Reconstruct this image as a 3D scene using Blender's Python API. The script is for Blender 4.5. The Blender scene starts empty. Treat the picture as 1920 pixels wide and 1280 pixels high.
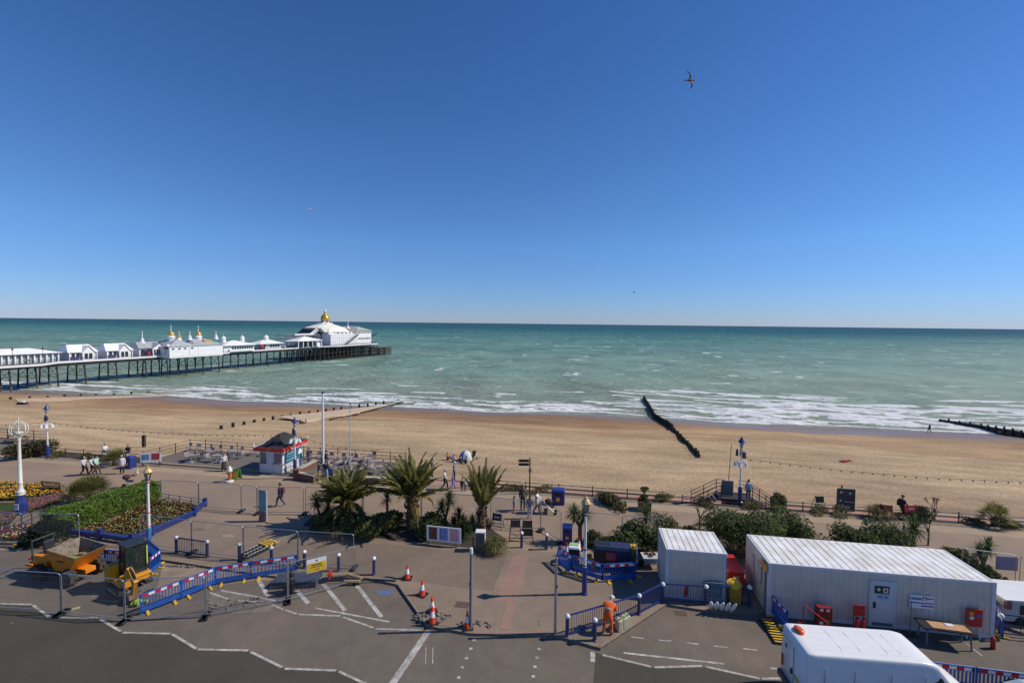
import bpy, bmesh, math, random
import numpy as np
from mathutils import Vector, Matrix
R = math.radians
random.seed(7); np.random.seed(7)
SC = bpy.context.scene
COL = SC.collection

# ---------------------------------------------------------------- camera, sky, sun
FPX, CAMH = 850.0, 14.0                       # focal length in photo pixels (1920 wide), eye height in metres
PITCH, ROLL = math.atan(33.8 / FPX), math.atan(0.0112)
_F = Vector((0, math.cos(PITCH), -math.sin(PITCH))); _U0 = Vector((0, math.sin(PITCH), math.cos(PITCH))); _R0 = Vector((1, 0, 0))
_R = _R0 * math.cos(ROLL) + _U0 * math.sin(ROLL)
_U = -_R0 * math.sin(ROLL) + _U0 * math.cos(ROLL)
EYE = Vector((0, 0, CAMH))
cd = bpy.data.cameras.new('camera'); cam = bpy.data.objects.new('camera', cd); COL.objects.link(cam)
cd.sensor_width = 36; cd.lens = 36 * FPX / 1920; cd.clip_start = 0.3; cd.clip_end = 200000
M3 = Matrix((_R, _U, -_F)).transposed()
cam.matrix_world = Matrix.Translation(EYE) @ M3.to_4x4()
SC.camera = cam

SUN_EL, SUN_AZ = R(43), R(3.5)                # azimuth measured from +X (along the shore) towards the sea
w = bpy.data.worlds.new('World'); SC.world = w; w.use_nodes = True
nt = w.node_tree; bg = nt.nodes['Background']
sky = nt.nodes.new('ShaderNodeTexSky'); sky.sky_type = 'NISHITA'; sky.sun_disc = False
sky.sun_elevation = SUN_EL; sky.sun_rotation = R(90) - SUN_AZ
sky.altitude = 10; sky.air_density = 0.8; sky.dust_density = 0.0; sky.ozone_density = 4.5
# clear sea air: deeper blue overhead, a pale band of haze above the horizon
_tc = nt.nodes.new('ShaderNodeTexCoord'); _sx = nt.nodes.new('ShaderNodeSeparateXYZ'); nt.links.new(_tc.outputs['Generated'], _sx.inputs[0])
_mx = nt.nodes.new('ShaderNodeValToRGB'); nt.links.new(_sx.outputs['Z'], _mx.inputs[0]); _e = _mx.color_ramp.elements
_e[0].position = 0.0; _e[0].color = (0.70 * .5, 0.80 * .5, 1.20 * .5, 1); _e[1].position = 0.55; _e[1].color = (0.70 * .5, 1.16 * .5, 1.68 * .5, 1)
for _p, _c in ((0.05, (0.78, 0.98, 1.36)), (0.16, (0.88, 1.24, 1.60)), (0.30, (0.82, 1.24, 1.66))):
    _q = _e.new(_p); _q.color = (_c[0] * .5, _c[1] * .5, _c[2] * .5, 1)
_mu = nt.nodes.new('ShaderNodeVectorMath'); _mu.operation = 'MULTIPLY'; nt.links.new(sky.outputs[0], _mu.inputs[0]); nt.links.new(_mx.outputs[0], _mu.inputs[1])
nt.links.new(_mu.outputs[0], bg.inputs[0]); bg.inputs[1].default_value = 0.15
sl = bpy.data.lights.new('sun', 'SUN'); sl.energy = 3.95; sl.angle = R(0.5); sl.color = (1, 0.925, 0.80)
so = bpy.data.objects.new('sun', sl); COL.objects.link(so)
sd = Vector((math.cos(SUN_EL) * math.cos(SUN_AZ), math.cos(SUN_EL) * math.sin(SUN_AZ), math.sin(SUN_EL)))
so.rotation_euler = sd.to_track_quat('Z', 'Y').to_euler(); so.location = (60, 0, 60)
vs = SC.view_settings; vs.view_transform = 'Standard'; vs.look = 'None'; vs.gamma = 1; vs.exposure = 0.0
SC.cycles.max_bounces = 5; SC.cycles.diffuse_bounces = 2; SC.cycles.glossy_bounces = 2; SC.cycles.transmission_bounces = 3
SC.cycles.transparent_max_bounces = 6; SC.cycles.use_denoising = True; SC.cycles.caustics_reflective = False; SC.cycles.caustics_refractive = False

# ---------------------------------------------------------------- surveying helpers
def ray(px, py):
    return _R * ((px - 960) / FPX) - _U * ((py - 640) / FPX) + _F
def G(px, py, z=0.0):
    """the point of the level z that the surveyed direction (px, py) meets"""
    d = ray(px, py); k = (z - CAMH) / d.z
    return EYE + d * k
def proj(P):
    d = Vector(P) - EYE; k = FPX / d.dot(_F)
    return 960 + d.dot(_R) * k, 640 - d.dot(_U) * k
def HZ(P, py):
    lo, hi = -20.0, 60.0
    for _ in range(40):
        m = (lo + hi) / 2
        if proj((P[0], P[1], m))[1] > py: lo = m
        else: hi = m
    return lo
AS = math.atan(0.17)                          # the shore runs turned by this angle
ES = Vector((math.sin(AS), math.cos(AS), 0)); ET = Vector((math.cos(AS), -math.sin(AS), 0))
def ST(t, s, z=0.0):
    return ET * t + ES * s + Vector((0, 0, z))
def st(P):
    return P[0] * ET.x + P[1] * ET.y, P[0] * ES.x + P[1] * ES.y
SEA = -7.0
def beach_z(s):
    return -1.35 - (s - 41.5) * 5.7 / 63.5

# ---------------------------------------------------------------- materials
MATS = {}
def nd(nt, typ, **kw):
    n = nt.nodes.new(typ)
    for k, v in kw.items():
        if k == 'ins':
            for a, b in v.items(): n.inputs[a].default_value = b
        else: setattr(n, k, v)
    return n
def mat(name, col, rough=0.6, metal=0.0, var=0.1, scale=4.0, bump=0.0, bscale=30.0, spec=0.5, tint=None, trans=0.0, alpha=1.0):
    if name in MATS: return MATS[name]
    m = bpy.data.materials.new(name); m.use_nodes = True; MATS[name] = m
    t = m.node_tree; p = t.nodes['Principled BSDF']; L = t.links.new
    p.inputs['Roughness'].default_value = rough; p.inputs['Metallic'].default_value = metal
    p.inputs['Specular IOR Level'].default_value = spec
    c = (*col, 1)
    if var > 0:
        tc = nd(t, 'ShaderNodeTexCoord'); n = nd(t, 'ShaderNodeTexNoise', ins={'Scale': scale, 'Detail': 5.0, 'Roughness': 0.65})
        L(tc.outputs['Object'], n.inputs['Vector'])
        mx = nd(t, 'ShaderNodeMix', data_type='RGBA')
        lo = tint or tuple(x * (1 - 1.6 * var) for x in col); hi = tuple(min(1, x * (1 + 1.6 * var)) for x in col)
        mx.inputs['A'].default_value = (*lo, 1); mx.inputs['B'].default_value = (*hi, 1)
        rp = nd(t, 'ShaderNodeMapRange', ins={'From Min': 0.3, 'From Max': 0.7}); L(n.outputs['Fac'], rp.inputs[0]); L(rp.outputs[0], mx.inputs['Factor'])
        L(mx.outputs['Result'], p.inputs['Base Color'])
    else: p.inputs['Base Color'].default_value = c
    if bump > 0:
        tc2 = nd(t, 'ShaderNodeTexCoord'); n2 = nd(t, 'ShaderNodeTexNoise', ins={'Scale': bscale, 'Detail': 4.0}); b = nd(t, 'ShaderNodeBump', ins={'Strength': bump, 'Distance': 0.02})
        L(tc2.outputs['Object'], n2.inputs['Vector']); L(n2.outputs['Fac'], b.inputs['Height']); L(b.outputs[0], p.inputs['Normal'])
    if trans > 0:
        o = t.nodes['Material Output']; tr = nd(t, 'ShaderNodeBsdfTranslucent'); mx2 = nd(t, 'ShaderNodeMixShader', ins={0: trans})
        if var > 0: L(mx.outputs['Result'], tr.inputs[0])
        else: tr.inputs[0].default_value = c
        L(p.outputs[0], mx2.inputs[1]); L(tr.outputs[0], mx2.inputs[2]); L(mx2.outputs[0], o.inputs[0])
    return m
def leafmat(name, col, var=0.35, scale=1.5):
    return mat(name, col, 0.55, var=var, scale=scale, trans=0.42, spec=0.25)
WHITE = mat('white_paint', (0.76, 0.75, 0.73), 0.45, var=0.04)
CREAM = mat('cream_paint', (0.74, 0.70, 0.60), 0.45, var=0.05)
BLUE = mat('royal_blue_paint', (0.024, 0.042, 0.19), 0.4, var=0.15)
SLATE = mat('slate_navy_paint', (0.035, 0.043, 0.115), 0.45, var=0.15)
NAVY = mat('navy_paint', (0.03, 0.035, 0.09), 0.45, var=0.15)
BLUEP = mat('blue_plastic', (0.014, 0.095, 0.40), 0.4, var=0.2)
RED = mat('red_paint', (0.55, 0.03, 0.025), 0.4, var=0.08)
REDREF = mat('red_reflective', (0.55, 0.02, 0.03), 0.35, var=0.05)
WREF = mat('white_reflective', (0.8, 0.8, 0.8), 0.35, var=0.03)
BLACK = mat('black_paint', (0.02, 0.02, 0.022), 0.45, var=0.1)
TYRE = mat('dusty_tyre', (0.055, 0.045, 0.036), 0.9, var=0.35, bump=0.4)
RUBBER = mat('black_rubber', (0.02, 0.019, 0.018), 0.85, var=0.25, bump=0.3)
STEEL = mat('galvanised_steel', (0.42, 0.43, 0.44), 0.42, 0.7, var=0.12, scale=9)
GREY = mat('grey_paint', (0.2, 0.21, 0.22), 0.5, var=0.08)
YELLOW = mat('yellow_plastic', (0.72, 0.45, 0.03), 0.5, var=0.1)
ORANGE = mat('orange_paint', (0.72, 0.24, 0.015), 0.42, var=0.12, scale=3)
ORANGEC = mat('orange_cone_plastic', (0.75, 0.06, 0.015), 0.45, var=0.06)
GOLD = mat('gold_leaf', (0.75, 0.42, 0.07), 0.32, 0.55, var=0.1)
GLASS = mat('dark_glass', (0.02, 0.025, 0.03), 0.08, var=0.0, spec=0.8)
LGLASS = mat('lantern_glass', (0.35, 0.36, 0.34), 0.12, var=0.1)
WOOD = mat('timber', (0.19, 0.12, 0.07), 0.75, var=0.25, scale=6)
DWOOD = mat('dark_wet_timber', (0.035, 0.028, 0.022), 0.7, var=0.3, scale=3, bump=0.4)
BRICK = mat('brown_brick', (0.26, 0.15, 0.09), 0.85, var=0.25, scale=8, bump=0.4)
STONE = mat('pale_stone', (0.46, 0.41, 0.32), 0.85, var=0.12, bump=0.3)
CONC = mat('concrete', (0.34, 0.31, 0.27), 0.9, var=0.15, bump=0.3)
EARTH = mat('dark_soil', (0.05, 0.037, 0.026), 0.95, var=0.3, bump=0.6)

# ---------------------------------------------------------------- mesh builder
class MB:
    def __init__(s): s.v = []; s.f = []; s.m = []
    def add(s, vs, fs, mi=0):
        o = len(s.v); s.v.extend([tuple(v) for v in vs]); s.f.extend([tuple(i + o for i in f) for f in fs]); s.m.extend([mi] * len(fs)); return s
    def box(s, c, d, rz=0.0, mi=0, top=None, ry=0.0, rx=0.0):
        """box centred at c with size d; top = (sx, sy) scale of the upper face"""
        hx, hy, hz = d[0] / 2, d[1] / 2, d[2] / 2; tx, ty = top or (1, 1)
        vs = [(-hx, -hy, -hz), (hx, -hy, -hz), (hx, hy, -hz), (-hx, hy, -hz), (-hx * tx, -hy * ty, hz), (hx * tx, -hy * ty, hz), (hx * tx, hy * ty, hz), (-hx * tx, hy * ty, hz)]
        if rz or ry or rx:
            Mx = Matrix.Rotation(rz, 3, 'Z') @ Matrix.Rotation(ry, 3, 'Y') @ Matrix.Rotation(rx, 3, 'X'); vs = [Mx @ Vector(v) for v in vs]
        vs = [(v[0] + c[0], v[1] + c[1], v[2] + c[2]) for v in vs]
        return s.add(vs, [(0, 3, 2, 1), (4, 5, 6, 7), (0, 1, 5, 4), (1, 2, 6, 5), (2, 3, 7, 6), (3, 0, 4, 7)], mi)
    def bar(s, a, b, w_=0.05, h_=None, mi=0):
        a = Vector(a); b = Vector(b); d = b - a; h_ = h_ or w_
        if d.length < 1e-6: return s
        d.normalize(); up = Vector((0, 0, 1)) if abs(d.z) < 0.99 else Vector((0, 1, 0))
        x = d.cross(up).normalized() * (w_ / 2); y = x.normalized().cross(d) * (h_ / 2)
        vs = [a - x - y, a + x - y, a + x + y, a - x + y, b - x - y, b + x - y, b + x + y, b - x + y]
        return s.add(vs, [(0, 1, 2, 3), (7, 6, 5, 4), (0, 4, 5, 1), (1, 5, 6, 2), (2, 6, 7, 3), (3, 7, 4, 0)], mi)
    def tube(s, pts, r, n=8, mi=0, cap=True):
        pts = [Vector(p) for p in pts]; N = len(pts); rs = r if isinstance(r, (list, tuple)) else [r] * N
        vs = []; ref = None
        for i, p in enumerate(pts):
            d = (pts[min(i + 1, N - 1)] - pts[max(i - 1, 0)])
            d = d.normalized() if d.length > 1e-9 else Vector((0, 0, 1))
            if ref is None:
                ref = Vector((1, 0, 0)) if abs(d.x) < 0.9 else Vector((0, 1, 0))
            x = (ref - d * ref.dot(d)).normalized(); ref = x; y = d.cross(x)
            for k in range(n):
                a = 2 * math.pi * k / n; vs.append(p + (x * math.cos(a) + y * math.sin(a)) * rs[i])
        fs = [(i * n + k, i * n + (k + 1) % n, (i + 1) * n + (k + 1) % n, (i + 1) * n + k) for i in range(N - 1) for k in range(n)]
        if cap: fs += [tuple(range(n - 1, -1, -1)), tuple((N - 1) * n + k for k in range(n))]
        return s.add(vs, fs, mi)
    def lathe(s, prof, n=12, o=(0, 0, 0), mi=0, ph=0.0):
        vs = []
        for r_, z in prof:
            for k in range(n):
                a = 2 * math.pi * k / n + ph; vs.append((o[0] + r_ * math.cos(a), o[1] + r_ * math.sin(a), o[2] + z))
        N = len(prof)
        fs = [(i * n + k, i * n + (k + 1) % n, (i + 1) * n + (k + 1) % n, (i + 1) * n + k) for i in range(N - 1) for k in range(n)]
        fs += [tuple(range(n - 1, -1, -1)), tuple((N - 1) * n + k for k in range(n))]
        return s.add(vs, fs, mi)
    def ball(s, c, r, n=10, m=7, mi=0):
        if not isinstance(r, (list, tuple)): r = (r, r, r)
        vs = [(c[0], c[1], c[2] - r[2])]
        for j in range(1, m):
            b = -math.pi / 2 + math.pi * j / m
            for k in range(n):
                a = 2 * math.pi * k / n; vs.append((c[0] + r[0] * math.cos(b) * math.cos(a), c[1] + r[1] * math.cos(b) * math.sin(a), c[2] + r[2] * math.sin(b)))
        vs.append((c[0], c[1], c[2] + r[2])); T = len(vs) - 1
        fs = [(0, 1 + (k + 1) % n, 1 + k) for k in range(n)]
        for j in range(m - 2):
            for k in range(n):
                a = 1 + j * n + k; b = 1 + j * n + (k + 1) % n; fs.append((a, b, b + n, a + n))
        o = 1 + (m - 2) * n
        fs += [(o + k, o + (k + 1) % n, T) for k in range(n)]
        return s.add(vs, fs, mi)
    def prism(s, poly, z0, z1, mi=0, side=None):
        n = len(poly)
        A = sum(poly[i][0] * poly[(i + 1) % n][1] - poly[(i + 1) % n][0] * poly[i][1] for i in range(n))
        if A < 0: poly = poly[::-1]
        vs = [(p[0], p[1], z0) for p in poly] + [(p[0], p[1], z1) for p in poly]
        s.add(vs, [tuple(range(n - 1, -1, -1)), tuple(range(n, 2 * n))], mi)
        o = len(s.v) - 2 * n
        for i in range(n):
            j = (i + 1) % n; s.f.append((o + i, o + j, o + n + j, o + n + i)); s.m.append(mi if side is None else side)
        return s
    def quad(s, a, b, c, d, mi=0): return s.add([a, b, c, d], [(0, 1, 2, 3)], mi)
    def extr(s, prof, y0, y1, mi=0):
        """profile in the xz plane pushed along y"""
        n = len(prof); vs = [(p[0], y0, p[1]) for p in prof] + [(p[0], y1, p[1]) for p in prof]
        fs = [tuple(range(n)), tuple(range(2 * n - 1, n - 1, -1))] + [(i, n + i, n + (i + 1) % n, (i + 1) % n) for i in range(n)]
        return s.add(vs, fs, mi)
    def mesh(s, name, mats, smooth=False):
        me = bpy.data.meshes.new(name); me.from_pydata(s.v, [], s.f)
        mats = mats if isinstance(mats, (list, tuple)) else [mats]
        for m_ in mats: me.materials.append(m_)
        if len(mats) > 1: me.polygons.foreach_set('material_index', np.array(s.m, dtype=np.int32))
        if smooth: me.polygons.foreach_set('use_smooth', np.ones(len(me.polygons), dtype=bool))
        me.update(); return me
    def build(s, name, mats, parent=None, loc=(0, 0, 0), rz=0.0, smooth=False, bevel=0.0, fix=False):
        me = s.mesh(name, mats, smooth)
        if fix:
            b = bmesh.new(); b.from_mesh(me); bmesh.ops.recalc_face_normals(b, faces=b.faces); b.to_mesh(me); b.free()
        return link(name, me, parent, loc, rz, bevel)
def link(name, me, parent=None, loc=(0, 0, 0), rz=0.0, bevel=0.0):
    o = bpy.data.objects.new(name, me); COL.objects.link(o); o.parent = parent; o.location = loc; o.rotation_euler = (0, 0, rz)
    if bevel:
        md = o.modifiers.new('bevel', 'BEVEL'); md.width = bevel; md.segments = 2; md.limit_method = 'ANGLE'
    return o
def tag(o, label, cat, group=None, kind=None):
    if label: o['label'] = label
    if cat: o['category'] = cat
    if group: o['group'] = group
    if kind: o['kind'] = kind
    return o
def thing(name, label, cat, loc=(0, 0, 0), rz=0.0, group=None):
    o = bpy.data.objects.new(name, None); COL.objects.link(o); o.empty_display_size = 0.2
    o.location = loc; o.rotation_euler = (0, 0, rz)
    return tag(o, label, cat, group)
def copy_thing(root, label, loc, rz=None, group=None):
    r = root.copy(); COL.objects.link(r); r.location = loc
    if rz is not None: r.rotation_euler = (0, 0, rz)
    if label: r['label'] = label
    if group: r['group'] = group
    for ch in root.children:
        c = ch.copy(); COL.objects.link(c); c.parent = r
        for g in ch.children:
            d = g.copy(); COL.objects.link(d); d.parent = c
    return r
def struct(o): o['kind'] = 'structure'; return o
def text(s_, size, m, parent, loc, rot, name='lettering', ext=0.002):
    c = bpy.data.curves.new(name, 'FONT'); c.body = s_; c.size = size; c.extrude = ext; c.align_x = 'CENTER'; c.align_y = 'CENTER'
    c.materials.append(m); c.resolution_u = 2
    o = bpy.data.objects.new(name, c); COL.objects.link(o); bpy.context.view_layer.update()
    me = bpy.data.meshes.new_from_object(o); bpy.data.objects.remove(o); me.name = name
    if not me.materials: me.materials.append(m)
    o = link(name, me, parent, loc); o.rotation_euler = rot
    return o
ORD = ['first', 'second', 'third', 'fourth', 'fifth', 'sixth', 'seventh', 'eighth', 'ninth', 'tenth', 'eleventh', 'twelfth', 'thirteenth', 'fourteenth', 'fifteenth', 'sixteenth', 'seventeenth', 'eighteenth', 'nineteenth', 'twentieth']
# ================================================================ SETTING: sea, beach, promenade, road
def fnoise(x, y, seed=0, octs=4):
    """smooth value noise on numpy arrays"""
    out = 0; amp = 1.0; tot = 0
    for o in range(octs):
        f = 2 ** o; xx = x * f + 17.3 * seed + 31.7 * o; yy = y * f + 9.1 * seed + 57.1 * o
        xi = np.floor(xx); yi = np.floor(yy); u = xx - xi; v_ = yy - yi; u = u * u * (3 - 2 * u); v_ = v_ * v_ * (3 - 2 * v_)
        def h(a, b): q = np.sin(a * 127.1 + b * 311.7) * 43758.5453; return q - np.floor(q)
        n = (h(xi, yi) * (1 - u) + h(xi + 1, yi) * u) * (1 - v_) + (h(xi, yi + 1) * (1 - u) + h(xi + 1, yi + 1) * u) * v_
        out = out + amp * n; tot += amp; amp *= 0.5
    return out / tot
def sstep(a, b, x):
    q = np.clip((x - a) / (b - a), 0, 1); return q * q * (3 - 2 * q)
def grid_obj(name, ts, ss, zf, material, attrs=None):
    T, S_ = np.meshgrid(ts, ss); Z = zf(T, S_)
    X = ET.x * T + ES.x * S_; Y = ET.y * T + ES.y * S_
    co = np.stack([X, Y, Z], -1).reshape(-1, 3); nt_, ns = len(ts), len(ss)
    i = np.arange(ns - 1)[:, None] * nt_ + np.arange(nt_ - 1)[None, :]
    F = np.stack([i, i + 1, i + 1 + nt_, i + nt_], -1).reshape(-1, 4)
    me = bpy.data.meshes.new(name); me.vertices.add(len(co)); me.vertices.foreach_set('co', co.ravel())
    me.loops.add(F.size); me.loops.foreach_set('vertex_index', F.ravel().astype(np.int32))
    me.polygons.add(len(F)); me.polygons.foreach_set('loop_start', np.arange(0, F.size, 4, dtype=np.int32)); me.polygons.foreach_set('use_smooth', np.ones(len(F), dtype=bool))
    me.update(calc_edges=True)
    for k, fn in (attrs or {}).items():
        a = me.attributes.new(k, 'FLOAT', 'POINT'); a.data.foreach_set('value', fn(T, S_).ravel().astype(np.float32))
    me.materials.append(material)
    return struct(link(name, me))
# ---- shoreline: where the swash reaches, metres seaward along s
def shore(t): return 106.0 + 2.2 * (fnoise(t * 0.035, t * 0 + 3, 2, 2) - 0.5) * 2 + 1.2 * np.sin(t * 0.05 + 1) - 3.5 * np.exp(-((t - 33) / 14) ** 2) + 2.5 * np.exp(-((t + 2) / 14) ** 2) - 3 * np.exp(-((t + 22) / 8) ** 2) - 3 * np.exp(-((t + 92) / 14) ** 2)
# breaker lines (t centre, half length, s offset from the shore, strength)
rng = np.random.RandomState(5)
BRK = []
for k in range(70):
    BRK.append((rng.uniform(8, 165), rng.uniform(5, 14), rng.uniform(8, 46), rng.uniform(.7, 1.1), rng.uniform(-.22, .10)))
for k in range(150):
    t0 = rng.uniform(-190, 165); off = rng.choice([3, 6, 9, 13, 18, 24, 31], p=[.2, .2, .18, .16, .12, .08, .06]) + rng.uniform(-1.5, 1.5)
    if t0 < 8 and off > 15 and rng.rand() < .7: continue
    BRK.append((t0, rng.uniform(4, 15), off, rng.uniform(.5, 1), rng.uniform(-.06, .06)))
BRK += [(-47, 7, 24, 1, 0.02), (-24, 4, 27, 1, 0), (-58, 5, 35, .9, .02), (30, 13, 34, 1, -.1), (40, 14, 27, .9, -.2), (55, 16, 21, 1, -.05), (76, 14, 30, 1, .04), (95, 12, 24, 1, 0), (62, 6, 40, .9, 0), (-110, 16, 14, 1, 0), (-100, 14, 8, 1, 0)]
def foamf(T, S_):
    off = S_ - shore(T); f = np.zeros_like(T)
    dens = 0.62 + 0.38 * sstep(-5, 60, T)
    ext = 20 + 26 * sstep(-5, 55, T); band = sstep(-1.0, 1.0, off) * (1 - sstep(.35, 1.0, off / ext)) * dens
    lac = fnoise(T * 0.16, S_ * 0.5, 4, 4); f = np.maximum(f, band * sstep(0.38, 0.72, lac) * 1.0)
    f = np.maximum(f, np.exp(-((off - 0.8 - 1.2 * (fnoise(T * .12, T * 0, 8, 3) - .5)) / 0.5) ** 2) * 0.9)
    f = np.maximum(f, 0.33 * band)
    for (t0, hl, o_, st_, sl_) in BRK:
        c = np.where(np.abs(T[0] - t0) < hl * 1.3)[0]
        if len(c) < 2: continue
        c = slice(c[0], c[-1] + 1); Tc = T[:, c]
        d = off[:, c] - o_ - sl_ * (Tc - t0) - 1.3 * (fnoise(Tc[:1] * .09, Tc[:1] * 0 + t0, 5, 3) - .5) * 2
        e = 1 - sstep(0.55, 1.0, np.abs(Tc - t0) / hl)
        fr = np.exp(-np.clip(d, 0, None) ** 2 / .2) * np.exp(-np.clip(-d, 0, None) / 1.1)
        tr = np.exp(-np.clip(-d, 0, None) / 3.2) * (d < 0) * e * 0.55 * sstep(.3, .75, lac[:, c])
        f[:, c] = np.maximum(f[:, c], np.maximum(np.clip(fr * e * st_ * 1.25, 0, 1), tr * 1.3))
    return f
def seaz(T, S_):
    off = S_ - shore(T)
    z = SEA + 0.10 * (fnoise(T * .12, S_ * .35, 6, 4) - .5) + 0.05 * np.sin(S_ * .9 + 3 * fnoise(T * .04, S_ * .04, 9, 2))
    for (t0, hl, o_, st_, sl_) in BRK:
        c = np.where(np.abs(T[0] - t0) < hl * 1.3)[0]
        if len(c) < 2: continue
        c = slice(c[0], c[-1] + 1); Tc = T[:, c]
        d = off[:, c] - o_ - sl_ * (Tc - t0) - 1.3 * (fnoise(Tc[:1] * .09, Tc[:1] * 0 + t0, 5, 3) - .5) * 2
        e = 1 - sstep(0.5, 1.2, np.abs(Tc - t0) / hl); z[:, c] += 0.32 * st_ * e * np.exp(-(d / np.where(d < 0, 1.5, .7)) ** 2)
    return z * sstep(-8, 3, off) + (1 - sstep(-8, 3, off)) * (SEA - 0.25) + 0
# ---- water material
mw = bpy.data.materials.new('sea_water'); mw.use_nodes = True; t = mw.node_tree; L = t.links.new; p = t.nodes['Principled BSDF']
geo = nd(t, 'ShaderNodeNewGeometry'); dot = nd(t, 'ShaderNodeVectorMath', operation='DOT_PRODUCT'); dot.inputs[1].default_value = ES; L(geo.outputs['Position'], dot.inputs[0])
rot = nd(t, 'ShaderNodeMapping', vector_type='POINT'); rot.inputs['Rotation'].default_value = (0, 0, AS); L(geo.outputs['Position'], rot.inputs['Vector'])
ramp = nd(t, 'ShaderNodeValToRGB'); sc_ = nd(t, 'ShaderNodeMath', operation='LOGARITHM'); sc_.inputs[1].default_value = 10; L(dot.outputs['Value'], sc_.inputs[0])
sh = nd(t, 'ShaderNodeMapRange', ins={'From Min': 2.0, 'From Max': 4.0}); L(sc_.outputs[0], sh.inputs[0])
n0 = nd(t, 'ShaderNodeTexNoise', ins={'Scale': 0.012, 'Detail': 3.0}); st0 = nd(t, 'ShaderNodeMapping', ins={'Scale': (0.35, 1.6, 1)}); L(rot.outputs[0], st0.inputs[0]); L(st0.outputs[0], n0.inputs['Vector'])
ad = nd(t, 'ShaderNodeMath', operation='MULTIPLY_ADD', ins={1: 0.35, 2: -0.175}); L(n0.outputs['Fac'], ad.inputs[0])
ad2 = nd(t, 'ShaderNodeMath', operation='ADD'); L(sh.outputs[0], ad2.inputs[0]); L(ad.outputs[0], ad2.inputs[1]); L(ad2.outputs[0], ramp.inputs[0])
er = ramp.color_ramp.elements; er[0].position = 0.0; er[0].color = (0.314, 0.363, 0.274, 1); er[1].position = 1.0; er[1].color = (0.023, 0.090, 0.133, 1)
for pos, c in ((0.07, (0.280, 0.370, 0.271, 1)), (0.18, (0.223, 0.351, 0.274, 1)), (0.34, (0.142, 0.290, 0.243, 1)), (0.50, (0.063, 0.199, 0.189, 1)), (0.62, (0.024, 0.115, 0.133, 1))):
    e = er.new(pos); e.color = c
vn = nd(t, 'ShaderNodeTexNoise', ins={'Scale': 0.09, 'Detail': 7.0, 'Roughness': 0.68}); vm = nd(t, 'ShaderNodeMapping', ins={'Scale': (0.55, 0.4, 1)}); L(rot.outputs[0], vm.inputs[0]); L(vm.outputs[0], vn.inputs['Vector'])
vr = nd(t, 'ShaderNodeMapRange', ins={'From Min': 0.3, 'From Max': 0.7, 'To Min': 0.66, 'To Max': 1.28}); L(vn.outputs['Fac'], vr.inputs[0]); vsn = nd(t, 'ShaderNodeVectorMath', operation='SCALE'); L(ramp.outputs[0], vsn.inputs[0]); L(vr.outputs[0], vsn.inputs['Scale'])
# foam: vertex mask broken up by lacy noise, and scattered whitecaps farther out
at = nd(t, 'ShaderNodeAttribute', attribute_name='foam')
ln = nd(t, 'ShaderNodeTexNoise', ins={'Scale': 1.1, 'Detail': 6.0, 'Roughness': 0.7}); mp = nd(t, 'ShaderNodeMapping', ins={'Scale': (0.6, 1.5, 1)}); L(rot.outputs[0], mp.inputs[0]); L(mp.outputs[0], ln.inputs['Vector'])
thr = nd(t, 'ShaderNodeMath', operation='SUBTRACT', ins={0: 0.90}); L(at.outputs['Fac'], thr.inputs[1])
df = nd(t, 'ShaderNodeMath', operation='SUBTRACT'); L(ln.outputs['Fac'], df.inputs[0]); L(thr.outputs[0], df.inputs[1])
fm = nd(t, 'ShaderNodeMapRange', ins={'From Min': 0.0, 'From Max': 0.16}); L(df.outputs[0], fm.inputs[0])
wc = nd(t, 'ShaderNodeTexNoise', ins={'Scale': 0.13, 'Detail': 5.0, 'Roughness': 0.62}); mp2 = nd(t, 'ShaderNodeMapping', ins={'Scale': (0.42, 1.0, 1)}); L(rot.outputs[0], mp2.inputs[0]); L(mp2.outputs[0], wc.inputs['Vector'])
wm = nd(t, 'ShaderNodeMapRange', ins={'From Min': 0.635, 'From Max': 0.70}); L(wc.outputs['Fac'], wm.inputs[0])
wf = nd(t, 'ShaderNodeTexNoise', ins={'Scale': 1.0, 'Detail': 3.0, 'Roughness': 0.55}); mp4 = nd(t, 'ShaderNodeMapping', ins={'Scale': (0.085, 0.028, 1)}); L(rot.outputs[0], mp4.inputs[0]); L(mp4.outputs[0], wf.inputs['Vector'])
wg = nd(t, 'ShaderNodeMapRange', ins={'From Min': 0.672, 'From Max': 0.73, 'To Max': 0.8}); L(wf.outputs['Fac'], wg.inputs[0])
mw_ = nd(t, 'ShaderNodeMath', operation='MAXIMUM'); L(wm.outputs[0], mw_.inputs[0]); L(wg.outputs[0], mw_.inputs[1])
mxf = nd(t, 'ShaderNodeMath', operation='MAXIMUM'); L(fm.outputs[0], mxf.inputs[0]); L(mw_.outputs[0], mxf.inputs[1])
cl = nd(t, 'ShaderNodeMix', data_type='RGBA'); L(mxf.outputs[0], cl.inputs['Factor']); L(vsn.outputs[0], cl.inputs['A']); cl.inputs['B'].default_value = (0.93, 0.93, 0.91, 1)
L(cl.outputs['Result'], p.inputs['Base Color'])
rr = nd(t, 'ShaderNodeMapRange', ins={'To Min': 0.22, 'To Max': 0.8}); L(mxf.outputs[0], rr.inputs[0]); L(rr.outputs[0], p.inputs['Roughness']); p.inputs['IOR'].default_value = 1.33; p.inputs['Specular IOR Level'].default_value = 0.0
b1 = nd(t, 'ShaderNodeTexNoise', ins={'Scale': 0.35, 'Detail': 7.0, 'Roughness': 0.62}); mp3 = nd(t, 'ShaderNodeMapping', ins={'Scale': (0.5, 1.3, 1)}); L(rot.outputs[0], mp3.inputs[0]); L(mp3.outputs[0], b1.inputs['Vector'])
bp = nd(t, 'ShaderNodeBump', ins={'Strength': 1.0, 'Distance': 2.6}); L(b1.outputs['Fac'], bp.inputs['Height']); L(bp.outputs[0], p.inputs['Normal'])
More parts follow.
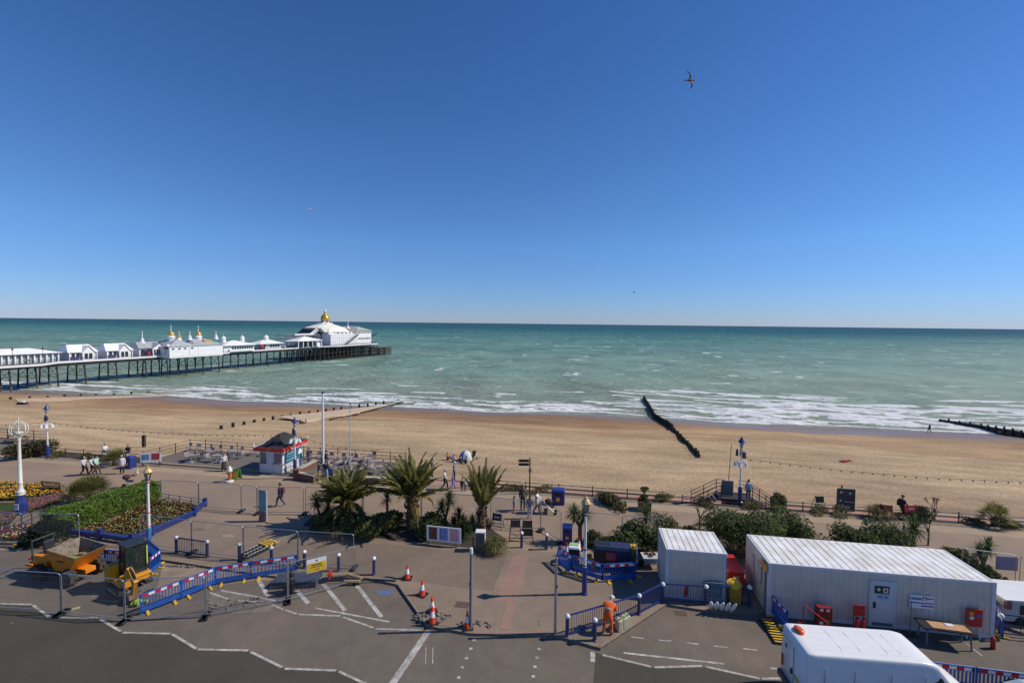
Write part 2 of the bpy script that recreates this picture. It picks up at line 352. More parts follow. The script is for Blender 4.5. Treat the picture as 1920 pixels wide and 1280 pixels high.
gl_ = nd(t, 'ShaderNodeBsdfGlossy', ins={'Roughness': 0.25}); L(bp.outputs[0], gl_.inputs['Normal'])
gf = nd(t, 'ShaderNodeMapRange', ins={'To Min': 0.12, 'To Max': 0.0}); L(mxf.outputs[0], gf.inputs[0]); ms_ = nd(t, 'ShaderNodeMixShader'); L(gf.outputs[0], ms_.inputs[0]); L(p.outputs[0], ms_.inputs[1]); L(gl_.outputs[0], ms_.inputs[2]); L(ms_.outputs[0], t.nodes['Material Output'].inputs[0])
sea = grid_obj('sea', np.arange(-215, 175, 0.45), np.arange(98, 178, 0.42), seaz, mw, {'foam': foamf})
far = MB(); Wd = 70000.0
P_ = [(-Wd, 177.7), (Wd, 177.7), (Wd, Wd), (-Wd, Wd)]
far.add([ST(a, b, SEA - 0.06) for a, b in P_], [(0, 1, 2, 3)])
for a0, a1 in ((-3000, -214.8), (174.3, 3000)): far.add([ST(a0, 95, SEA - .06), ST(a1, 95, SEA - .06), ST(a1, 177.7, SEA - .06), ST(a0, 177.7, SEA - .06)], [(0, 1, 2, 3)])
struct(far.build('sea', mw))
# ---- beach
ms = bpy.data.materials.new('shingle'); ms.use_nodes = True; t = ms.node_tree; L = t.links.new; p = t.nodes['Principled BSDF']
geo = nd(t, 'ShaderNodeNewGeometry'); rot = nd(t, 'ShaderNodeMapping'); rot.inputs['Rotation'].default_value = (0, 0, AS); L(geo.outputs['Position'], rot.inputs['Vector'])
sx = nd(t, 'ShaderNodeSeparateXYZ'); L(rot.outputs[0], sx.inputs[0])
wn = nd(t, 'ShaderNodeTexNoise', ins={'Scale': 0.035, 'Detail': 4.0}); mpw = nd(t, 'ShaderNodeMapping', ins={'Scale': (0.55, 1.2, 1)}); L(rot.outputs[0], mpw.inputs[0]); L(mpw.outputs[0], wn.inputs['Vector'])
wa = nd(t, 'ShaderNodeMath', operation='MULTIPLY_ADD', ins={1: 54.0, 2: -27.0}); L(wn.outputs['Fac'], wa.inputs[0])
sa = nd(t, 'ShaderNodeMath', operation='ADD'); L(sx.outputs['Y'], sa.inputs[0]); L(wa.outputs[0], sa.inputs[1])
sm = nd(t, 'ShaderNodeMapRange', ins={'From Min': 41.5, 'From Max': 108.0}); L(sa.outputs[0], sm.inputs[0])
cr = nd(t, 'ShaderNodeValToRGB'); L(sm.outputs[0], cr.inputs[0]); e_ = cr.color_ramp.elements
e_[0].position = 0; e_[0].color = (0.404, 0.267, 0.147, 1); e_[1].position = 1.0; e_[1].color = (0.218, 0.123, 0.059, 1)
for pos, c in ((0.1, (0.437, 0.298, 0.167, 1)), (0.2, (0.503, 0.355, 0.198, 1)), (0.38, (0.470, 0.324, 0.177, 1)), (0.48, (0.503, 0.350, 0.189, 1)), (0.56, (0.393, 0.247, 0.126, 1)), (0.64, (0.458, 0.298, 0.151, 1)), (0.74, (0.339, 0.195, 0.093, 1)), (0.86, (0.316, 0.181, 0.084, 1))):
    e = e_.new(pos); e.color = c
pn = nd(t, 'ShaderNodeTexNoise', ins={'Scale': 3.0, 'Detail': 7.0, 'Roughness': 0.8}); L(rot.outputs[0], pn.inputs['Vector'])
pr = nd(t, 'ShaderNodeMapRange', ins={'From Min': 0.28, 'From Max': 0.72, 'To Min': 0.42, 'To Max': 1.55}); L(pn.outputs['Fac'], pr.inputs[0])
st1 = nd(t, 'ShaderNodeTexNoise', ins={'Scale': 0.5, 'Detail': 4.0}); mps = nd(t, 'ShaderNodeMapping', ins={'Scale': (0.28, 0.9, 1)}); L(rot.outputs[0], mps.inputs[0]); L(mps.outputs[0], st1.inputs['Vector'])
sr = nd(t, 'ShaderNodeMapRange', ins={'From Min': 0.3, 'From Max': 0.7, 'To Min': 0.78, 'To Max': 1.18}); L(st1.outputs['Fac'], sr.inputs[0])
mm = nd(t, 'ShaderNodeMath', operation='MULTIPLY'); L(pr.outputs[0], mm.inputs[0]); L(sr.outputs[0], mm.inputs[1])
lp_ = nd(t, 'ShaderNodeTexNoise', ins={'Scale': 0.028, 'Detail': 4.0, 'Roughness': 0.55}); mpl = nd(t, 'ShaderNodeMapping', ins={'Scale': (0.8, 2.0, 1), 'Location': (3.1, 1.7, 0)}); L(rot.outputs[0], mpl.inputs[0]); L(mpl.outputs[0], lp_.inputs['Vector'])
lr_ = nd(t, 'ShaderNodeMapRange', ins={'From Min': 0.3, 'From Max': 0.7, 'To Min': 0.76, 'To Max': 1.18}); L(lp_.outputs['Fac'], lr_.inputs[0]); m3_ = nd(t, 'ShaderNodeMath', operation='MULTIPLY'); L(mm.outputs[0], m3_.inputs[0]); L(lr_.outputs[0], m3_.inputs[1]); mm = m3_
mc = nd(t, 'ShaderNodeVectorMath', operation='SCALE'); L(cr.outputs[0], mc.inputs[0]); L(mm.outputs[0], mc.inputs['Scale'])
wet = nd(t, 'ShaderNodeAttribute', attribute_name='wet')
wc_ = nd(t, 'ShaderNodeMix', data_type='RGBA'); L(wet.outputs['Fac'], wc_.inputs['Factor']); L(mc.outputs[0], wc_.inputs['A']); wc_.inputs['B'].default_value = (0.215, 0.15, 0.115, 1)
L(wc_.outputs['Result'], p.inputs['Base Color'])
wr = nd(t, 'ShaderNodeMapRange', ins={'To Min': 0.95, 'To Max': 0.22}); L(wet.outputs['Fac'], wr.inputs[0]); L(wr.outputs[0], p.inputs['Roughness'])
bs = nd(t, 'ShaderNodeMapRange', ins={'To Min': 0.9, 'To Max': 0.05}); L(wet.outputs['Fac'], bs.inputs[0])
bb = nd(t, 'ShaderNodeBump', ins={'Distance': 0.09}); L(bs.outputs[0], bb.inputs['Strength']); L(pn.outputs['Fac'], bb.inputs['Height']); L(bb.outputs[0], p.inputs['Normal'])
def bz(T, S_):
    ridge = 0.10 * np.sin((S_ + 4 * fnoise(T * .02, S_ * .02, 12, 2)) * .55) * sstep(60, 70, S_) * (1 - sstep(86, 96, S_))
    return beach_z(S_) + .30 * (fnoise(T * .05, S_ * .09, 11, 4) - .5) + .06 * (fnoise(T * .5, S_ * .5, 13, 3) - .5) * (1 - sstep(90, 100, S_)) + ridge
def wetf(T, S_):
    d = S_ - shore(T) + 16 * (fnoise(T * .03, S_ * .06, 15, 3) - .5); return sstep(-12, -6, d) * (.55 + .4 * fnoise(T * .08, S_ * .25, 19, 3))
grid_obj('beach', np.arange(-330, 330, 0.9), np.arange(41.7, 132, 0.6), bz, ms, {'wet': wetf})
# ---- tarmac materials
def ground_mat(name, base, var=0.25, rough=0.9, tint=(1.05, 0.97, 0.9), spots=0.0, cracks=True):
    m = bpy.data.materials.new(name); m.use_nodes = True; t = m.node_tree; L = t.links.new; p = t.nodes['Principled BSDF']; p.inputs['Roughness'].default_value = rough
    p.inputs['Specular IOR Level'].default_value = 0.3
    g = nd(t, 'ShaderNodeNewGeometry')
    a = nd(t, 'ShaderNodeTexNoise', ins={'Scale': 0.16, 'Detail': 6.0, 'Roughness': 0.6, 'Distortion': 0.4}); b = nd(t, 'ShaderNodeTexNoise', ins={'Scale': 1.3, 'Detail': 6.0, 'Roughness': 0.7}); c = nd(t, 'ShaderNodeTexNoise', ins={'Scale': 26.0, 'Detail': 3.0})
    for n in (a, b, c): L(g.outputs['Position'], n.inputs['Vector'])
    def mr(n, lo, hi, f0=.3, f1=.7):
        q = nd(t, 'ShaderNodeMapRange', ins={'From Min': f0, 'From Max': f1, 'To Min': lo, 'To Max': hi}); L(n.outputs['Fac'], q.inputs[0]); return q.outputs[0]
    x = nd(t, 'ShaderNodeMath', operation='MULTIPLY'); L(mr(a, 1 - var, 1 + var), x.inputs[0]); L(mr(b, 1 - var * .6, 1 + var * .6), x.inputs[1])
    y = nd(t, 'ShaderNodeMath', operation='MULTIPLY'); L(x.outputs[0], y.inputs[0]); L(mr(c, .85, 1.15), y.inputs[1])
    mx = nd(t, 'ShaderNodeMix', data_type='RGBA'); mx.inputs['A'].default_value = (*base, 1); mx.inputs['B'].default_value = (*[base[i] * tint[i] for i in range(3)], 1); L(mr(a, 0, 1), mx.inputs['Factor'])
    sc = nd(t, 'ShaderNodeVectorMath', operation='SCALE'); L(mx.outputs['Result'], sc.inputs[0]); L(y.outputs[0], sc.inputs['Scale'])
    out = sc.outputs[0]
    if cracks:                                  # straight trench repairs and thin seams
        v = nd(t, 'ShaderNodeTexVoronoi', feature='DISTANCE_TO_EDGE', ins={'Scale': 0.11, 'Randomness': 0.9}); L(g.outputs['Position'], v.inputs['Vector'])
        k = nd(t, 'ShaderNodeMapRange', ins={'From Min': 0.0, 'From Max': 0.003, 'To Min': 0.88, 'To Max': 1.0}); L(v.outputs['Distance'], k.inputs[0])
        s2 = nd(t, 'ShaderNodeVectorMath', operation='SCALE'); L(out, s2.inputs[0]); L(k.outputs[0], s2.inputs['Scale']); out = s2.outputs[0]
    if spots:                                   # droppings, gum and worn paint specks
        v = nd(t, 'ShaderNodeTexVoronoi', ins={'Scale': 1.2}); L(g.outputs['Position'], v.inputs['Vector'])
        wv = nd(t, 'ShaderNodeTexNoise', ins={'Scale': 0.5, 'Detail': 2.0}); L(g.outputs['Position'], wv.inputs['Vector'])
        q = nd(t, 'ShaderNodeMapRange', ins={'From Min': 0.5, 'From Max': 0.75, 'To Min': 0.0, 'To Max': 0.10}); L(wv.outputs['Fac'], q.inputs[0])
        k = nd(t, 'ShaderNodeMath', operation='LESS_THAN'); L(v.outputs['Distance'], k.inputs[0]); L(q.outputs[0], k.inputs[1])
        mk = nd(t, 'ShaderNodeMath', operation='MULTIPLY', ins={1: spots}); L(k.outputs[0], mk.inputs[0])
        m2 = nd(t, 'ShaderNodeMix', data_type='RGBA'); L(mk.outputs[0], m2.inputs['Factor']); L(out, m2.inputs['A']); m2.inputs['B'].default_value = (0.4, 0.39, 0.37, 1); out = m2.outputs['Result']
    L(out, p.inputs['Base Color'])
    bu = nd(t, 'ShaderNodeBump', ins={'Strength': 0.35, 'Distance': 0.01}); L(c.outputs['Fac'], bu.inputs['Height']); L(bu.outputs[0], p.inputs['Normal'])
    return m
TAR_ROAD = ground_mat('old_tarmac', (0.15, 0.127, 0.104), 0.2, spots=0.5)
TAR_NEW = ground_mat('new_tarmac', (0.072, 0.066, 0.053), 0.12, spots=0.4, cracks=False)
TAR_PAVE = ground_mat('pavement_tarmac', (0.243, 0.19, 0.143), 0.2, spots=0.25)
TAR_PROM = ground_mat('promenade_tarmac', (0.30, 0.225, 0.162), 0.13, spots=0.15)
PALE = ground_mat('pale_edging', (0.37, 0.29, 0.20), 0.12, cracks=False)
PINK = ground_mat('pink_slabs', (0.30, 0.195, 0.15), 0.12, cracks=False)
PINKP = ground_mat('pink_walk', (0.40, 0.24, 0.18), 0.10, cracks=False)
RZ = -0.12                                      # level of the carriageway; pavements are at 0
road = MB(); road.add([ST(-400, -60, RZ), ST(400, -60, RZ), ST(400, 36.5, RZ), ST(-400, 36.5, RZ)], [(0, 1, 2, 3)]); struct(road.build('road', TAR_ROAD))
def px_poly(pts, z): return [G(a, b, z) for a, b in pts]
KERB = [(-260, 1013), (60, 1018), (205, 1030), (300, 1048), (420, 1066), (560, 1086), (690, 1083), (745, 1095), (800, 1172), (885, 1187), (1040, 1190), (1126, 1214), (1250, 1132), (1340, 1146), (1425, 1148), (1460, 1134), (1860, 1166), (1920, 1186), (2400, 1240)]
kb = px_poly(KERB, 0.0)
pave = MB()
poly = [(-400 * ET.x + 37 * ES.x, -400 * ET.y + 37 * ES.y)] + [tuple((kb[0] + Vector((-150, 30, 0)))[:2])] + [(q.x, q.y) for q in kb] + [tuple((kb[-1] + Vector((60, -8, 0)))[:2])] + [tuple(ST(400, 37)[:2])]
pave.prism(poly, -3.6, 0.0, 0, 1); struct(pave.build('pavement', [TAR_PAVE, CONC], fix=True))
# kerb stones along the edge
kbm = MB()
for a, b in zip(kb[:-1], kb[1:]):
    d = (b - a); n = Vector((-d.y, d.x, 0)).normalized() * 0.07
    kbm.bar(a + n + Vector((0, 0, -.05)), b + n + Vector((0, 0, -.05)), 0.14, 0.112)
struct(kbm.build('kerb', mat('kerb_stone', (.25, .195, .145), .9, var=.15, bump=.3)))
def sheet(name, pts, z, m): 
    o = MB(); n = len(pts); o.add([(q[0], q[1], z) for q in pts], [tuple(range(n))]); ob = o.build(name, m, fix=False)
    if ob.data.polygons[0].normal.z < 0: ob.data.flip_normals()
    return struct(ob)
# the promenade walk proper, its pale edges, the lower walk
sheet('promenade', [ST(-300, 27.3), ST(300, 27.3), ST(300, 36.0), ST(-300, 36.0)], 0.004, TAR_PROM)
sheet('promenade_edging', [ST(-300, 35.2), ST(300, 35.2), ST(300, 36.3), ST(-300, 36.3)], 0.008, PALE)
sheet('lower_promenade', [ST(-400, 36.5), ST(400, 36.5), ST(400, 41.5), ST(-400, 41.5)], -1.2, PINKP)
lk = MB(); lk.box((0, 0, 0), (800, 0.5, 0.5)); struct(lk.build('kerb', PALE, loc=ST(0, 41.7, -1.36), rz=-AS))
# darker relaid carriageway below the zig-zag
sheet('road_surface', [G(0, 1133, RZ) - ET * 220] + px_poly([(0, 1133), (60, 1134), (93, 1157), (185, 1160), (229, 1185), (321, 1189), (369, 1217), (466, 1220), (532, 1252), (631, 1257), (690, 1285), (760, 1330)], RZ) + [G(760, 1330, RZ) + ET * 3 - ES * 8, G(760, 1330, RZ) - ET * 220 - ES * 8], RZ + 0.004, TAR_NEW)
sheet('road_surface', px_poly([(1117, 1222), (1130, 1228), (1221, 1251), (1318, 1249), (1425, 1273), (1520, 1290)], RZ) + [G(1520, 1290, RZ) + ET * 220, G(1520, 1290, RZ) + ET * 220 - ES * 9, G(1112, 1290, RZ) - ES * 8.5, G(1112, 1290, RZ)], RZ + 0.004, TAR_NEW)
# older, darker surfacing and pale dust where the digging goes on
TAR_PATCH = ground_mat('patched_tarmac', (0.195, 0.155, 0.12), 0.18); DUST = ground_mat('dusty_ground', (0.27, 0.215, 0.165), 0.3, cracks=False); TAR_TER = ground_mat('terrace_tarmac', (0.165, 0.145, 0.122), 0.12)
sheet('pavement', px_poly([(545, 1014), (700, 1018), (950, 1042), (925, 1106), (880, 1103), (780, 1089), (690, 1078), (560, 1080), (430, 1060)], 0), .006, TAR_PATCH)
sheet('pavement', px_poly([(760, 1104), (860, 1112), (905, 1150), (885, 1184), (805, 1170)], 0), .006, ground_mat('newer_tarmac', (0.245, 0.19, 0.14), 0.15))
sheet('dust', px_poly([(305, 1054), (420, 1070), (556, 1089), (480, 1087), (405, 1098), (330, 1122), (290, 1112), (300, 1080)], RZ), RZ + .005, DUST)
sheet('dust', px_poly([(400, 1108), (470, 1112), (520, 1128), (505, 1146), (440, 1150), (385, 1136)], RZ), RZ + .006, ground_mat('pale_dust', (0.19, 0.16, 0.13), 0.35, spots=.8, cracks=False))

# pink slab path
sheet('path', px_poly([(961, 1042), (992, 1042), (972, 1118), (926, 1129)], 0), 0.005, PINK)
sheet('path', px_poly([(951, 1124), (971, 1119), (954, 1181), (936, 1179)], 0), 0.009, PINK)
sheet('path', px_poly([(888, 1183), (1010, 1183), (1040, 1188), (885, 1186)], 0), 0.013, PINK)
# painted markings
PAINT = mat('road_marking_paint', (0.44, 0.42, 0.38), 0.85, var=0.22, scale=4, tint=(0.20, 0.18, 0.155))
def line(a, b, wd, z=RZ + 0.009):
    A = G(a[0], a[1], z); B = G(b[0], b[1], z); d = (B - A).normalized(); n = Vector((-d.y, d.x, 0)) * wd / 2
    return [A - n, A + n, B + n, B - n]
mk = MB()
def seg(a, b, wd=0.11): mk.add(line(a, b, wd), [(0, 3, 2, 1)])
for a, b in [((-120, 1128), (0, 1131)), ((2, 1131), (60, 1132.5)), ((62, 1134), (92, 1155)), ((97, 1156.5), (183, 1158)), ((188, 1160), (227, 1183)), ((230, 1185), (320, 1187)), ((323, 1188), (368, 1215)), ((371, 1216.5), (465, 1218.5)), ((470, 1221), (529, 1250)), ((534, 1252.5), (630, 1256)), ((636, 1258), (690, 1283)),
             ((393, 1110), (427, 1122)), ((447, 1125), (493, 1128)), ((509, 1132), (531, 1142)), ((535, 1143), (556, 1150)), ((560, 1151), (638, 1154)), ((643, 1156), (700, 1176)), ((704, 1178), (790, 1180.5)), ((414, 1106), (516, 1125)), ((590, 1139), (730, 1165)),
             ((1169, 1223), (1357, 1243.5)), ((1130, 1227), (1221, 1249)), ((1227, 1250), (1316, 1247.5)), ((1324, 1249), (1424, 1271)), ((1429, 1271.5), (1500, 1270)), ((1445, 1252), (1480, 1254)), ((40, 1022 + 10), (-30, 1026))]: seg(a, b)
for a, b in [((485, 1087), (503, 1118)), ((556, 1106), (578, 1130)), ((604, 1091), (647, 1144)), ((668, 1096), (715.5, 1156))]: seg(a, b, 0.2)
seg((804, 1181), (734, 1283), 0.30)
for a, b in [((1183, 1193), (1207, 1196)), ((1234, 1199), (1259, 1201)), ((1286, 1204), (1311, 1207)), ((1338, 1210), (1365, 1213)), ((1393, 1215), (1420, 1218)), ((1812, 1206), (1842, 1229)), ((1780, 1186), (1805, 1203))]: seg(a, b, 0.07)
for x, y in [(889, 1199), (883, 1215), (874.6, 1233), (867, 1250), (860, 1269), (1011, 1215.6), (1007, 1232), (1003, 1249), (1000, 1267)]: seg((x - 3.2, y), (x + 3.2, y), 0.13)
for x in (798.5, 811.5): seg((x, 1213), (x - .5, 1243), 0.04)
seg((1111.5, 1221), (1111.5, 1240), 0.2)
struct(mk.build('road_markings', PAINT))
# spilled blue and green marker spray on the ground
bl = mat('blue_spray_paint', (0.05, 0.12, 0.30), 0.9, var=0.4, scale=3, tint=(0.12, 0.12, 0.13)); gn = mat('green_spray_paint', (0.06, 0.22, 0.10), 0.9, var=0.4, scale=6, tint=(0.13, 0.12, 0.1))
def splat(px, py, rx, ry, z, m):
    c = G(px, py, z); pts = []
    for k in range(40):
        a = k / 40 * 6.283; q = random.uniform(.5, 1.1); pts.append((c.x + rx * q * math.cos(a), c.y + ry * q * math.sin(a)))
    sheet('paint_stain', pts, z, m)
splat(428, 1004, .6, .3, .008, mat('white_dust', (.29, .25, .205), .95, var=.25, scale=3, tint=(.22, .17, .125))); splat(722, 1109, 0.55, 0.28, RZ + .006, bl); splat(728, 1082, 0.5, 0.12, 0.006, bl); splat(1011, 1167, 0.05, 0.3, .016, gn); splat(918, 1117, .25, .1, .012, gn)
# iron covers let into the ground
iron = mat('rusty_iron', (0.12, 0.075, 0.055), 0.8, var=0.3, scale=20)
def cover(px, py, sx_, sy_, z, lab):
    c = G(px, py, z); o = MB().box((0, 0, 0), (sx_, sy_, .012)); [o.box((i * sx_ / 6, 0, .008), (sx_ / 14, sy_ * .85, .006)) for i in (-2, -1, 0, 1, 2)]
    tag(o.build('manhole_cover', iron, loc=(c.x, c.y, z + .004), rz=-AS), lab, 'manhole cover')
cover(867, 1133, .7, .45, .008, 'rusty rectangular iron cover in the pavement beside the tall grey pole')
cover(1277, 1149, .55, .35, RZ + .004, 'dark iron drain grating in the road in front of the small white container')
# ================================================================ LAMPS, POLES
def loc0(px, py, z=0.0): q = G(px, py, z); return Vector((q.x, q.y, z))
def crown_lamp():
    P = loc0(40, 962); H = HZ(P, 782)
    o = thing('ornate_lamp_post', 'tall cream ornate lamp post with scrolled crown and royal blue base', 'lamp post', P)
    b = MB(); b.lathe([(.44, 0), (.44, .12), (.38, .16), (.36, .75), (.30, .95), (.27, 1.0), (.2, 1.25), (.2, 1.35)], 8, ph=.39); b.build('base', BLUE, o)
    n = MB(); n.box((0, 0, 0), (.26, .015, .42)); nt_ = n.build('notice', WREF, o, (.10, -.40, .62), .1)
    r = MB(); r.lathe([(.07, 0), (.075, .012), (.05, .012), (.05, 0)], 14); q = r.build('emblem', GREY, nt_, (0, -.012, .03)); q.rotation_euler = (R(90), 0, 0)
    s = MB(); s.lathe([(.24, 1.35), (.26, 1.4), (.2, 1.46), (.24, 1.52), (.25, 1.6), (.18, 1.68), (.15, 1.75), (.125, 2.1), (.14, 2.2), (.15, 2.22), (.12, 2.26), (.085, H - 1.9), (.1, H - 1.6), (.12, H - 1.5), (.1, H - 1.45), (.08, H - 1.3)], 14); s.build('post', CREAM, o, smooth=True)
    c = MB(); c.lathe([(.06, H - 1.3), (.2, H - 1.2), (.26, H - 1.1), (.12, H - 1.02), (.07, H - .9), (.05, H - .5), (.09, H - .42), (.04, H - .36), (.03, H - .1), (.06, H - .05), (.01, H)], 12)
    for k in range(8):
        a = k * math.pi / 4; pts = []
        for j in range(9):
            q = j / 8; rr = .08 + .40 * math.sin(q * 2.1); zz = H - 1.42 + q * .82 - .10 * math.sin(q * 3.1); pts.append((rr * math.cos(a), rr * math.sin(a), zz))
        c.tube(pts, .028, 6); c.ball((pts[-1][0], pts[-1][1], pts[-1][2]), .05, 6, 5)
        pts = [((.06 + .24 * math.sin(j / 6 * 3.1)) * math.cos(a), (.06 + .24 * math.sin(j / 6 * 3.1)) * math.sin(a), H - .75 + .5 * j / 6) for j in range(7)]; c.tube(pts, .02, 5)
    c.build('crown', CREAM, o, smooth=True)
crown_lamp()
def sea_lamp(px, py, ptop, label, spk=2):
    P = loc0(px, py); H = HZ(P, ptop)
    o = thing('promenade_lamp', label, 'lamp post', P, group='blue and white seafront lamps')
    MB().lathe([(.22, 0), (.22, .1), (.17, .14), (.16, 1.15), (.12, 1.22), (.1, 1.3)], 8).build('base', BLUE, o)
    MB().lathe([(.085, 1.3), (.07, 1.4), (.055, H - 2.1), (.08, H - 2.05), (.05, H - 2.0), (.04, H - 1.0)], 10).build('post', WHITE, o)
    for k in range(5):
        a = k * 1.2566 + .3; x, y = .42 * math.cos(a), .42 * math.sin(a)
        g = MB(); g.tube([(0, 0, H - 2.25), (x * .5, y * .5, H - 2.0), (x, y, H - 2.1)], .022, 6); g.lathe([(.05, .0), (.08, -.06), (.15, -.28), (.16, -.30), (.05, -.28)], 10, (x, y, H - 2.05)); g.build('flood_lamp', WHITE, o)
    for k in range(spk):
        a = k * 2.4 + 2.6; rr = .16 if spk == 2 else .3
        MB().box((rr * math.cos(a), rr * math.sin(a), H - 1.35 - .1 * (k % 2)), (.2, .24, .5), a, 0, (.7, .7)).build('loudspeaker', NAVY, o)
    ln = MB(); ln.lathe([(.05, H - 1.0), (.12, H - .92), (.16, H - .5), (.15, H - .48)], 8); ln.build('lantern', LGLASS, o)
    MB().lathe([(.27, H - .5), (.24, H - .45), (.09, H - .2), (.05, H - .12), (.03, H - .02), (.01, H)], 10).build('lantern_roof', BLUE, o)
sea_lamp(90, 857, 757, 'blue and white seafront lamp farthest left beside the large shrub')
sea_lamp(553, 886, 781, 'blue and white seafront lamp standing against the kiosk poster')
sea_lamp(1387, 942, 817, 'blue and white seafront lamp before the beach steps, with loudspeakers', 3)
def lantern_lamp(px, py, ptop, label, band):
    P = loc0(px, py); H = HZ(P, ptop); o = thing('lantern_lamp', label, 'lamp post', P)
    MB().lathe([(.17, 0), (.17, .06), (.13, .12), (.125, 1.35), (.1, 1.45)], 10).build('base', BLUE if band == 'blue' else mat('teal_blue_paint', (.06, .2, .42), .45), o)
    s = MB(); s.lathe([(.10, 1.45), (.08, 1.6), (.075, 2.3), (.09, 2.34), (.075, 2.38), (.06, H - 1.0), (.085, H - .97), (.05, H - .9)], 10, mi=0)
    for z in (1.5, 2.34, H - 1.05): s.lathe([(.105, z), (.105, z + .05)], 10, mi=1)
    s.build('post', [WHITE, RED if band == 'red' else BLUE], o)
    brz = mat('bronze_frame', (.10, .075, .05), .5, .5)
    f = MB(); 
    for k in range(6):
        a = k * 1.0472; f.bar((.09 * math.cos(a), .09 * math.sin(a), H - .9), (.2 * math.cos(a), .2 * math.sin(a), H - .4), .025)
    f.lathe([(.1, H - .92), (.1, H - .88)], 10); f.lathe([(.21, H - .42), (.21, H - .38)], 10); l = f.build('lantern', brz, o)
    MB().lathe([(.07, H - .88), (.18, H - .42)], 6).build('lantern_glass', LGLASS, l)
    MB().lathe([(.26, H - .4), (.22, H - .33), (.15, H - .22), (.09, H - .18), (.1, H - .1), (.03, H - .06), (.02, H)], 10).build('lantern_roof', mat('pale_gold_paint', (.62, .42, .18), .45, .2), o)
lantern_lamp(280, 1032, 872, 'white lantern lamp post with red bands beside the flower bed', 'red')
lantern_lamp(1095.6, 1113, 928, 'white lantern lamp post with tall blue base by the barrier enclosure', 'blue')
def pole(px, py, ptop, r, m, name, label, cat, z=0.0, base=None, lean=0.0, cap=True):
    P = loc0(px, py, z); H = HZ(P, ptop) - z; o = thing(name, label, cat, P)
    MB().lathe([(r, 0), (r, H * .5), (r * .8, H)], 10).build('shaft', m, o)
    if cap: MB().lathe([(r * .9, H), (r * 1.6, H + .04), (r * 1.4, H + .12), (.01, H + .16)], 10).build('cap', BLACK if m is not STEEL else WHITE, o)
    if base: MB().lathe([(r * 1.25, .02), (r * 1.25, .45)], 10).build('base_band', base, o)
    o.rotation_euler = (0, lean, 0); return o, H
pole(606, 896, 737, .1, WHITE, 'flagpole', 'stout white flagpole without a flag beside the kiosk steps', 'flagpole', base=YELLOW)
pole(657, 890, 758, .05, mat('pale_grey_paint', (.5, .5, .48), .5), 'flagpole', 'slender grey pole among the cafe tables right of the flagpole', 'pole')
o, H = pole(882.5, 1177, 1027, .075, GREY, 'grey_post', 'bare grey metal post beside a cone at the pavement corner', 'post', cap=False)
MB().lathe([(.075, H - .25), (.08, H - .25), (.075, H), (.02, H + .03)], 10).build('cap', WHITE, o); MB().box((-.05, 0, 2.1), (.06, .14, .12)).build('bracket', BLACK, o)
o, H = pole(1041, 1187, 1045, .07, STEEL, 'grey_post', 'bare galvanised post at the crossing beside the blue guard rail', 'post', cap=False)
MB().lathe([(.072, H - .1), (.075, H), (.02, H + .03)], 10).build('cap', GREY, o); MB().box((.05, 0, 2.2), (.06, .14, .1)).build('bracket', BLACK, o)
pole(1365, 912, 832, .03, DWOOD, 'mast', 'thin dark leaning mast on the shingle by the beach steps', 'mast', z=-1.5, lean=R(3), cap=False)
# finger post
P = loc0(993, 926); H = HZ(P, 859); o = thing('fingerpost', 'dark brown signpost with two pointing arms at the edge of the promenade', 'signpost', P)
BROWN = mat('dark_brown_paint', (.035, .02, .014), .5)
MB().lathe([(.06, 0), (.05, H), (.02, H + .1)], 8).build('shaft', BROWN, o); MB().box((0, -.06, 2.0), (.22, .05, .26)).build('plate', GREY, o)
for z in (H - .2, H - .5):
    a = MB(); a.prism([(-.08, -.11), (-.85, -.11), (-1.0, 0), (-.85, .11), (-.08, .11)], -.02, .02); q = a.build('sign_arm', BROWN, o, (0, 0, z)); q.rotation_euler = (R(90), 0, 0)
# ================================================================ BOLLARDS, GUARD RAILS, CONES
bol = None
def bollard(px, py, label, z=0.0, h=1.02, group='blue bollards with white caps'):
    global bol
    P = loc0(px, py, z)
    if bol is None:
        bol = thing('bollard', label, 'bollard', P, group=group)
        MB().lathe([(.12, 0), (.12, .03), (.085, .06), (.085, h - .16)], 12).build('post', SLATE, bol)
        MB().lathe([(.095, h - .16), (.12, h - .13), (.12, h - .07), (.07, h - .01), (.03, h + .01), (.005, h + .015)], 12).build('cap', WHITE, bol, smooth=True)
        return bol
    return copy_thing(bol, label, P, 0, group)
bollard(331, 1035.5, 'blue bollard with white cap at the left end of the short railing')
for i, (x, y, s_) in enumerate([(388.5, 1044, 'at the right end of the short railing'), (449, 1049, 'left of the pallet, second from the railing end'), (509, 1056, 'in front of the stacked yellow feet, behind the barriers'), (571, 1064, 'directly behind the blue barrier row end'), (635, 1070, 'inside the fence corner beside the yellow notice'), (701, 1077, 'standing alone outside the fence corner, left of the cones'), (978, 1026, 'before the two dark menu easels'), (1024.5, 1029.5, 'right of the menu easels by the open fence panel')]):
    bollard(x, y, 'blue bollard with white cap ' + s_)
def rail_panel(a, b, label, h=.95, m=BLUE, za=0.0, zb=0.0, gap=.12):
    """guard rail with close vertical bars between two ground points"""
    A = Vector((a.x, a.y, za)); B = Vector((b.x, b.y, zb)); d = B - A; Ln = Vector((d.x, d.y, 0)).length
    o = thing('guard_rail', label, 'guard rail', A, math.atan2(d.y, d.x), 'blue guard rails')
    dz = zb - za; r = MB(); r.bar((.1, 0, h), (Ln - .1, 0, h + dz), .055, .055); r.bar((.1, 0, .12), (Ln - .1, 0, .12 + dz), .05, .05); r.build('rails', m, o)
    bm_ = MB(); n = max(3, int((Ln - .2) / gap))
    for i in range(1, n): x = .1 + (Ln - .2) * i / n; bm_.bar((x, 0, .12 + dz * x / Ln), (x, 0, h + dz * x / Ln), .018)
    bm_.build('bars', m, o)
    return o
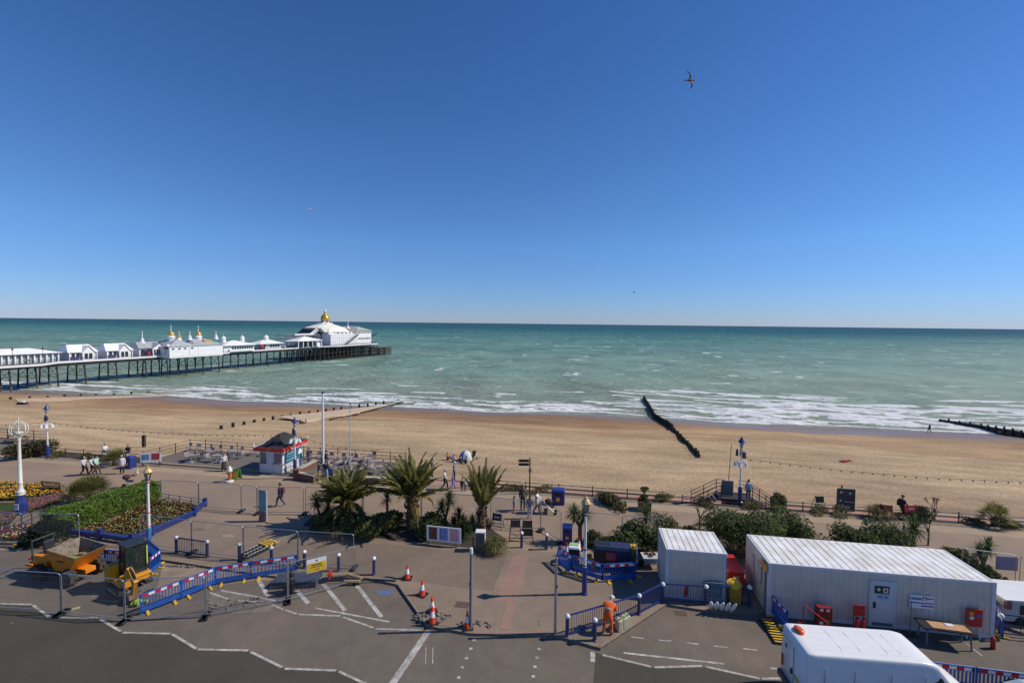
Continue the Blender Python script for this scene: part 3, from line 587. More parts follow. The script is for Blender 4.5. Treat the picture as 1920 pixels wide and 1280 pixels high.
rail_panel(loc0(331, 1035.5), loc0(388.5, 1044), 'short dark blue railing between two bollards below the flower bed', .92, NAVY)
BP = [(1063.5, 1192), (1197.7, 1151), (1242, 1128), (1323, 1133), (1404.5, 1134)]
labs = ['at the crossing end of the blue guard rail', 'midway along the sloping blue guard rail', 'at the corner of the small white container', 'before the small white container by the plastic feet', 'between the two white containers']
for (x, y), s_ in zip(BP, labs): bollard(x, y, 'blue bollard with white cap ' + s_)
bollard(1115, 1200, 'blue bollard with white cap standing free beside the worker in orange')
bollard(1875, 1190, 'blue bollard with white cap right of the long white container', RZ)
labs = ['long blue guard rail behind the worker in orange', 'sloping blue guard rail running to the small container', 'dark guard rail across the front of the small container', 'dark guard rail closing the gap between the two containers']
for i in range(4): rail_panel(loc0(*BP[i]), loc0(*BP[i + 1]), labs[i])
rail_panel(loc0(1875, 1190, RZ), loc0(1985, 1204, RZ), 'blue two-bar rail leading off to the right of the long container', 1.0, NAVY, RZ, RZ, 1.2)
cone = None
def make_cone():
    o = thing('traffic_cone', 'x', 'traffic cone', (0, 0, 0), group='orange and white traffic cones')
    MB().prism([(-.25, -.25), (.25, -.25), (.25, .25), (-.25, .25)], 0, .04).build('base', BLACK, o)
    c = MB(); r0 = lambda z: .175 - .15 * z / .8
    c.lathe([(r0(.04), .04), (r0(.3), .3)], 14, mi=0); c.lathe([(r0(.3) + .002, .3), (r0(.56) + .002, .56)], 14, mi=1); c.lathe([(r0(.56), .56), (r0(.82), .82)], 14, mi=0)
    c.build('cone', [ORANGEC, WREF], o); return o
CN = [((763.5, 1084), 0, 'orange and white cone farthest left, standing on the blue-stained tarmac'), ((791.5, 1115), 0, 'orange and white cone second in the line down the kerb'), ((810, 1148), 0, 'orange and white cone among rubble, behind another cone'), ((810.5, 1167), 0, 'orange and white cone in rubble at the kerb corner, nearest of a close pair'), ((876, 1176), 0, 'orange and white cone at the foot of the grey post'), ((1062, 1041), 0, 'traffic cone beside the blue litter bin behind the tilted barrier'), ((1085, 1030), 0, 'traffic cone under the small cabbage palm by the lamp post')]
for q, z, lab in CN:
    if cone is None: cone = make_cone(); cone['label'] = lab; cone.location = loc0(*q)
    else: copy_thing(cone, lab, loc0(*q), random.uniform(-.5, .5))
# rubble round the broken kerb
rub = mat('rubble', (.17, .15, .13), .95, var=.4, scale=5, bump=.4)
def rubble(px, py, rx, ry, n, z=0.0):
    c = G(px, py, z); b = MB()
    for _ in range(n):
        a = random.uniform(0, 6.28); q = math.sqrt(random.random()); s_ = random.uniform(.02, .09)
        b.box((c.x + rx * q * math.cos(a), c.y + ry * q * math.sin(a), z + s_ * .4), (s_ * 1.6, s_ * 1.2, s_), random.uniform(0, 3), ry=random.uniform(-.4, .4))
    o = b.build('rubble', rub); tag(o, None, None, kind='stuff'); o['label'] = 'broken tarmac rubble scattered at the kerb'; o['category'] = 'rubble'
rubble(812, 1157, .9, .4, 60); rubble(890, 1172, .8, .3, 36); rubble(320, 1062, 1.8, .12, 60, RZ); rubble(440, 1130, 1.6, .5, 40, RZ)
# ================================================================ TEMPORARY FENCE PANELS
WIRE = mat('thin_wire', (.36, .36, .36), .45, .6, var=0)
def fence_proto():
    o = thing('site_fence', 'x', 'fence panel', (0, 0, 0), group='temporary wire fence panels')
    f = MB(); r = .021; c = .12
    pts = [(.03, 0, .12), (.03, 0, 2 - c)] + [(.03 + c - c * math.cos(a), 0, 2 - c + c * math.sin(a)) for a in (.4, .8, 1.2, 1.57)] + [(.97 * 3.5 - .0 - c + c * math.sin(a), 0, 2 - c + c * math.cos(a)) for a in (0, .4, .8, 1.2, 1.57)] + [(3.395, 0, .12)]
    f.tube(pts, r, 8); f.tube([(.03, 0, .16), (3.395, 0, .16)], r, 8); f.build('frame', STEEL, o)
    w_ = MB()
    for i in range(1, 56): x = .03 + 3.365 * i / 56; w_.bar((x, 0, .16), (x, 0, 1.98), .0025)
    for z in (.3, .6, .9, 1.2, 1.5, 1.8): w_.bar((.03, .003, z), (3.395, .003, z), .003)
    w_.build('wire_mesh', WIRE, o)
    ft = MB(); ft.box((.0, 0, .06), (.22, .62, .12)); ft.build('foot', RUBBER, o)
    ft = MB(); ft.box((3.425, 0, .06), (.22, .62, .12)); ft.build('foot', RUBBER, o)
    return o
fp = [None]
def fence(a, b, lab, za=0.0):
    """panel from ground direction a to b; stretched a little to meet its neighbour"""
    A = loc0(*a, za); B = loc0(*b, za); d = B - A; rz = math.atan2(d.y, d.x)
    if fp[0] is None: fp[0] = fence_proto(); o = fp[0]; o['label'] = lab; o.location = A; o.rotation_euler = (0, 0, rz)
    else: o = copy_thing(fp[0], lab, A, rz)
    o.scale = (d.length / 3.425, 1, 1)
    return o
def fence_row(pts, labs, z):
    for i in range(len(pts) - 1): fence(pts[i], pts[i + 1], labs[i], z)
fence_row([(-60, 1139), (116, 1151), (234, 1165), (386, 1157), (540, 1128), (668, 1092)], ['wire fence panel at the lower left edge in front of the dumper', 'wire fence panel in front of the mini digger', 'wire fence panel in front of the first blue barriers', 'wire fence panel ending at the black coat, above the zigzag line', 'wire fence panel carrying a yellow and white notice'], RZ)
fence_row([(262, 1022), (360, 1037), (457, 1049), (559, 1059), (664, 1066)], ['wire fence panel between the striped lamp and the short railing', 'wire fence panel behind the short railing left of the pallet', 'wire fence panel in front of the pallet of feet', 'wire fence panel before the palm shadows, right of the pallet'], 0)
fence_row([(302, 949), (373, 953), (453, 959)], ['back wire fence panel beside the corner of the flower bed hedge', 'back wire fence panel below the ice cream model'], 0)
fence((453, 959), (482, 963.5), 'narrow wire fence panel left of the totem sign'); fence((482, 963.5), (570, 964), 'wire fence panel behind the totem sign and the walking man')
fence_row([(572, 964), (680, 966), (790, 974), (900, 982)], ['wire fence panel behind the left end of the palm bed', 'wire fence panel behind the middle of the palm bed', 'wire fence panel behind the right end of the palm bed'], 0)
fence((919, 985), (1014, 995), 'wire fence panel behind the menu easels, before the family'); fence((1014, 995), (1052, 1018), 'wire fence panel set at an angle beside the blue litter bin')
fence((1083, 1016), (1166, 1024), 'wire fence panel behind the cabbage palm and lamp post'); fence((1166, 1024), (1243, 1032), 'wire fence panel against the shrubs left of the small container')
fence((1800, 1094), (1903, 1110), 'wire fence panel beyond the right end of the long container'); fence((1909, 1111), (2010, 1128), 'wire fence panel at the right edge of the view')
fence_row([(-70, 1013), (42, 1021), (150, 1024)], ['wire fence panel at the left edge before the red flowers', 'wire fence panel behind the dumper before the dark shrub'], 0)
# yellow blocks on fence feet, the notice, the black coat
def notice(px, py, zc, w_, h_, label, name, rz, mats, band):
    P = loc0(px, py, RZ); o = thing(name, label, 'sign', (P.x, P.y, RZ + zc), rz)
    b = MB(); b.box((0, 0, 0), (w_, .012, h_)); b.build('board', mats[0], o); c = MB(); c.box((0, -.008, -h_ * .14), (w_ * .96, .006, h_ * .68)); p_ = c.build('panel', mats[1], o)
    q = MB(); q.box((0, -.013, .02), (w_ * .5, .004, .05)); q.box((0, -.013, -.09), (w_ * .62, .004, .035)); q.box((.0, -.013, -.22), (w_ * .28, .004, .03)); q.build('lettering', BLACK, p_)
    m_ = MB(); m_.prism([(-.06, -.05), (.06, -.05), (0, .06)], 0, .004); q = m_.build('symbol', BLACK, o, (0, -.008, h_ * .36)); q.rotation_euler = (R(90), 0, 0)
    return o
a_ = loc0(540, 1128, RZ); b_ = loc0(668, 1092, RZ); frz = math.atan2((b_ - a_).y, (b_ - a_).x)
notice(594, 1113, 1.55, .95, .7, 'white and yellow safety notice hung on the wire fence', 'safety_notice', frz, [WREF, YELLOW], None)
# ================================================================ BLUE PLASTIC PEDESTRIAN BARRIERS
def barrier_proto():
    o = thing('pedestrian_barrier', 'x', 'barrier', (0, 0, 0), group='blue plastic pedestrian barriers')
    b = MB(); Ln = 2.0
    b.box((Ln / 2, 0, .24), (Ln, .05, .22)); b.box((Ln / 2, 0, .90), (Ln, .05, .18))
    for x in (.03, Ln - .03): b.box((x, 0, .56), (.06, .05, .9))
    n = 13
    for i in range(1, n): b.box((i * Ln / n, 0, .58), (.045, .04, .47))
    b.tube([(.06, 0, .15), (.06, 0, .05)], .02, 6); b.tube([(.03, 0, .99), (Ln - .03, 0, .99)], .03, 8)
    for x in (.35, 1.65): b.box((x, 0, .12), (.1, .05, .06))
    b.build('panel', BLUEP, o)
    s_ = MB()
    for i in range(6): s_.box((.28 + i * .288, -.027, .9), (.287, .004, .13), mi=i % 2)
    s_.build('reflective_strip', [REDREF, WREF], o)
    for x in (.35, 1.65):
        f = MB(); f.prism([(x - .07, -.3), (x + .07, -.3), (x + .07, .3), (x - .07, .3)], 0, .05); f.box((x, 0, .08), (.12, .12, .06)); f.build('foot', YELLOW, o)
    return o
bp_ = [None]
def barrier(a, b, lab, z=RZ, flat=None):
    A = loc0(*a, z); B = loc0(*b, z); d = B - A; rz = math.atan2(d.y, d.x)
    if bp_[0] is None: bp_[0] = barrier_proto(); o = bp_[0]; o['label'] = lab; o.location = A; o.rotation_euler = (0, 0, rz)
    else: o = copy_thing(bp_[0], lab, A, rz)
    o.scale = (d.length / 2.02, 1, 1); return o
for (a, b), lab in zip([((262, 1153), (341, 1123)), ((341, 1123), (404, 1097)), ((404, 1097), (470, 1086)), ((470, 1086), (558, 1072))], ['blue barrier nearest the digger bucket, first in the long row', 'blue barrier with red and white strip, second in the long row from the digger', 'blue barrier third in the long row, leaning line towards the grey stack', 'blue barrier at the far end of the long row beside the stacked grey panels']): barrier(a, b, lab)
barrier((280, 1080), (301, 1062), 'blue barrier right behind the digger cab'); barrier((301, 1062), (276, 1040), 'blue barrier behind the digger below the striped lamp'); barrier((196, 1062), (240, 1066), 'dark barrier between the dumper and the digger')
o = barrier((1041, 1054), (1066, 1077), 'blue barrier tilted at the left of the enclosure by the lamp post', 0); o.rotation_euler = (R(-14), 0, o.rotation_euler[2])
for (a, b), lab in zip([((1073, 1073), (1130, 1091)), ((1130, 1091), (1192, 1087)), ((1192, 1087), (1194, 1050))], ['blue barrier across the front of the enclosure behind the tall lamp', 'blue barrier at the right front corner of the enclosure', 'blue barrier closing the right side of the enclosure']): barrier(a, b, lab, 0)
barrier((1443, 1148), (1476, 1184), 'blue barrier standing end-on before the long container near the red handrail')
barrier((1730, 1284), (1826, 1297), 'blue barrier just beyond the white van bonnet'); barrier((1828, 1297), (1930, 1311), 'blue barrier above the pale car at the lower right corner')
barrier((1861, 1158), (1880, 1202), 'blue barrier leaning in the gap right of the long container')
# ================================================================ GROYNES
def groyne(pxa, pxb, label, top, zoff, m, width=.3, posts=1.5, ph=.5, wall=True, bends=()):
    """timber groyne between two points of the beach given as survey directions"""
    def bp(px, py):
        z = -5.0
        for _ in range(6): q = G(px, py, z); z = max(beach_z(st(q)[1]), SEA - .3)
        return q
    pts = [bp(*pxa)] + [bp(*b) for b in bends] + [bp(*pxb)]
    o = thing('groyne', label, 'groyne', (0, 0, 0)); w_ = MB(); p_ = MB(); wl = MB()
    T0 = top; ns_ = len(pts) - 1
    for si, (a, b) in enumerate(zip(pts[:-1], pts[1:])):
        top = T0 * (.75 + .95 * si / max(1, ns_ - 1)) if wall and ns_ > 2 else T0; d = b - a; n = int(d.length / 2.0) + 1
        up = Vector((0, 0, 1))
        if wall:
            for k in range(n):
                q0 = a + d * (k / n); q1 = a + d * ((k + 1) / n); za = q0.z; zb = q1.z
                for r in range(4): w_.bar(q0 + up * (-.5 + top * .28 * r + .25), q1 + up * (-.5 + top * .28 * r + .25 + random.uniform(-.02, .02)), width * .5, top * .27)
        m_ = int(d.length / posts) + 1; sd_ = Vector((-d.y, d.x, 0)).normalized()
        for k in range(m_):
            q = a + d * (k / m_); hgt = top + ph * random.uniform(.5, 1.1)
            MB().bar(q - up * 1.0 + sd_ * .22, q + up * (hgt - .3) + sd_ * .22, .24).build('post', m, o) if wall else MB().bar(q - up * 1.0, q + up * (hgt - .1), .36).build('post', m, o)
    if wall: w_.build('planking', m, o)
    return o
TIM = mat('bleached_timber', (.36, .27, .17), .9, var=.2, scale=2); GREENT = mat('weedy_timber', (.045, .05, .025), .8, var=.4, scale=1.2)
groyne((1312, 858), (1207, 751), 'dark weedy groyne in the middle of the beach running out to the surf', 1.0, 0, GREENT, posts=1.7, bends=((1262, 806), (1226, 783)))
groyne((1935, 823), (1760, 794), 'dark timber groyne with a row of posts at the right edge of the beach', 1.35, 0, DWOOD, posts=2.0, bends=((1840, 806),))
groyne((415, 804), (760, 751), 'row of dark groyne posts on a pale shingle bank left of the flagpole', .35, 0, DWOOD, posts=3.0, ph=.45, wall=False, bends=((512, 786), (545, 780), (640, 767)))
groyne((20, 748), (368, 733), 'buried groyne posts near the foot of the pier', .2, 0, DWOOD, posts=4.0, ph=.4, wall=False, bends=((180, 740),))
def bank(pa, pb, wd, hgt, label, m):
    """shingle banked against a groyne, with its timber toe"""
    A, B = [Vector(q) for q in (pa, pb)]
    d = (B - A); n = Vector((d.y, -d.x, 0)).normalized(); o = MB(); N = 40; vs = []; fs = []
    for i in range(N + 1):
        q = A + d * (i / N); wq = wd * (1 - .8 * i / N) + random.uniform(-.25, .25)
        for j in range(9):
            f = j / 8; x = q + n * wq * f; s_ = st(x)[1]; zz = max(beach_z(s_), SEA - .1) + hgt * (1 - f * .9) * (1 - .5 * i / N) + random.uniform(-.02, .02) - (.5 if j == 8 else 0); vs.append((x.x, x.y, zz))
    for i in range(N):
        for j in range(8): k = i * 9 + j; fs.append((k, k + 1, k + 10, k + 9))
    o.add(vs, fs); ob = o.build('shingle_bank', m, smooth=True); return struct(ob)
MBANK = mat('pale_shingle', (.52, .39, .26), .95, var=.12, scale=1.5, bump=.5)
def bpt(px, py):
    z = -5.0
    for _ in range(8): q = G(px, py, z); z = max(beach_z(st(q)[1]), SEA)
    return q
bank(bpt(520, 786), bpt(755, 752), 7.5, .55, '', MBANK)
bank(bpt(30, 750), bpt(360, 734), 7, .4, '', MBANK)
toe = MB(); 
for a, b in [((618, 788), (640, 783)), ((640, 784), (672, 777)), ((676, 775), (765, 752))]: 
    A = bpt(*a); B = bpt(*b); toe.bar(A + Vector((0, 0, .12)), B + Vector((0, 0, .1)), .2, .3)
tag(toe.build('timber_toe_boards', DWOOD), 'dark timber boards holding the seaward foot of the shingle bank', 'timber boards')
# ================================================================ THE PIER
ZD = 0.7
EP = Vector((.3377, .9413, 0)); NP = Vector((.9413, -.3377, 0)); A0 = G(100, 678.6, ZD); PRZ = math.atan2(EP.y, EP.x)
def PW(u, y, z=0.0): return A0 + EP * u - NP * y + Vector((0, 0, z))
def PU(px, y=0.0):
    lo, hi = -60.0, 220.0
    for _ in range(50):
        m_ = (lo + hi) / 2
        if proj(PW(m_, y))[0] < px: lo = m_
        else: hi = m_
    return lo
def PH(u, y, py): return HZ(PW(u, y), py) - ZD
pier = thing('pier', 'long white-edged seaside pier on dark iron trestles', 'pier', A0, PRZ)
PDECK = mat('pier_deck_boards', (.16, .14, .15), .8, var=.2); NAVYR = mat('dark_blue_railing', (.06, .06, .15), .5); IRON = mat('dark_painted_iron', (.035, .027, .025), .6, var=.3, scale=.6)
IRONB = mat('weathered_iron', (.10, .075, .055), .8, var=.4, scale=.5)
uH0, uH1 = PU(632, -4), PU(708, -4); uC0, uC1 = PU(318, -4.0), PU(428, -4.0); uS = PU(108)
outline = [(-90, -5), (uS - 6, -5), (uS, 0), (uC0, 0), (uC0 + .1, -4), (uC1, -4), (uC1 + 4, 0), (uH0 - 8, 0), (uH0, -4), (uH1, -4), (uH1, 24), (uH0 - 12, 24), (uH0 - 14, 10), (-90, 10)]
MB().prism(outline, -.5, 0).build('deck', PDECK, pier)
fs_ = MB(); rl = MB(); near = [(-90, -5), (uS - 6, -5), (uS, 0), (uC0, 0), (uC0 + .1, -4), (uC1, -4), (uC1 + 4, 0), (uH0 - 8, 0), (uH0, -4), (uH1, -4), (uH1, 24)]
for ia, (a, b) in enumerate(zip(near[:-1], near[1:])):
    fs_.bar((a[0], a[1] - .06, -.22), (b[0], b[1] - .06, -.22), .12, .62)
    if ia in (3, 4): continue
    d = Vector((b[0] - a[0], b[1] - a[1], 0)); n = int(d.length / 1.6) + 1
    for k in range(n): q = Vector((a[0], a[1], 0)) + d * (k / n); rl.bar(q, q + Vector((0, 0, 1.05)), .08)
    for z in (.35, .7, 1.05): rl.bar((a[0], a[1] + .05, z), (b[0], b[1] + .05, z), .07)
fs_.build('fascia', WHITE, pier); rl.build('railing', NAVYR, pier)
gd = MB()
for y in (.6, 4.5, 9.2): gd.bar((-90, y, -1.0), (uH1, y, -1.0), .35, 1.0)
for x in np.arange(-90, uH0, 1.5): gd.bar((x, .5, -1.4), (x + 1.5, .5, -.6), .12); gd.bar((x, .5, -.6), (x + 1.5, .5, -1.4), .12)
gd.build('girders', IRON, pier)
def bent(u, ys, lean=.9):
    P = PW(u, 0); s_ = st(P)[1]; zb = min(max(beach_z(s_), SEA - 1.2), 0) - ZD - .6
    b = MB(); n = len(ys)
    for i, y in enumerate(ys):
        sp = lean * (i / (n - 1) * 2 - 1) if n > 1 else 0
        b.tube([(u, y, -1.2), (u, y + sp, zb)], [.2, .24], 8, mi=0); b.lathe([(.34, -1.7), (.2, -2.4)], 8, (u, y, 0))
        b.tube([(u, y + sp * .68, zb + (-1.2 - zb) * .32), (u, y + sp, zb)], [.245, .26], 8, mi=1)
    for f in (.45, .75):
        z = -1.2 + (zb + 1.2) * f; b.bar((u, ys[0] - lean * f, z), (u, ys[-1] + lean * f, z), .14)
    for i in range(n - 1):
        for p, q in ((i, i + 1), (i + 1, i)): b.bar((u, ys[p], -1.6), (u, ys[q] + lean * .45 * (q / (n - 1) * 2 - 1), -1.2 + (zb + 1.2) * .45), .07)
    b.build('trestle', [IRON, IRONB], pier)
u = -78.0
while u < uS - 9: bent(u, [-4.2, .5, 4.8, 9]); u += 9.5
BENTS = [PU(p, .6) for p in (66, 106, 158, 217, 272)]
for x in BENTS: bent(x, [.6, 4.8, 9.2])
u = PU(300, 0)
while u < uC1 + 2: bent(u, [-3.6, .6, 4.8, 9.2]); u += 6.6
u = uC1 + 8
while u < uH0 - 14: bent(u, [.6, 4.8, 9.2]); u += 7.6
u = uH0 - 12
while u < uH1 + .5: bent(u, [-3.6, -.4, 3, 6.5, 10, 14, 18.5, 23.5], .25); u += 3.0
br = MB()                                     # ties between neighbouring trestles
us = [-78 + 9.5 * k for k in range(8)] + BENTS
for a, b in zip(us[:-1], us[1:]):
    if b > a: br.bar((a, .6, -3.6), (b, .6, -3.6), .1); br.bar((a, 9.2, -3.6), (b, 9.2, -3.6), .1); br.bar((a, .6, -1.6), (b, .6, -4.2), .06); br.bar((b, .6, -1.6), (a, .6, -4.2), .06)
br.bar((uC0, -3.8, -4), (uC1, -3.8, -4), .12); br.bar((uC1, .5, -4), (uH0, .5, -4), .12); br.bar((uH0 - 10, -3.8, -3.6), (uH1, -3.8, -3.6), .14); br.bar((uH0 - 10, -3.9, -5.8), (uH1, -3.9, -5.8), .14)
br.build('bracing', IRON, pier)
# landing stage at the head
o = thing('landing_stage', 'low brown timber landing stage at the end of the pier', 'landing stage', PW(uH1, 0), PRZ); b = MB()
for x in np.arange(1.0, 14.5, 1.3):
    for y in (-4, 0, 5, 10): b.bar((x, y, -8.6), (x, y, -2.4 - .06 * x), .3)
for z in (-2.8, -4.2, -5.6): 
    for y in (-4.2, 10.2): b.bar((.6, y, z), (14.4, y, z), .22)
    b.bar((14.5, -4, z), (14.5, 10, z), .22)
b.build('piles', mat('brown_timber_piles', (.085, .05, .04), .85, var=.35), o); MB().box((7.5, 3, -2.7), (14, 14.4, .25)).build('deck', PDECK, o)
# ---- pier buildings
PROOF = mat('white_roof', (.82, .81, .80), .6, var=.05, scale=.5); GROOF = mat('grey_lead_roof', (.40, .41, .42), .6, var=.12, scale=.6); PWALL = mat('white_boarding', (.84, .83, .82), .6, var=.05, scale=.8)
CROOF = mat('cream_roof', (.76, .73, .64), .65, var=.08, scale=.4)
def bld(name, label, px0, px1, y0, depth, cat='building'):
    u0, u1 = PU(px0, y0), PU(px1, y0); return thing(name, label, cat, PW(u0, y0, 0), PRZ), u1 - u0, u0
def hip(w_, d_, z0, z1, ov=.4, ridge=None):
    r = MB(); rl_ = ridge if ridge is not None else min(w_, d_) / 2
    a, b, c, e = (-ov, -ov, z0), (w_ + ov, -ov, z0), (w_ + ov, d_ + ov, z0), (-ov, d_ + ov, z0)
    if w_ >= d_: p_, q = (rl_, d_ / 2, z1), (w_ - rl_, d_ / 2, z1); fs = [(0, 1, 5, 4), (1, 2, 5), (2, 3, 4, 5), (3, 0, 4), (3, 2, 1, 0)]
    else: p_, q = (w_ / 2, rl_, z1), (w_ / 2, d_ - rl_, z1); fs = [(0, 1, 4), (1, 2, 5, 4), (2, 3, 5), (3, 0, 4, 5), (3, 2, 1, 0)]
    r.add([a, b, c, e, p_, q], fs); return r
def windows(o, x0, x1, n, z0, z1, y=-.02, wf=.7, m=GLASS, axis='x', x=0):
    for i in range(n):
        c = x0 + (x1 - x0) * (i + .5) / n; ww = (x1 - x0) / n * wf
        b = MB()
        if axis == 'x': b.box((c, y, (z0 + z1) / 2), (ww, .06, z1 - z0))
        else: b.box((x, c, (z0 + z1) / 2), (.06, ww, z1 - z0))
        b.build('window', m, o)
def spire(o, x, y, z, h, r=.5, dome=None):
    c = MB(); c.lathe([(r * 1.15, 0), (r * 1.1, .5), (r * .8, .7), (r * .7, 1.2), (r * .9, 1.3), (r * .35, 1.7), (.16, 2.1), (.08, h)], 8, (x, y, z)); q = c.build('spire', PWALL, o)
    if dome: MB().lathe([(r * .95, 1.35), (r * 1.0, 1.7), (r * .5, 2.2), (.08, 2.5)], 8, (x, y, z)).build('spire_cap', dome, q)
PASTEL = mat('colourful_stall_fronts', (.30, .42, .44), .35, var=.5, scale=.5, tint=(.45, .38, .22))
# long shelter
o, w_, u0 = bld('pier_shelter', 'long low white shelter with glazed front at the shore end of the pier', -70, 115, 1.5, 6)
hh = PH(u0 + w_, 1.5, 668); MB().box((w_ / 2, 3.2, 1.35), (w_ - 1, 5, 2.7)).build('wall', PASTEL, o)
for i in range(15): MB().box((.6 + i * (w_ - 1.2) / 14, .2, 1.35), (.35, .3, 2.7)).build('column', PWALL, o)
hip(w_, 6.4, 2.7, 4.3, .5, 6).build('roof', PROOF, o)
lp = MB()
# gabled cottages
def cottage(px0, px1, label, wm):
    o, w_, u0 = bld('gabled_kiosk', label, px0, px1, 2, 6, 'kiosk'); d_ = 5.5; h = 2.7; top = 4.9
    MB().box((w_ / 2, d_ / 2, h / 2), (w_ - .8, d_, h)).build('wall', wm, o)
    r = MB(); r.extr([(-.3, h - .1), (-.3, h + .1), (w_ + .3, h + .1), (w_ + .3, h - .1)], -.4, -.2)
    r = MB(); vs = [(-.2, -.5, h - .2), (w_ + .2, -.5, h - .2), (w_ - 1.0, d_ / 2, top), (1.0, d_ / 2, top), (-.2, d_ + .5, h - .2), (w_ + .2, d_ + .5, h - .2)]
    r.add(vs, [(0, 1, 2, 3), (5, 4, 3, 2), (0, 3, 4), (1, 5, 2), (0, 4, 5, 1)])
    gx = w_ * .64; r.add([(gx - 1.9, -1.0, h - .5), (gx, -1.0, top - .3), (gx, d_ / 2, top - .25), (gx - 2.0, .4, h - .1), (gx + 1.9, -1.0, h - .5), (gx + 2.0, .4, h - .1)], [(0, 1, 2, 3), (1, 4, 5, 2)])
    r.build('roof', PROOF, o)
    MB().prism([(gx - 1.6, 0), (gx + 1.6, 0), (gx + 1.6, h - .3), (gx, top - .6), (gx - 1.6, h - .3)], .55, .75).build('gable', PWALL, o).rotation_euler = (R(90), 0, 0)
    windows(o, gx - 1.2, gx + 1.2, 2, .3, 2.1, -.8); windows(o, .8, gx - 1.8, 2, .7, 2.2, -.03)
    for x in (.3, w_ - .3): MB().box((x, -.3, h / 2), (.2, .2, h)).build('column', PWALL, o)
    MB().box((1.5, -.3, .6), (2.6, .15, 1.1)).build('counter', NAVYR, o)
cottage(127, 183, 'white gabled kiosk on the pier, nearest the long shelter', PWALL)
cottage(198, 249, 'white gabled kiosk on the pier with glazed gable, nearer the domes', PWALL)
# arcade with grey roofs
o, w_, u0 = bld('pier_arcade', 'grey-roofed gabled arcade on the pier with a red figure outside', 262, 322, 2, 8)
MB().box((w_ / 2, 3.5, 1.5), (w_, 6.5, 3)).build('wall', PWALL, o); r = MB(); r.add([(-.5, -.4, 2.9), (w_, -.4, 2.9), (w_, 3.5, 5), (.8, 3.5, 5), (-.5, 7.4, 2.9), (w_, 7.4, 2.9)], [(0, 1, 2, 3), (4, 3, 2, 5), (0, 3, 4), (1, 5, 2), (0, 4, 5, 1)])
gx = w_ * .55; r.add([(gx - 2.6, -1.2, 2.6), (gx, -1.2, 4.7), (gx, 3, 4.8), (gx - 2.6, .8, 2.9), (gx + 2.6, -1.2, 2.6), (gx + 2.6, .8, 2.9)], [(0, 1, 2, 3), (1, 4, 5, 2)]); r.build('roof', GROOF, o)
q = MB().prism([(gx - 2.3, 0), (gx + 2.3, 0), (gx + 2.3, 2.6), (gx, 4.3), (gx - 2.3, 2.6)], .7, .95).build('gable', PWALL, o); q.rotation_euler = (R(90), 0, 0)
windows(o, gx - 2, gx + 2, 5, .5, 2.3, -.98); windows(o, gx + 2.6, w_ - .5, 4, .8, 2.3, -.03); windows(o, .4, gx - 2.6, 2, .3, 2.3, -.03, .8)
spire(o, w_ * .28, 3.5, 4.6, PH(u0 + 3, 5.5, 620) - 4.6, .7); MB().lathe([(.3, 0), (.55, .5), (.5, 1.0), (.25, 1.3), (.3, 1.6), (.05, 1.9)], 8, (w_ * .22, -.9, 0)).build('red_figure', RED, o)
# big white arcade flush with the widened edge
o, w_, u0 = bld('pier_hall', 'long blank white hall on the pier with grey hipped roofs and two gold domed turrets', 318, 418, -4.25, 12)
hw = PH(u0 + w_ * .5, -4.2, 648); d_ = 11
MB().box((w_ / 2, d_ / 2, hw / 2 - .45), (w_, d_, hw + .9)).build('wall', PWALL, o); 
for a, b, z in ((0, .46, 2.6), (.44, 1.0, 2.4)):
    q = hip(w_ * (b - a), d_, hw, hw + z, .3, 3.2).build('roof', GROOF, o); q.location = (w_ * a, 0, .004 if a else 0)
sk = MB(); sk.box((w_ / 2, -.03, -.15), (w_ + .1, .1, .35)); sk.build('skirting', PROOF, o)
for x in (.52, .36): MB().box((w_ * x, -.06, hw / 2), (.35, .12, hw)).build('pilaster', PWALL, o)
for x in (.06, .17, .27, .40): MB().box((w_ * x, -.04, hw - .8), (.9, .08, .5)).build('window', GLASS, o)
g_ = MB(); g_.box((1.2, 1.4, hw + .3), (2.6, 2.6, 1.0), top=(1, .05)); q = g_.build('porch_gable', PWALL, o); MB().box((-.04, 2.2, 1.4), (.08, 1.6, 2.2)).build('door', PASTEL, o); MB().box((-.05, 2, 2.9), (.1, 2.6, .8)).build('window', GLASS, o)
def turret(px, pyb, pyd, label, gold_base=False):
    x = PU(px, 2) - u0; y = 5.8; zb = hw + .6; zd = PH(x + u0, 2, pyd)
    t_ = MB(); t_.lathe([(1.15, zb - .5), (1.1, zd - 1.3), (1.35, zd - 1.2), (1.35, zd - .9), (1.05, zd - .8), (1.0, zd - .1)], 10, (x, y, 0)); q = t_.build('turret', PWALL, o)
    MB().lathe([(1.15, zd - .1), (1.2, zd + .1), (1.05, zd + .6), (.6, zd + 1.0), (.2, zd + 1.2)], 12, (x, y, 0)).build('dome', GOLD, q, smooth=True); MB().lathe([(.2, zd + 1.2), (.13, zd + 1.5), (.09, zd + 3.6)], 6, (x, y, 0)).build('finial', PWALL, q)
    if gold_base: MB().box((x + 1.6, y - 2.2, hw + 1.2), (3, 2, 1.7)).build('sign_board', mat('ochre_board', (.6, .36, .1), .6), q)
turret(320, 640, 627, ''); turret(371, 640, 627, '', True)
for px, g_ in ((334, GOLD), (354, None), (403, None)): spire(o, PU(px, 2) - u0, 5.5, hw + 2.0, PH(PU(px, 2), 2, 620) - hw - 2.0, .75, g_)
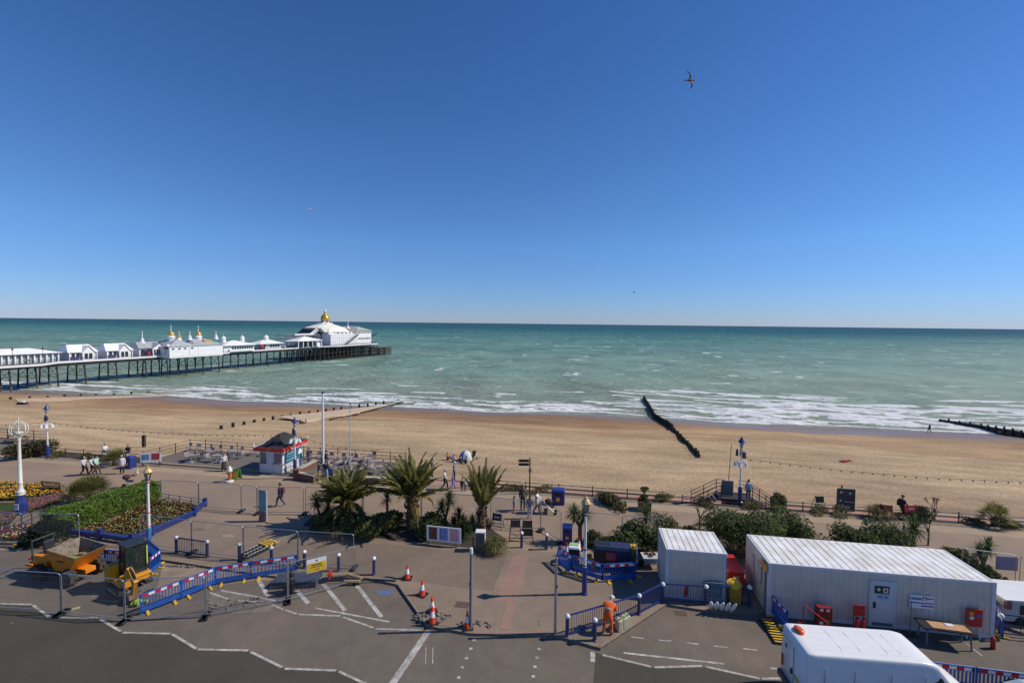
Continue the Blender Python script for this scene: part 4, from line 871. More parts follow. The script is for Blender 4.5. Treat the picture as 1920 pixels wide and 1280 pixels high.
# pavilion, small kiosk, marquee
o, w_, u0 = bld('pier_pavilion', 'long white pier pavilion with ribbon windows and small gilt cupolas', 419, 480, -1.5, 8)
MB().box((w_ / 2, 4, 1.3), (w_ - 1, 7, 2.6)).build('wall', PWALL, o); hip(w_, 8, 2.6, 4.6, .5, 7).build('roof', PROOF, o); windows(o, 4, w_ - 1, 9, 1.0, 2.0, .45, .7)
for px in (421, 456): x = PU(px, 2) - u0; MB().lathe([(.9, 4), (.8, 5.4), (1, 5.5), (.7, 6.1), (.15, 6.5), (.05, 7.2)], 8, (min(max(x, 2), w_ - 2), 4, 0)).build('cupola', PWALL, o); MB().lathe([(.3, 6.3), (.28, 6.6), (.05, 6.9)], 8, (min(max(x, 2), w_ - 2), 4, 0)).build('finial', GOLD, o)
o, w_, u0 = bld('pier_kiosk', 'small white hipped kiosk with cupola before the pier theatre', 488, 530, 1, 7, 'kiosk')
MB().box((w_ * .6, 3.5, 1.25), (w_ * .75, 6, 2.5)).build('wall', PWALL, o); hip(w_, 7, 2.5, 4.2, .8, 4).build('roof', PROOF, o); windows(o, w_ * .45, w_ * .9, 4, .9, 2, .45); MB().box((w_ * .14, .4, 1.2), (w_ * .2, .2, 2.2)).build('door', NAVY, o)
MB().lathe([(1.1, 4), (1, 5.3), (1.2, 5.4), (.8, 6), (.1, 6.6)], 8, (w_ / 2, 3.5, 0)).build('cupola', PWALL, o); MB().ball((w_ * .06, -.3, 1.3), (.9, .5, 1.2)).build('red_float', RED, o)
o, w_, u0 = bld('marquee', 'white pyramid-roofed open pavilion beside the pier theatre', 558, 604, -2, 9, 'pavilion')
dq = min(w_, 7.5); hip(w_, dq, 3.2, PH(u0 + w_ / 2, 4, 630), .6, w_ / 2.05).build('roof', PROOF, o)
for i in range(6):
    for y in (0, dq): MB().box((w_ * (i + .15) / 5.3, y, 1.6), (.35, .35, 3.2)).build('column', PWALL, o)
windows(o, w_ * .2, w_ * .75, 4, .4, 2.6, 1.0, .9); MB().box((w_ * .88, 3, 1.5), (w_ * .18, 5, 2.6)).build('wall', PWALL, o)
for px0, px1 in ((470, 492), (530, 562)):
    o, w_, u0 = bld('deck_seating', 'dark seating and white chairs on the pier deck ' + ('left of' if px0 < 500 else 'right of') + ' the small kiosk', px0, px1, 2, 6, 'seating'); b = MB(); c_ = MB()
    for i in range(16): b.box((random.uniform(0, w_), random.uniform(0, 6), .5), (random.uniform(.5, 1.4), .6, 1.0), random.uniform(0, 3)); c_.box((random.uniform(0, w_), random.uniform(0, 5), .6), (.6, .6, .9), random.uniform(0, 3))
    b.build('tables', NAVY, o); c_.build('chairs', PWALL, o)
# the theatre with its gold dome
o, w_, u0 = bld('pier_theatre', 'big white pier-head theatre with stepped roofs and a large gold dome', 620, 697, 0, 22, 'theatre'); 
hw = PH(u0 + w_ * .5, 0, 622); xm = w_ * .62
MB().box((xm / 2, 10, hw * .42), (xm, 20, hw * .84)).build('lower_wall', PWALL, o); MB().box((xm / 2, 10.5, hw * .5), (xm - 1.2, 17.5, hw)).build('upper_wall', PWALL, o)
MB().box(((w_ + xm) / 2, 10.2, hw * .54), (w_ - xm, 19.6, hw * 1.08)).build('end_wall', PWALL, o)
r = MB(); zt = PH(u0 + 3, 10, 607.5); 
c = (xm * .34, 10.5); n = 16
ring = lambda rx, ry, z: [(c[0] + rx * math.cos(2 * math.pi * k / n), c[1] + ry * math.sin(2 * math.pi * k / n), z) for k in range(n)]
R0 = [(max(-.4, min(xm + .2, q[0])), q[1], hw) for q in ring(xm * .78, 9.6, hw)]; R1 = ring(xm * .62, 8.0, hw + (zt - hw) * .55); R2 = ring(4.4, 4.4, zt)
r.add(R0 + R1 + R2, [(i, (i + 1) % n, n + (i + 1) % n, n + i) for i in range(n)] + [(n + i, n + (i + 1) % n, 2 * n + (i + 1) % n, 2 * n + i) for i in range(n)] + [tuple(range(2 * n, 3 * n))]); r.build('roof', CROOF, o)
dz = zt; dm = MB(); dm.lathe([(4.0, dz), (4.0, dz + .7), (2.2, dz + .8), (2.1, dz + 1.9), (2.8, dz + 2.0)], 16, (c[0], c[1], 0)); q = dm.build('drum', PWALL, o); 
for k in range(10): a = k * .6283; MB().box((c[0] + 2.33 * math.cos(a), c[1] + 2.33 * math.sin(a), dz + 1.35), (.12, .8, .9), a).build('window', GLASS, q)
zc = PH(u0 + 3, 10, 578); hd = zc - dz - 2.0
MB().lathe([(2.1, 0), (2.5, .10 * hd), (2.5, .22 * hd), (2.1, .36 * hd), (1.4, .48 * hd), (.75, .58 * hd), (.5, .72 * hd)], 20, (c[0], c[1], dz + 2.0)).build('dome', GOLD, o, smooth=True)
MB().lathe([(.6, .72 * hd), (.55, .84 * hd), (.75, .85 * hd), (.1, .96 * hd), (.04, hd)], 10, (c[0], c[1], dz + 2.0)).build('lantern', PWALL, o)
q = hip(w_ - xm, 19.6, hw * 1.08, hw * 1.08 + 2.6, .5, 5).build('roof', mat('green_grey_roof', (.38, .40, .34), .7), o); q.location = (xm, .4, 0)
spire(o, xm + 1.5, 8, hw * 1.08 + 1, PH(u0 + xm, 8, 597) - hw * 1.08 - 1, 1.0)
windows(o, xm + 1, w_ - .8, 6, hw * .36, hw * .5, .36, .55); windows(o, xm + .4, w_ - .4, 8, hw * .88, hw * .97, .36, .75); windows(o, xm * .3, xm, 5, hw * .88, hw * .97, 1.7, .5)
s_ = MB(); [s_.box((xm * (i + .5) / 14, -.02, hw * .42), (.14, .08, hw * .84)) for i in range(14)]; s_.box((xm / 2, -.03, hw * .3), (xm, .1, .16)); s_.box((xm / 2, -.03, hw * .56), (xm, .1, .16)); s_.build('wall_ribs', mat('pale_grey_ribs', (.55, .55, .56), .6), o)
s_ = MB()
for i in range(16): f = i / 15; s_.box((xm * (.48 + .5 * f), -.9, hw * .8 * f), (xm * .04, 1.4, .18))
for y in (-1.6, -.25): s_.bar((xm * .46, y, .9), (xm * .98, y, hw * .8 + .9), .12); s_.bar((xm * .46, y, -.1), (xm * .98, y, hw * .8 - .1), .16, .4)
s_.build('outside_stair', mat('grey_steelwork', (.25, .26, .28), .6), o); ba = MB(); ba.box((xm * .5, .05, hw * .86), (xm, .1, .08)); [ba.box((xm * i / 20, .05, hw * .9), (.06, .08, .9)) for i in range(21)]; ba.bar((0, .05, hw * .95), (xm, .05, hw * .95), .1); ba.build('balustrade', PROOF, o)
# steel frame and gable on its shoreward side
o2, w2, u2 = bld('steel_gallery', 'grey open steel gallery with gabled end on the shoreward side of the theatre', 553, 619, 6, 14, 'gallery'); zg = PH(u2 + w2 * .75, 6, 617); ze = PH(u2 + w2 * .5, 6, 628)
f = MB(); GS = mat('grey_steelwork', (.25, .26, .28), .6)
for x in np.linspace(0, w2, 12):
    for y in (0, 6, 12): f.bar((x, y, 0), (x, y, ze), .25)
for z in (ze * .33, ze * .66, ze): f.bar((0, 0, z), (w2, 0, z), .3); f.bar((0, 12, z), (w2, 12, z), .3); f.bar((0, 0, z), (0, 12, z), .3)
for a, b in zip(np.linspace(0, w2, 12)[:-1], np.linspace(0, w2, 12)[1:]): f.bar((a, 0, 0), (b, 0, ze * .66), .12); f.bar((b, 0, 0), (a, 0, ze * .66), .12)
f.build('frame', GS, o2); f = MB()
for i in range(16): f.box((w2 * (i + .5) / 32, 0, ze + .5), (w2 / 40, .12, .9))
f.build('parapet', PROOF, o2)
g_ = MB(); g_.extr([(w2 * .45, ze), (w2 * 1.0, ze), (w2 * .95, ze + .6), (w2 * .74, zg + 1.2), (w2 * .5, ze + .6)], .5, 12); g_.build('dark_gable', mat('dark_slate_roof', (.07, .075, .095), .6), o2)
f = MB(); f.bar((w2 * .40, .2, ze + .2), (w2 * .86, .2, zg + 4.2), .5, .6); f.bar((w2 * .46, .2, ze), (w2 * .98, .2, zg + 4.2), .4, .5); f.bar((w2 * .70, .2, zg + .9), (w2 * 1.02, .2, ze - .2), .4, .5); f.build('white_stair', PROOF, o2)
o = thing('deck_crane', 'dark slanting crane arm on the seaward end of the pier', 'crane', PW(uH1 - 6, 0), PRZ); f = MB(); f.box((2, 3, .6), (3, 2, 1.2)); f.build('base', mat('rusty_steel', (.2, .06, .04), .8), o); f = MB(); f.bar((2, 3, 1.2), (12, 1, 6.0), .5); f.build('boom', IRON, o)
# lamp posts along the pier edge
pl = None
for i, (px, dn) in enumerate(((24, 'nearest the left edge of the photo'), (81, 'before the end of the long shelter'))):
    if pl is None:
        pl = thing('pier_lamp', 'thin dark pier lamp post ' + dn, 'lamp post', PW(PU(px, -3), -3), PRZ, 'pier lamp posts'); MB().lathe([(.12, 0), (.07, 1), (.05, 4.2), (.25, 4.3), (.2, 4.8), (.02, 5)], 8).build('post', mat('maroon_paint', (.12, .05, .06), .5), pl)
    else: copy_thing(pl, 'thin dark pier lamp post ' + dn, PW(PU(px, -3), -3))
# ================================================================ PLANTS
rnd = random.Random(21)
LG = leafmat('dark_green_leaves', (0.105, 0.125, 0.045)); MG = leafmat('mid_green_leaves', (0.15, 0.175, 0.055)); OG = leafmat('olive_leaves', (0.16, 0.16, 0.065)); BG = leafmat('bright_hedge_leaves', (0.15, 0.245, 0.034), .3, 2)
GG = leafmat('grey_green_leaves', (0.125, 0.135, 0.08)); PG = leafmat('palm_leaves', (0.20, 0.19, 0.055), .4, .8); YG = leafmat('yellowed_leaves', (0.24, 0.19, 0.05)); SG = leafmat('sword_leaves', (0.11, 0.15, 0.055), .35, 1); DRY = leafmat('dry_grass', (0.30, 0.21, 0.10)); RG = leafmat('reddish_leaves', (0.13, 0.07, 0.04))
BARK = mat('bark', (0.10, 0.07, 0.05), 0.9, var=.3, scale=6, bump=.6); FIBRE = mat('palm_fibre_trunk', (0.13, 0.075, 0.04), 0.95, var=.4, scale=5, bump=.8)
def uvec():
    z = rnd.uniform(-1, 1); a = rnd.uniform(0, 6.283); q = math.sqrt(1 - z * z); return Vector((q * math.cos(a), q * math.sin(a), z))
def leaf(b, c, n, size, asp=.55, mi=0):
    t = n.cross(uvec()); t = t.normalized() if t.length > 1e-4 else Vector((1, 0, 0)); u = n.cross(t)
    a = t * size; d = u * size * asp
    b.add([c - a, c - d + n * size * .15, c + a, c + d + n * size * .15], [(0, 1, 2, 3)], mi)
def crown(b, c, r, n, size, lobes=9, mi=(0,), flat=.0):
    c = Vector(c); L_ = []
    for _ in range(lobes):
        d = uvec(); d.z = abs(d.z) * .9 - .25; q = rnd.uniform(.35, .85); L_.append((c + Vector((d.x * r[0] * q, d.y * r[1] * q, d.z * r[2] * q)), rnd.uniform(.32, .55)))
    for i in range(n):
        lc, lr = rnd.choice(L_); d = uvec(); q = rnd.uniform(.55, 1.0) ** .6
        p = lc + Vector((d.x * r[0], d.y * r[1], d.z * r[2])) * lr * q
        if p.z < .03: continue
        nn = (d + uvec() * .9).normalized(); leaf(b, p, nn, size * rnd.uniform(.6, 1.3), .5, rnd.choice(mi))
def limbs(b, h, r, n, spread, top):
    b.tube([(0, 0, 0), (rnd.uniform(-.05, .05), 0, h * .5), (rnd.uniform(-.1, .1), rnd.uniform(-.1, .1), h)], [r, r * .75, r * .6], 7)
    for i in range(n):
        a = i * 6.283 / n + rnd.uniform(-.4, .4); q = rnd.uniform(.6, 1); b.tube([(0, 0, h * rnd.uniform(.55, .95)), (spread * .5 * q * math.cos(a), spread * .5 * q * math.sin(a), h + (top - h) * .4), (spread * q * math.cos(a), spread * q * math.sin(a), h + (top - h) * rnd.uniform(.6, .95))], [r * .5, r * .3, r * .1], 5)
def shrub(px, py, r, label, mats, n=1500, size=.13, z=0.0, lobes=9, name='shrub', cat='shrub'):
    P = loc0(px, py, z); o = thing(name, label, cat, P, rnd.uniform(0, 6))
    b = MB(); limbs(b, r[2] * .35, .06 + .03 * r[2], 6, min(r[0], r[1]) * .6, r[2] * 1.2); b.build('stems', BARK, o)
    c = MB(); crown(c, (0, 0, r[2] * .42), (r[0] * 1.15, r[1] * 1.15, r[2] * .95), int(n * 1.9), size, lobes + 5, tuple(range(len(mats)))); c.build('foliage', mats, o); return o
def frond(b, base, az, el, Ln, droop, w_=.45, n=30, mi=0):
    base = Vector(base); p = base.copy(); h = Vector((math.cos(az), math.sin(az), 0)); pts = []; e = el
    for i in range(n + 1):
        pts.append(p.copy()); d = h * math.cos(e) + Vector((0, 0, 1)) * math.sin(e); p = p + d * (Ln / n); e -= droop / n * (0.4 + 1.2 * i / n)
    b.tube(pts[::3] + [pts[-1]], [.035 * (1 - .8 * j / (len(pts[::3]))) for j in range(len(pts[::3]) + 1)], 4, mi, cap=False)
    side = Vector((-h.y, h.x, 0))
    for i in range(3, n + 1):
        f = i / n; d = (pts[i] - pts[i - 1]).normalized(); nrm = side.cross(d).normalized(); ll = w_ * (math.sin(min(1, f * 1.15) * math.pi * .86 + .35)) + .08
        for s_ in (-1, 1):
            t = (side * s_ * .75 + d * .75 + nrm * rnd.uniform(-.5, -.05) * -1 + Vector((0, 0, -.12))).normalized() * ll * rnd.uniform(.8, 1.1); q = pts[i]; wv = d * .05
            b.add([q - wv, q + t * .55 - wv * 1.1 + nrm * .02, q + t, q + t * .55 + wv * 1.1, q + wv], [(0, 1, 2, 3, 4)], mi)
def palm(px, py, th, nf, Ln, label, el=(35, 80), droop=(.5, 1.1), w_=.5, tr=.3, dead=4):
    P = loc0(px, py); o = thing('palm_tree', label, 'palm tree', P, rnd.uniform(0, 6)); t = MB(); prof = []
    N = max(5, int(th / .12))
    for i in range(N): z = th * i / (N - 1); prof.append((tr * (1.15 - .25 * i / N) * (1.06 if i % 2 else .94), z))
    t.lathe(prof, 10)
    for i in range(40): a = rnd.uniform(0, 6.28); z = rnd.uniform(th * .35, th); t.bar((tr * math.cos(a), tr * math.sin(a), z), (tr * 1.5 * math.cos(a), tr * 1.5 * math.sin(a), z + .22), .07)
    t.build('trunk', FIBRE, o); b = MB()
    for i in range(nf): frond(b, (rnd.uniform(-.1, .1), rnd.uniform(-.1, .1), th), i * 2.39996, R(rnd.uniform(*el)), Ln * rnd.uniform(.8, 1.08), rnd.uniform(*droop), w_, mi=0)
    for i in range(dead): frond(b, (0, 0, th - .05), rnd.uniform(0, 6.28), R(rnd.uniform(0, 25)), Ln * .75, 1.6, w_ * .8, mi=1)
    b.build('crown', [PG, YG], o); return o
def rosette(b, c, n, Ln, mi=0, w_=.05, low=-50):
    c = Vector(c)
    for i in range(n):
        az = rnd.uniform(0, 6.283); el = R(rnd.uniform(low, 88)); h = Vector((math.cos(az), math.sin(az), 0)); d = h * math.cos(el) + Vector((0, 0, math.sin(el))); L_ = Ln * rnd.uniform(.7, 1.1); s_ = Vector((-h.y, h.x, 0)) * w_ / 2
        m_ = c + d * L_ * .55; e = c + d * L_ + Vector((0, 0, -.16 * L_ * math.cos(el)))
        b.add([c - s_ * .7, m_ - s_, e, m_ + s_, c + s_ * .7], [(0, 1, 2, 3, 4)], mi)
def cordyline(px, py, heads, label, Ln=.75, n=110, r=.09, z=0.0):
    """cabbage palm: heads = [(dx, dy, height)]"""
    P = loc0(px, py, z); o = thing('cabbage_palm', label, 'palm', P); t = MB(); b = MB(); hm = min(h[2] for h in heads) * .6 if len(heads) > 1 else 0
    if hm: t.tube([(0, 0, 0), (.03, 0, hm * .5), (0, 0, hm)], [r * 1.2, r, r], 8)
    for dx, dy, h in heads:
        t.tube([(0, 0, hm), (dx * .6, dy * .6, hm + (h - hm) * .45), (dx, dy, h)], [r, r * .9, r * .8], 8); rosette(b, (dx, dy, h), n, Ln); rosette(b, (dx, dy, h - .15), n // 4, Ln * .8, 1, low=-80)
    t.build('trunk', BARK, o); b.build('crown', [SG, PG], o); return o
def fanpalm(px, py, h, label, n=26, Ln=.7, z=0.0, stalk=.6, m=PG):
    P = loc0(px, py, z); o = thing('fan_palm', label, 'palm', P); t = MB(); t.lathe([(.22, 0), (.24, h * .5), (.18, h)], 8); t.build('trunk', FIBRE, o); b = MB()
    for i in range(n):
        az = i * 2.4; el = R(rnd.uniform(-15, 75)); h_ = Vector((math.cos(az), math.sin(az), 0)); d = h_ * math.cos(el) + Vector((0, 0, math.sin(el))); c = Vector((0, 0, h)) + d * stalk; b.tube([(0, 0, h), c], .015, 4, cap=False); s_ = Vector((-h_.y, h_.x, 0)); up = s_.cross(d)
        for k in range(13):
            a = R(-100 + 200 * k / 12); t_ = (d * math.cos(a) + s_ * math.sin(a)) * Ln * rnd.uniform(.8, 1.05) - up * .12 + Vector((0, 0, -.1)); w_ = (s_ * math.cos(a) - d * math.sin(a)) * .035
            b.add([c, c + t_ * .5 + w_, c + t_, c + t_ * .5 - w_], [(0, 1, 2, 3)])
    b.build('crown', m, o); return o
def grassclump(px, py, h, r, label, m, n=350, z=0.0):
    P = loc0(px, py, z); b = MB(); b.lathe([(r * .35, 0), (r * .3, h * .15), (.02, h * .25)], 8)
    for i in range(n):
        az = rnd.uniform(0, 6.28); el = R(rnd.uniform(35, 88)); hh = Vector((math.cos(az), math.sin(az), 0)); q = hh * rnd.uniform(0, r * .35); L_ = h * rnd.uniform(.7, 1.15); s_ = Vector((-hh.y, hh.x, 0)) * .018; m1 = q + (hh * math.cos(el) + Vector((0, 0, math.sin(el)))) * L_ * .6; e = m1 + (hh * 1.0 + Vector((0, 0, .1 - math.cos(el)))) * L_ * .4
        b.add([q - s_, m1 - s_, e, m1 + s_, q + s_], [(0, 1, 2, 3, 4)], rnd.randrange(len(m)))
    o = b.build('grass_clump', m, loc=P); return tag(o, label, 'ornamental grass')
def baretree(px, py, h, label, z=0.0, r=.05):
    P = loc0(px, py, z); b = MB()
    def grow(p, d, L_, r_, k):
        e = p + d * L_; b.tube([p, (p + e) / 2 + uvec() * .03 * L_, e], [r_, r_ * .85, r_ * .65], 5, cap=False)
        if k:
            for _ in range(3): grow(e, (d + uvec() * .55 + Vector((0, 0, .18))).normalized(), L_ * .66, r_ * .6, k - 1)
    o = thing('bare_tree', label, 'tree', P); b.tube([(0, 0, 0), (.02, 0, h * .3)], [r * 1.1, r], 6); b.build('trunk', BARK, o); b = MB(); 
    for _ in range(3): grow(Vector((.02, 0, h * .29)), (Vector((0, 0, 1)) + uvec() * .45).normalized(), h * .27, r * .75, 4)
    b.build('branches', BARK, o)
# ---- palm bed
sheet('soil', px_poly([(568, 985), (640, 1003), (740, 1011), (830, 1021), (930, 1031), (948, 1010), (915, 988), (800, 975), (690, 966), (590, 962)], 0), .02, EARTH)
palm(772, 990, 2.1, 46, 3.2, 'tall feathery palm, largest in the palm bed, rising above the beach edge', (30, 88), (.35, 1.0), .56, .34)
palm(903, 993, 1.45, 20, 3.2, 'narrow upright palm at the right of the palm bed behind the cabinet', (58, 88), (.2, .7), .5, .26, 0)
palm(650, 985, 1.6, 38, 2.9, 'broad spreading palm at the left of the palm bed', (15, 86), (.5, 1.3), .6, .3)
cordyline(835, 1000, [(-.25, 0, 1.75), (.22, .1, 2.25)], 'two-headed cabbage palm with slim trunk between the two tall palms', .8)
cordyline(600, 985, [(-.2, -.1, 1.7), (.5, .2, 1.2)], 'cabbage palm at the left end of the palm bed, hanging over the paving', .9)
cordyline(726, 975, [(0, 0, 1.5)], 'small grey cabbage palm between the broad palm and the tallest palm', .7, 90)
shrub(668, 1000, (1.5, .9, 1.3), 'dark shrub low in front of the broad palm', [LG, LG, MG], 1700, .12); shrub(720, 1000, (1.6, .9, 1.35), 'dark spreading shrub left of the tallest palm trunk', [LG, LG, PG], 1900, .12); shrub(805, 1005, (1.0, .8, 1.3), 'dark shrub below the two-headed cabbage palm', [LG, MG], 1300, .12); shrub(610, 992, (.9, .7, 1.0), 'dark shrub at the left corner of the palm bed', [LG, PG], 900, .12)
o = thing('yucca', 'dense dark spiky yucca mound behind the poster board', 'yucca', loc0(868, 1006)); b = MB(); 
for q in ((0, 0, .9), (.6, .1, .8), (-.6, .1, .7), (.2, -.3, .5), (-.3, .4, 1.2)): rosette(b, q, 120, .85, 0, .045, -40)
b.build('foliage', leafmat('dark_sword_leaves', (.04, .065, .025)), o); b = MB(); b.tube([(0, 0, 0), (0, 0, .9)], .15, 7); b.build('stem', BARK, o)
grassclump(926, 1033, 1.15, .9, 'rounded clump of pale ornamental grass beside the grey cabinet', [OG, DRY, MG], 700); grassclump(634, 1004, 1.3, .7, 'tuft of yellowish grass at the front of the palm bed', [OG, DRY], 350); grassclump(908, 985, .9, .45, 'reddish dry flower tuft behind the yucca', [RG, DRY], 160)
# ---- plants by the containers
cordyline(1087, 1018, [(-.42, 0, 1.95), (.25, .05, 1.85)], 'twin-headed cabbage palm just left of the white and blue lamp post', .8, 130, .12)
cordyline(1211, 1012, [(0, 0, 1.6)], 'single-headed cabbage palm with bright leaves behind the small container', 1.05, 150, .07)
shrub(1195, 1034, (1.75, 1.1, 1.55), 'dark rounded shrub left of the small container', [LG, MG], 2000, .11); shrub(1113, 1020, (.5, .5, .75), 'small dark bush behind the enclosure, near the lamp post', [LG, MG], 500, .1); shrub(1150, 1024, (.7, .5, .55), 'low bush behind the dark cabinets', [LG, RG], 450, .1)
shrub(1245, 1003, (1.1, .8, 1.25), 'airy pale olive bush behind the small container', [OG, OG, GG], 650, .09, lobes=14); shrub(1290, 1000, (.45, .4, .5), 'small dark bush beyond the small container roof', [LG], 300, .1)
baretree(1311, 990, 2.2, 'small leafless tree standing on the promenade edge of the beds'); baretree(1740, 1022, 2.6, 'leafless young tree beyond the long container')
o = thing('broadleaf_tree', 'large dark evergreen tree standing between the two containers', 'tree', loc0(1388, 1045)); b = MB(); limbs(b, .9, .2, 7, 1.3, 2.4); b.build('trunk', BARK, o); c = MB(); crown(c, (0, 0, 1.55), (2.65, 1.9, 1.75), 9500, .1, 24, (0, 0, 1)); c.build('crown', [LG, MG], o)
shrub(1488, 1016, (1.9, 1.2, 1.7), 'dark green shrub right of the large evergreen tree', [LG, MG], 2200, .1, lobes=12); shrub(1432, 1020, (.8, .7, .9), 'reddish green shrub between the large tree and the long container', [MG, RG, LG], 900, .1)
shrub(1600, 1034, (1.7, 1.1, 1.45), 'bright-edged shrub behind the long container roof, at the left', [MG, OG, LG], 1700, .1, lobes=11); shrub(1652, 1036, (1.9, 1.2, 1.6), 'grey-green shrub behind the middle of the long container roof', [GG, LG, MG], 1800, .1, lobes=11)
o = cordyline(1712, 1030, [(0, 0, 1.4)], 'large cabbage palm rosette behind the long container', 1.1, 170, .1); shrub(1778, 1048, (.7, .5, .6), 'low yellowish bush behind the right part of the long container', [OG, YG, MG], 600, .09); shrub(1805, 1062, (.6, .6, .8), 'dark spiky bush at the back right corner of the long container', [LG, PG], 600, .12)
cordyline(1842, 1085, [(-.25, 0, 1.55), (.35, .1, 1.8)], 'crooked cabbage palm beyond the right end of the long container', .7, 100, .09); shrub(1850, 1090, (.6, .5, .8), 'leafy green bush under the crooked cabbage palm', [MG, BG, LG], 700, .11)
sheet('soil', px_poly([(1100, 1026), (1240, 1036), (1300, 1030), (1420, 1050), (1700, 1050), (1860, 1096), (1880, 1080), (1700, 1026), (1450, 1004), (1300, 990), (1180, 1000), (1110, 1010)], 0), .02, EARTH)
# ---- seaward bed along the promenade
shrub(1147, 945, (1.25, .7, .85), 'brown and green shrub beside the blue bin on the seaward edge', [RG, OG, DRY, MG], 1100, .1); shrub(1455, 949, (1.0, .6, .8), 'green shrub between the beach steps and the green easel', [MG, LG, OG], 1000, .1)
grassclump(1646, 972, 1.5, .5, 'tall dry reed clump beside the red easel', [DRY, DRY, OG], 260); shrub(1722, 972, (.7, .5, .9), 'green bush behind the red arrow sign', [MG, LG], 600, .12); baretree(1752, 975, 1.7, 'twiggy leafless shrub right of the red arrow sign', 0, .035)
fanpalm(1866, 985, .55, 'small fan palm on the seaward bed near the right edge', 24, .75); fanpalm(216, 872, .5, 'small fan palm in the seaward bed left of the blue bin', 24, .8); shrub(58, 858, (1.9, 1.0, 1.5), 'rusty brown spreading shrub beside the seafront lamp', [RG, OG, LG], 1500, .13)
fanpalm(166, 948, .55, 'large fan palm at the end of the clipped hedge', 75, 1.1, stalk=1.0)
LOWS = [(20, 850, 'left end'), (106, 855, 'right of the seafront lamp'), (150, 862, 'before the small fan palm'), (192, 867, 'beside the small fan palm'), (955, 924, 'left of the signpost'), (1010, 934, 'right of the signpost'), (1250, 952, 'beyond the cabbage palm'), (1420, 955, 'right of the beach steps'), (1540, 963, 'below the green easel'), (1585, 969, 'below the information board'), (1690, 975, 'below the walker'), (1830, 984, 'left of the far fan palm'), (1900, 990, 'at the right edge'), (1330, 952, 'left of the beach steps')]
for x, y, s_ in LOWS:
    q_ = ST(st(G(x, y))[0], 37.25); y = proj(q_)[1]; x = proj(q_)[0]
    shrub(x, y, (rnd.uniform(.8, 1.3), .5, rnd.uniform(.3, .5)), 'low straggling plant in the seaward bed ' + s_, [OG, MG, DRY], 380, .08, name='bed_plant', cat='plant')
# small tree in a square planter
P = loc0(1208, 955); o = thing('planter', 'brown square planter holding a small clipped tree at the promenade edge', 'planter', P, -AS); MB().box((0, 0, .35), (.85, .85, .7), top=(1.1, 1.1)).build('box', RG and mat('rust_planter', (.12, .05, .035), .8, var=.2), o)
c = MB(); crown(c, (0, 0, .85), (.5, .5, .3), 500, .08, 6); crown(c, (0, 0, 1.55), (.35, .35, .25), 350, .08, 5); c.tube([(0, 0, .7), (0, 0, 1.5)], .03, 5); c.build('foliage', LG, o)
# ---- clipped hedge, flower beds
def dense_box(name, A, B, wd, h, label, m, n, size, wav=.08):
    d = B - A; Ln = d.length; rz = math.atan2(d.y, d.x); o = thing(name, label, 'hedge', A, rz); b = MB(); b.box((Ln / 2, wd / 2, h * .47), (Ln - .2, wd - .2, h * .94)); b.build('inner_core', EARTH, o); c = MB()  # solid dark core box fills the hedge behind its leaf quads
    for i in range(n):
        f = rnd.random(); x = rnd.uniform(0, Ln); y = rnd.uniform(0, wd); z = rnd.uniform(.05, h); nn = Vector((0, 0, 1))
        wv = wav * math.sin(x * 2.1) + wav * .7 * math.sin(x * 5.3 + y * 3)
        if f < .5: z = h + wv + rnd.uniform(-.06, .06)
        elif f < .78: y = wv * .5 + rnd.uniform(-.05, .05); nn = Vector((0, -1, 0))
        elif f < .9: y = wd + rnd.uniform(-.05, .05); nn = Vector((0, 1, 0))
        elif f < .95: x = rnd.uniform(-.05, .05); nn = Vector((-1, 0, 0))
        else: x = Ln + rnd.uniform(-.05, .05); nn = Vector((1, 0, 0))
        leaf(c, Vector((x, y, z)), (nn + uvec() * .9).normalized(), size * rnd.uniform(.6, 1.3), .5)
    c.build('foliage', m, o); return o
dense_box('hedge', loc0(108, 1008), loc0(303, 938), 1.7, 1.4, 'bright green clipped hedge between the path and the flower bed', BG, 9000, .075)
shrub(92, 1012, (1.0, .8, 1.1), 'very dark rounded bush behind the dumper at the end of the hedge', [leafmat('black_green_leaves', (.015, .03, .014))], 1600, .1)
def inpoly(x, y, P):
    c = False; j = len(P) - 1
    for i in range(len(P)):
        if (P[i][1] > y) != (P[j][1] > y) and x < (P[j][0] - P[i][0]) * (y - P[i][1]) / (P[j][1] - P[i][1]) + P[i][0]: c = not c
        j = i
    return c
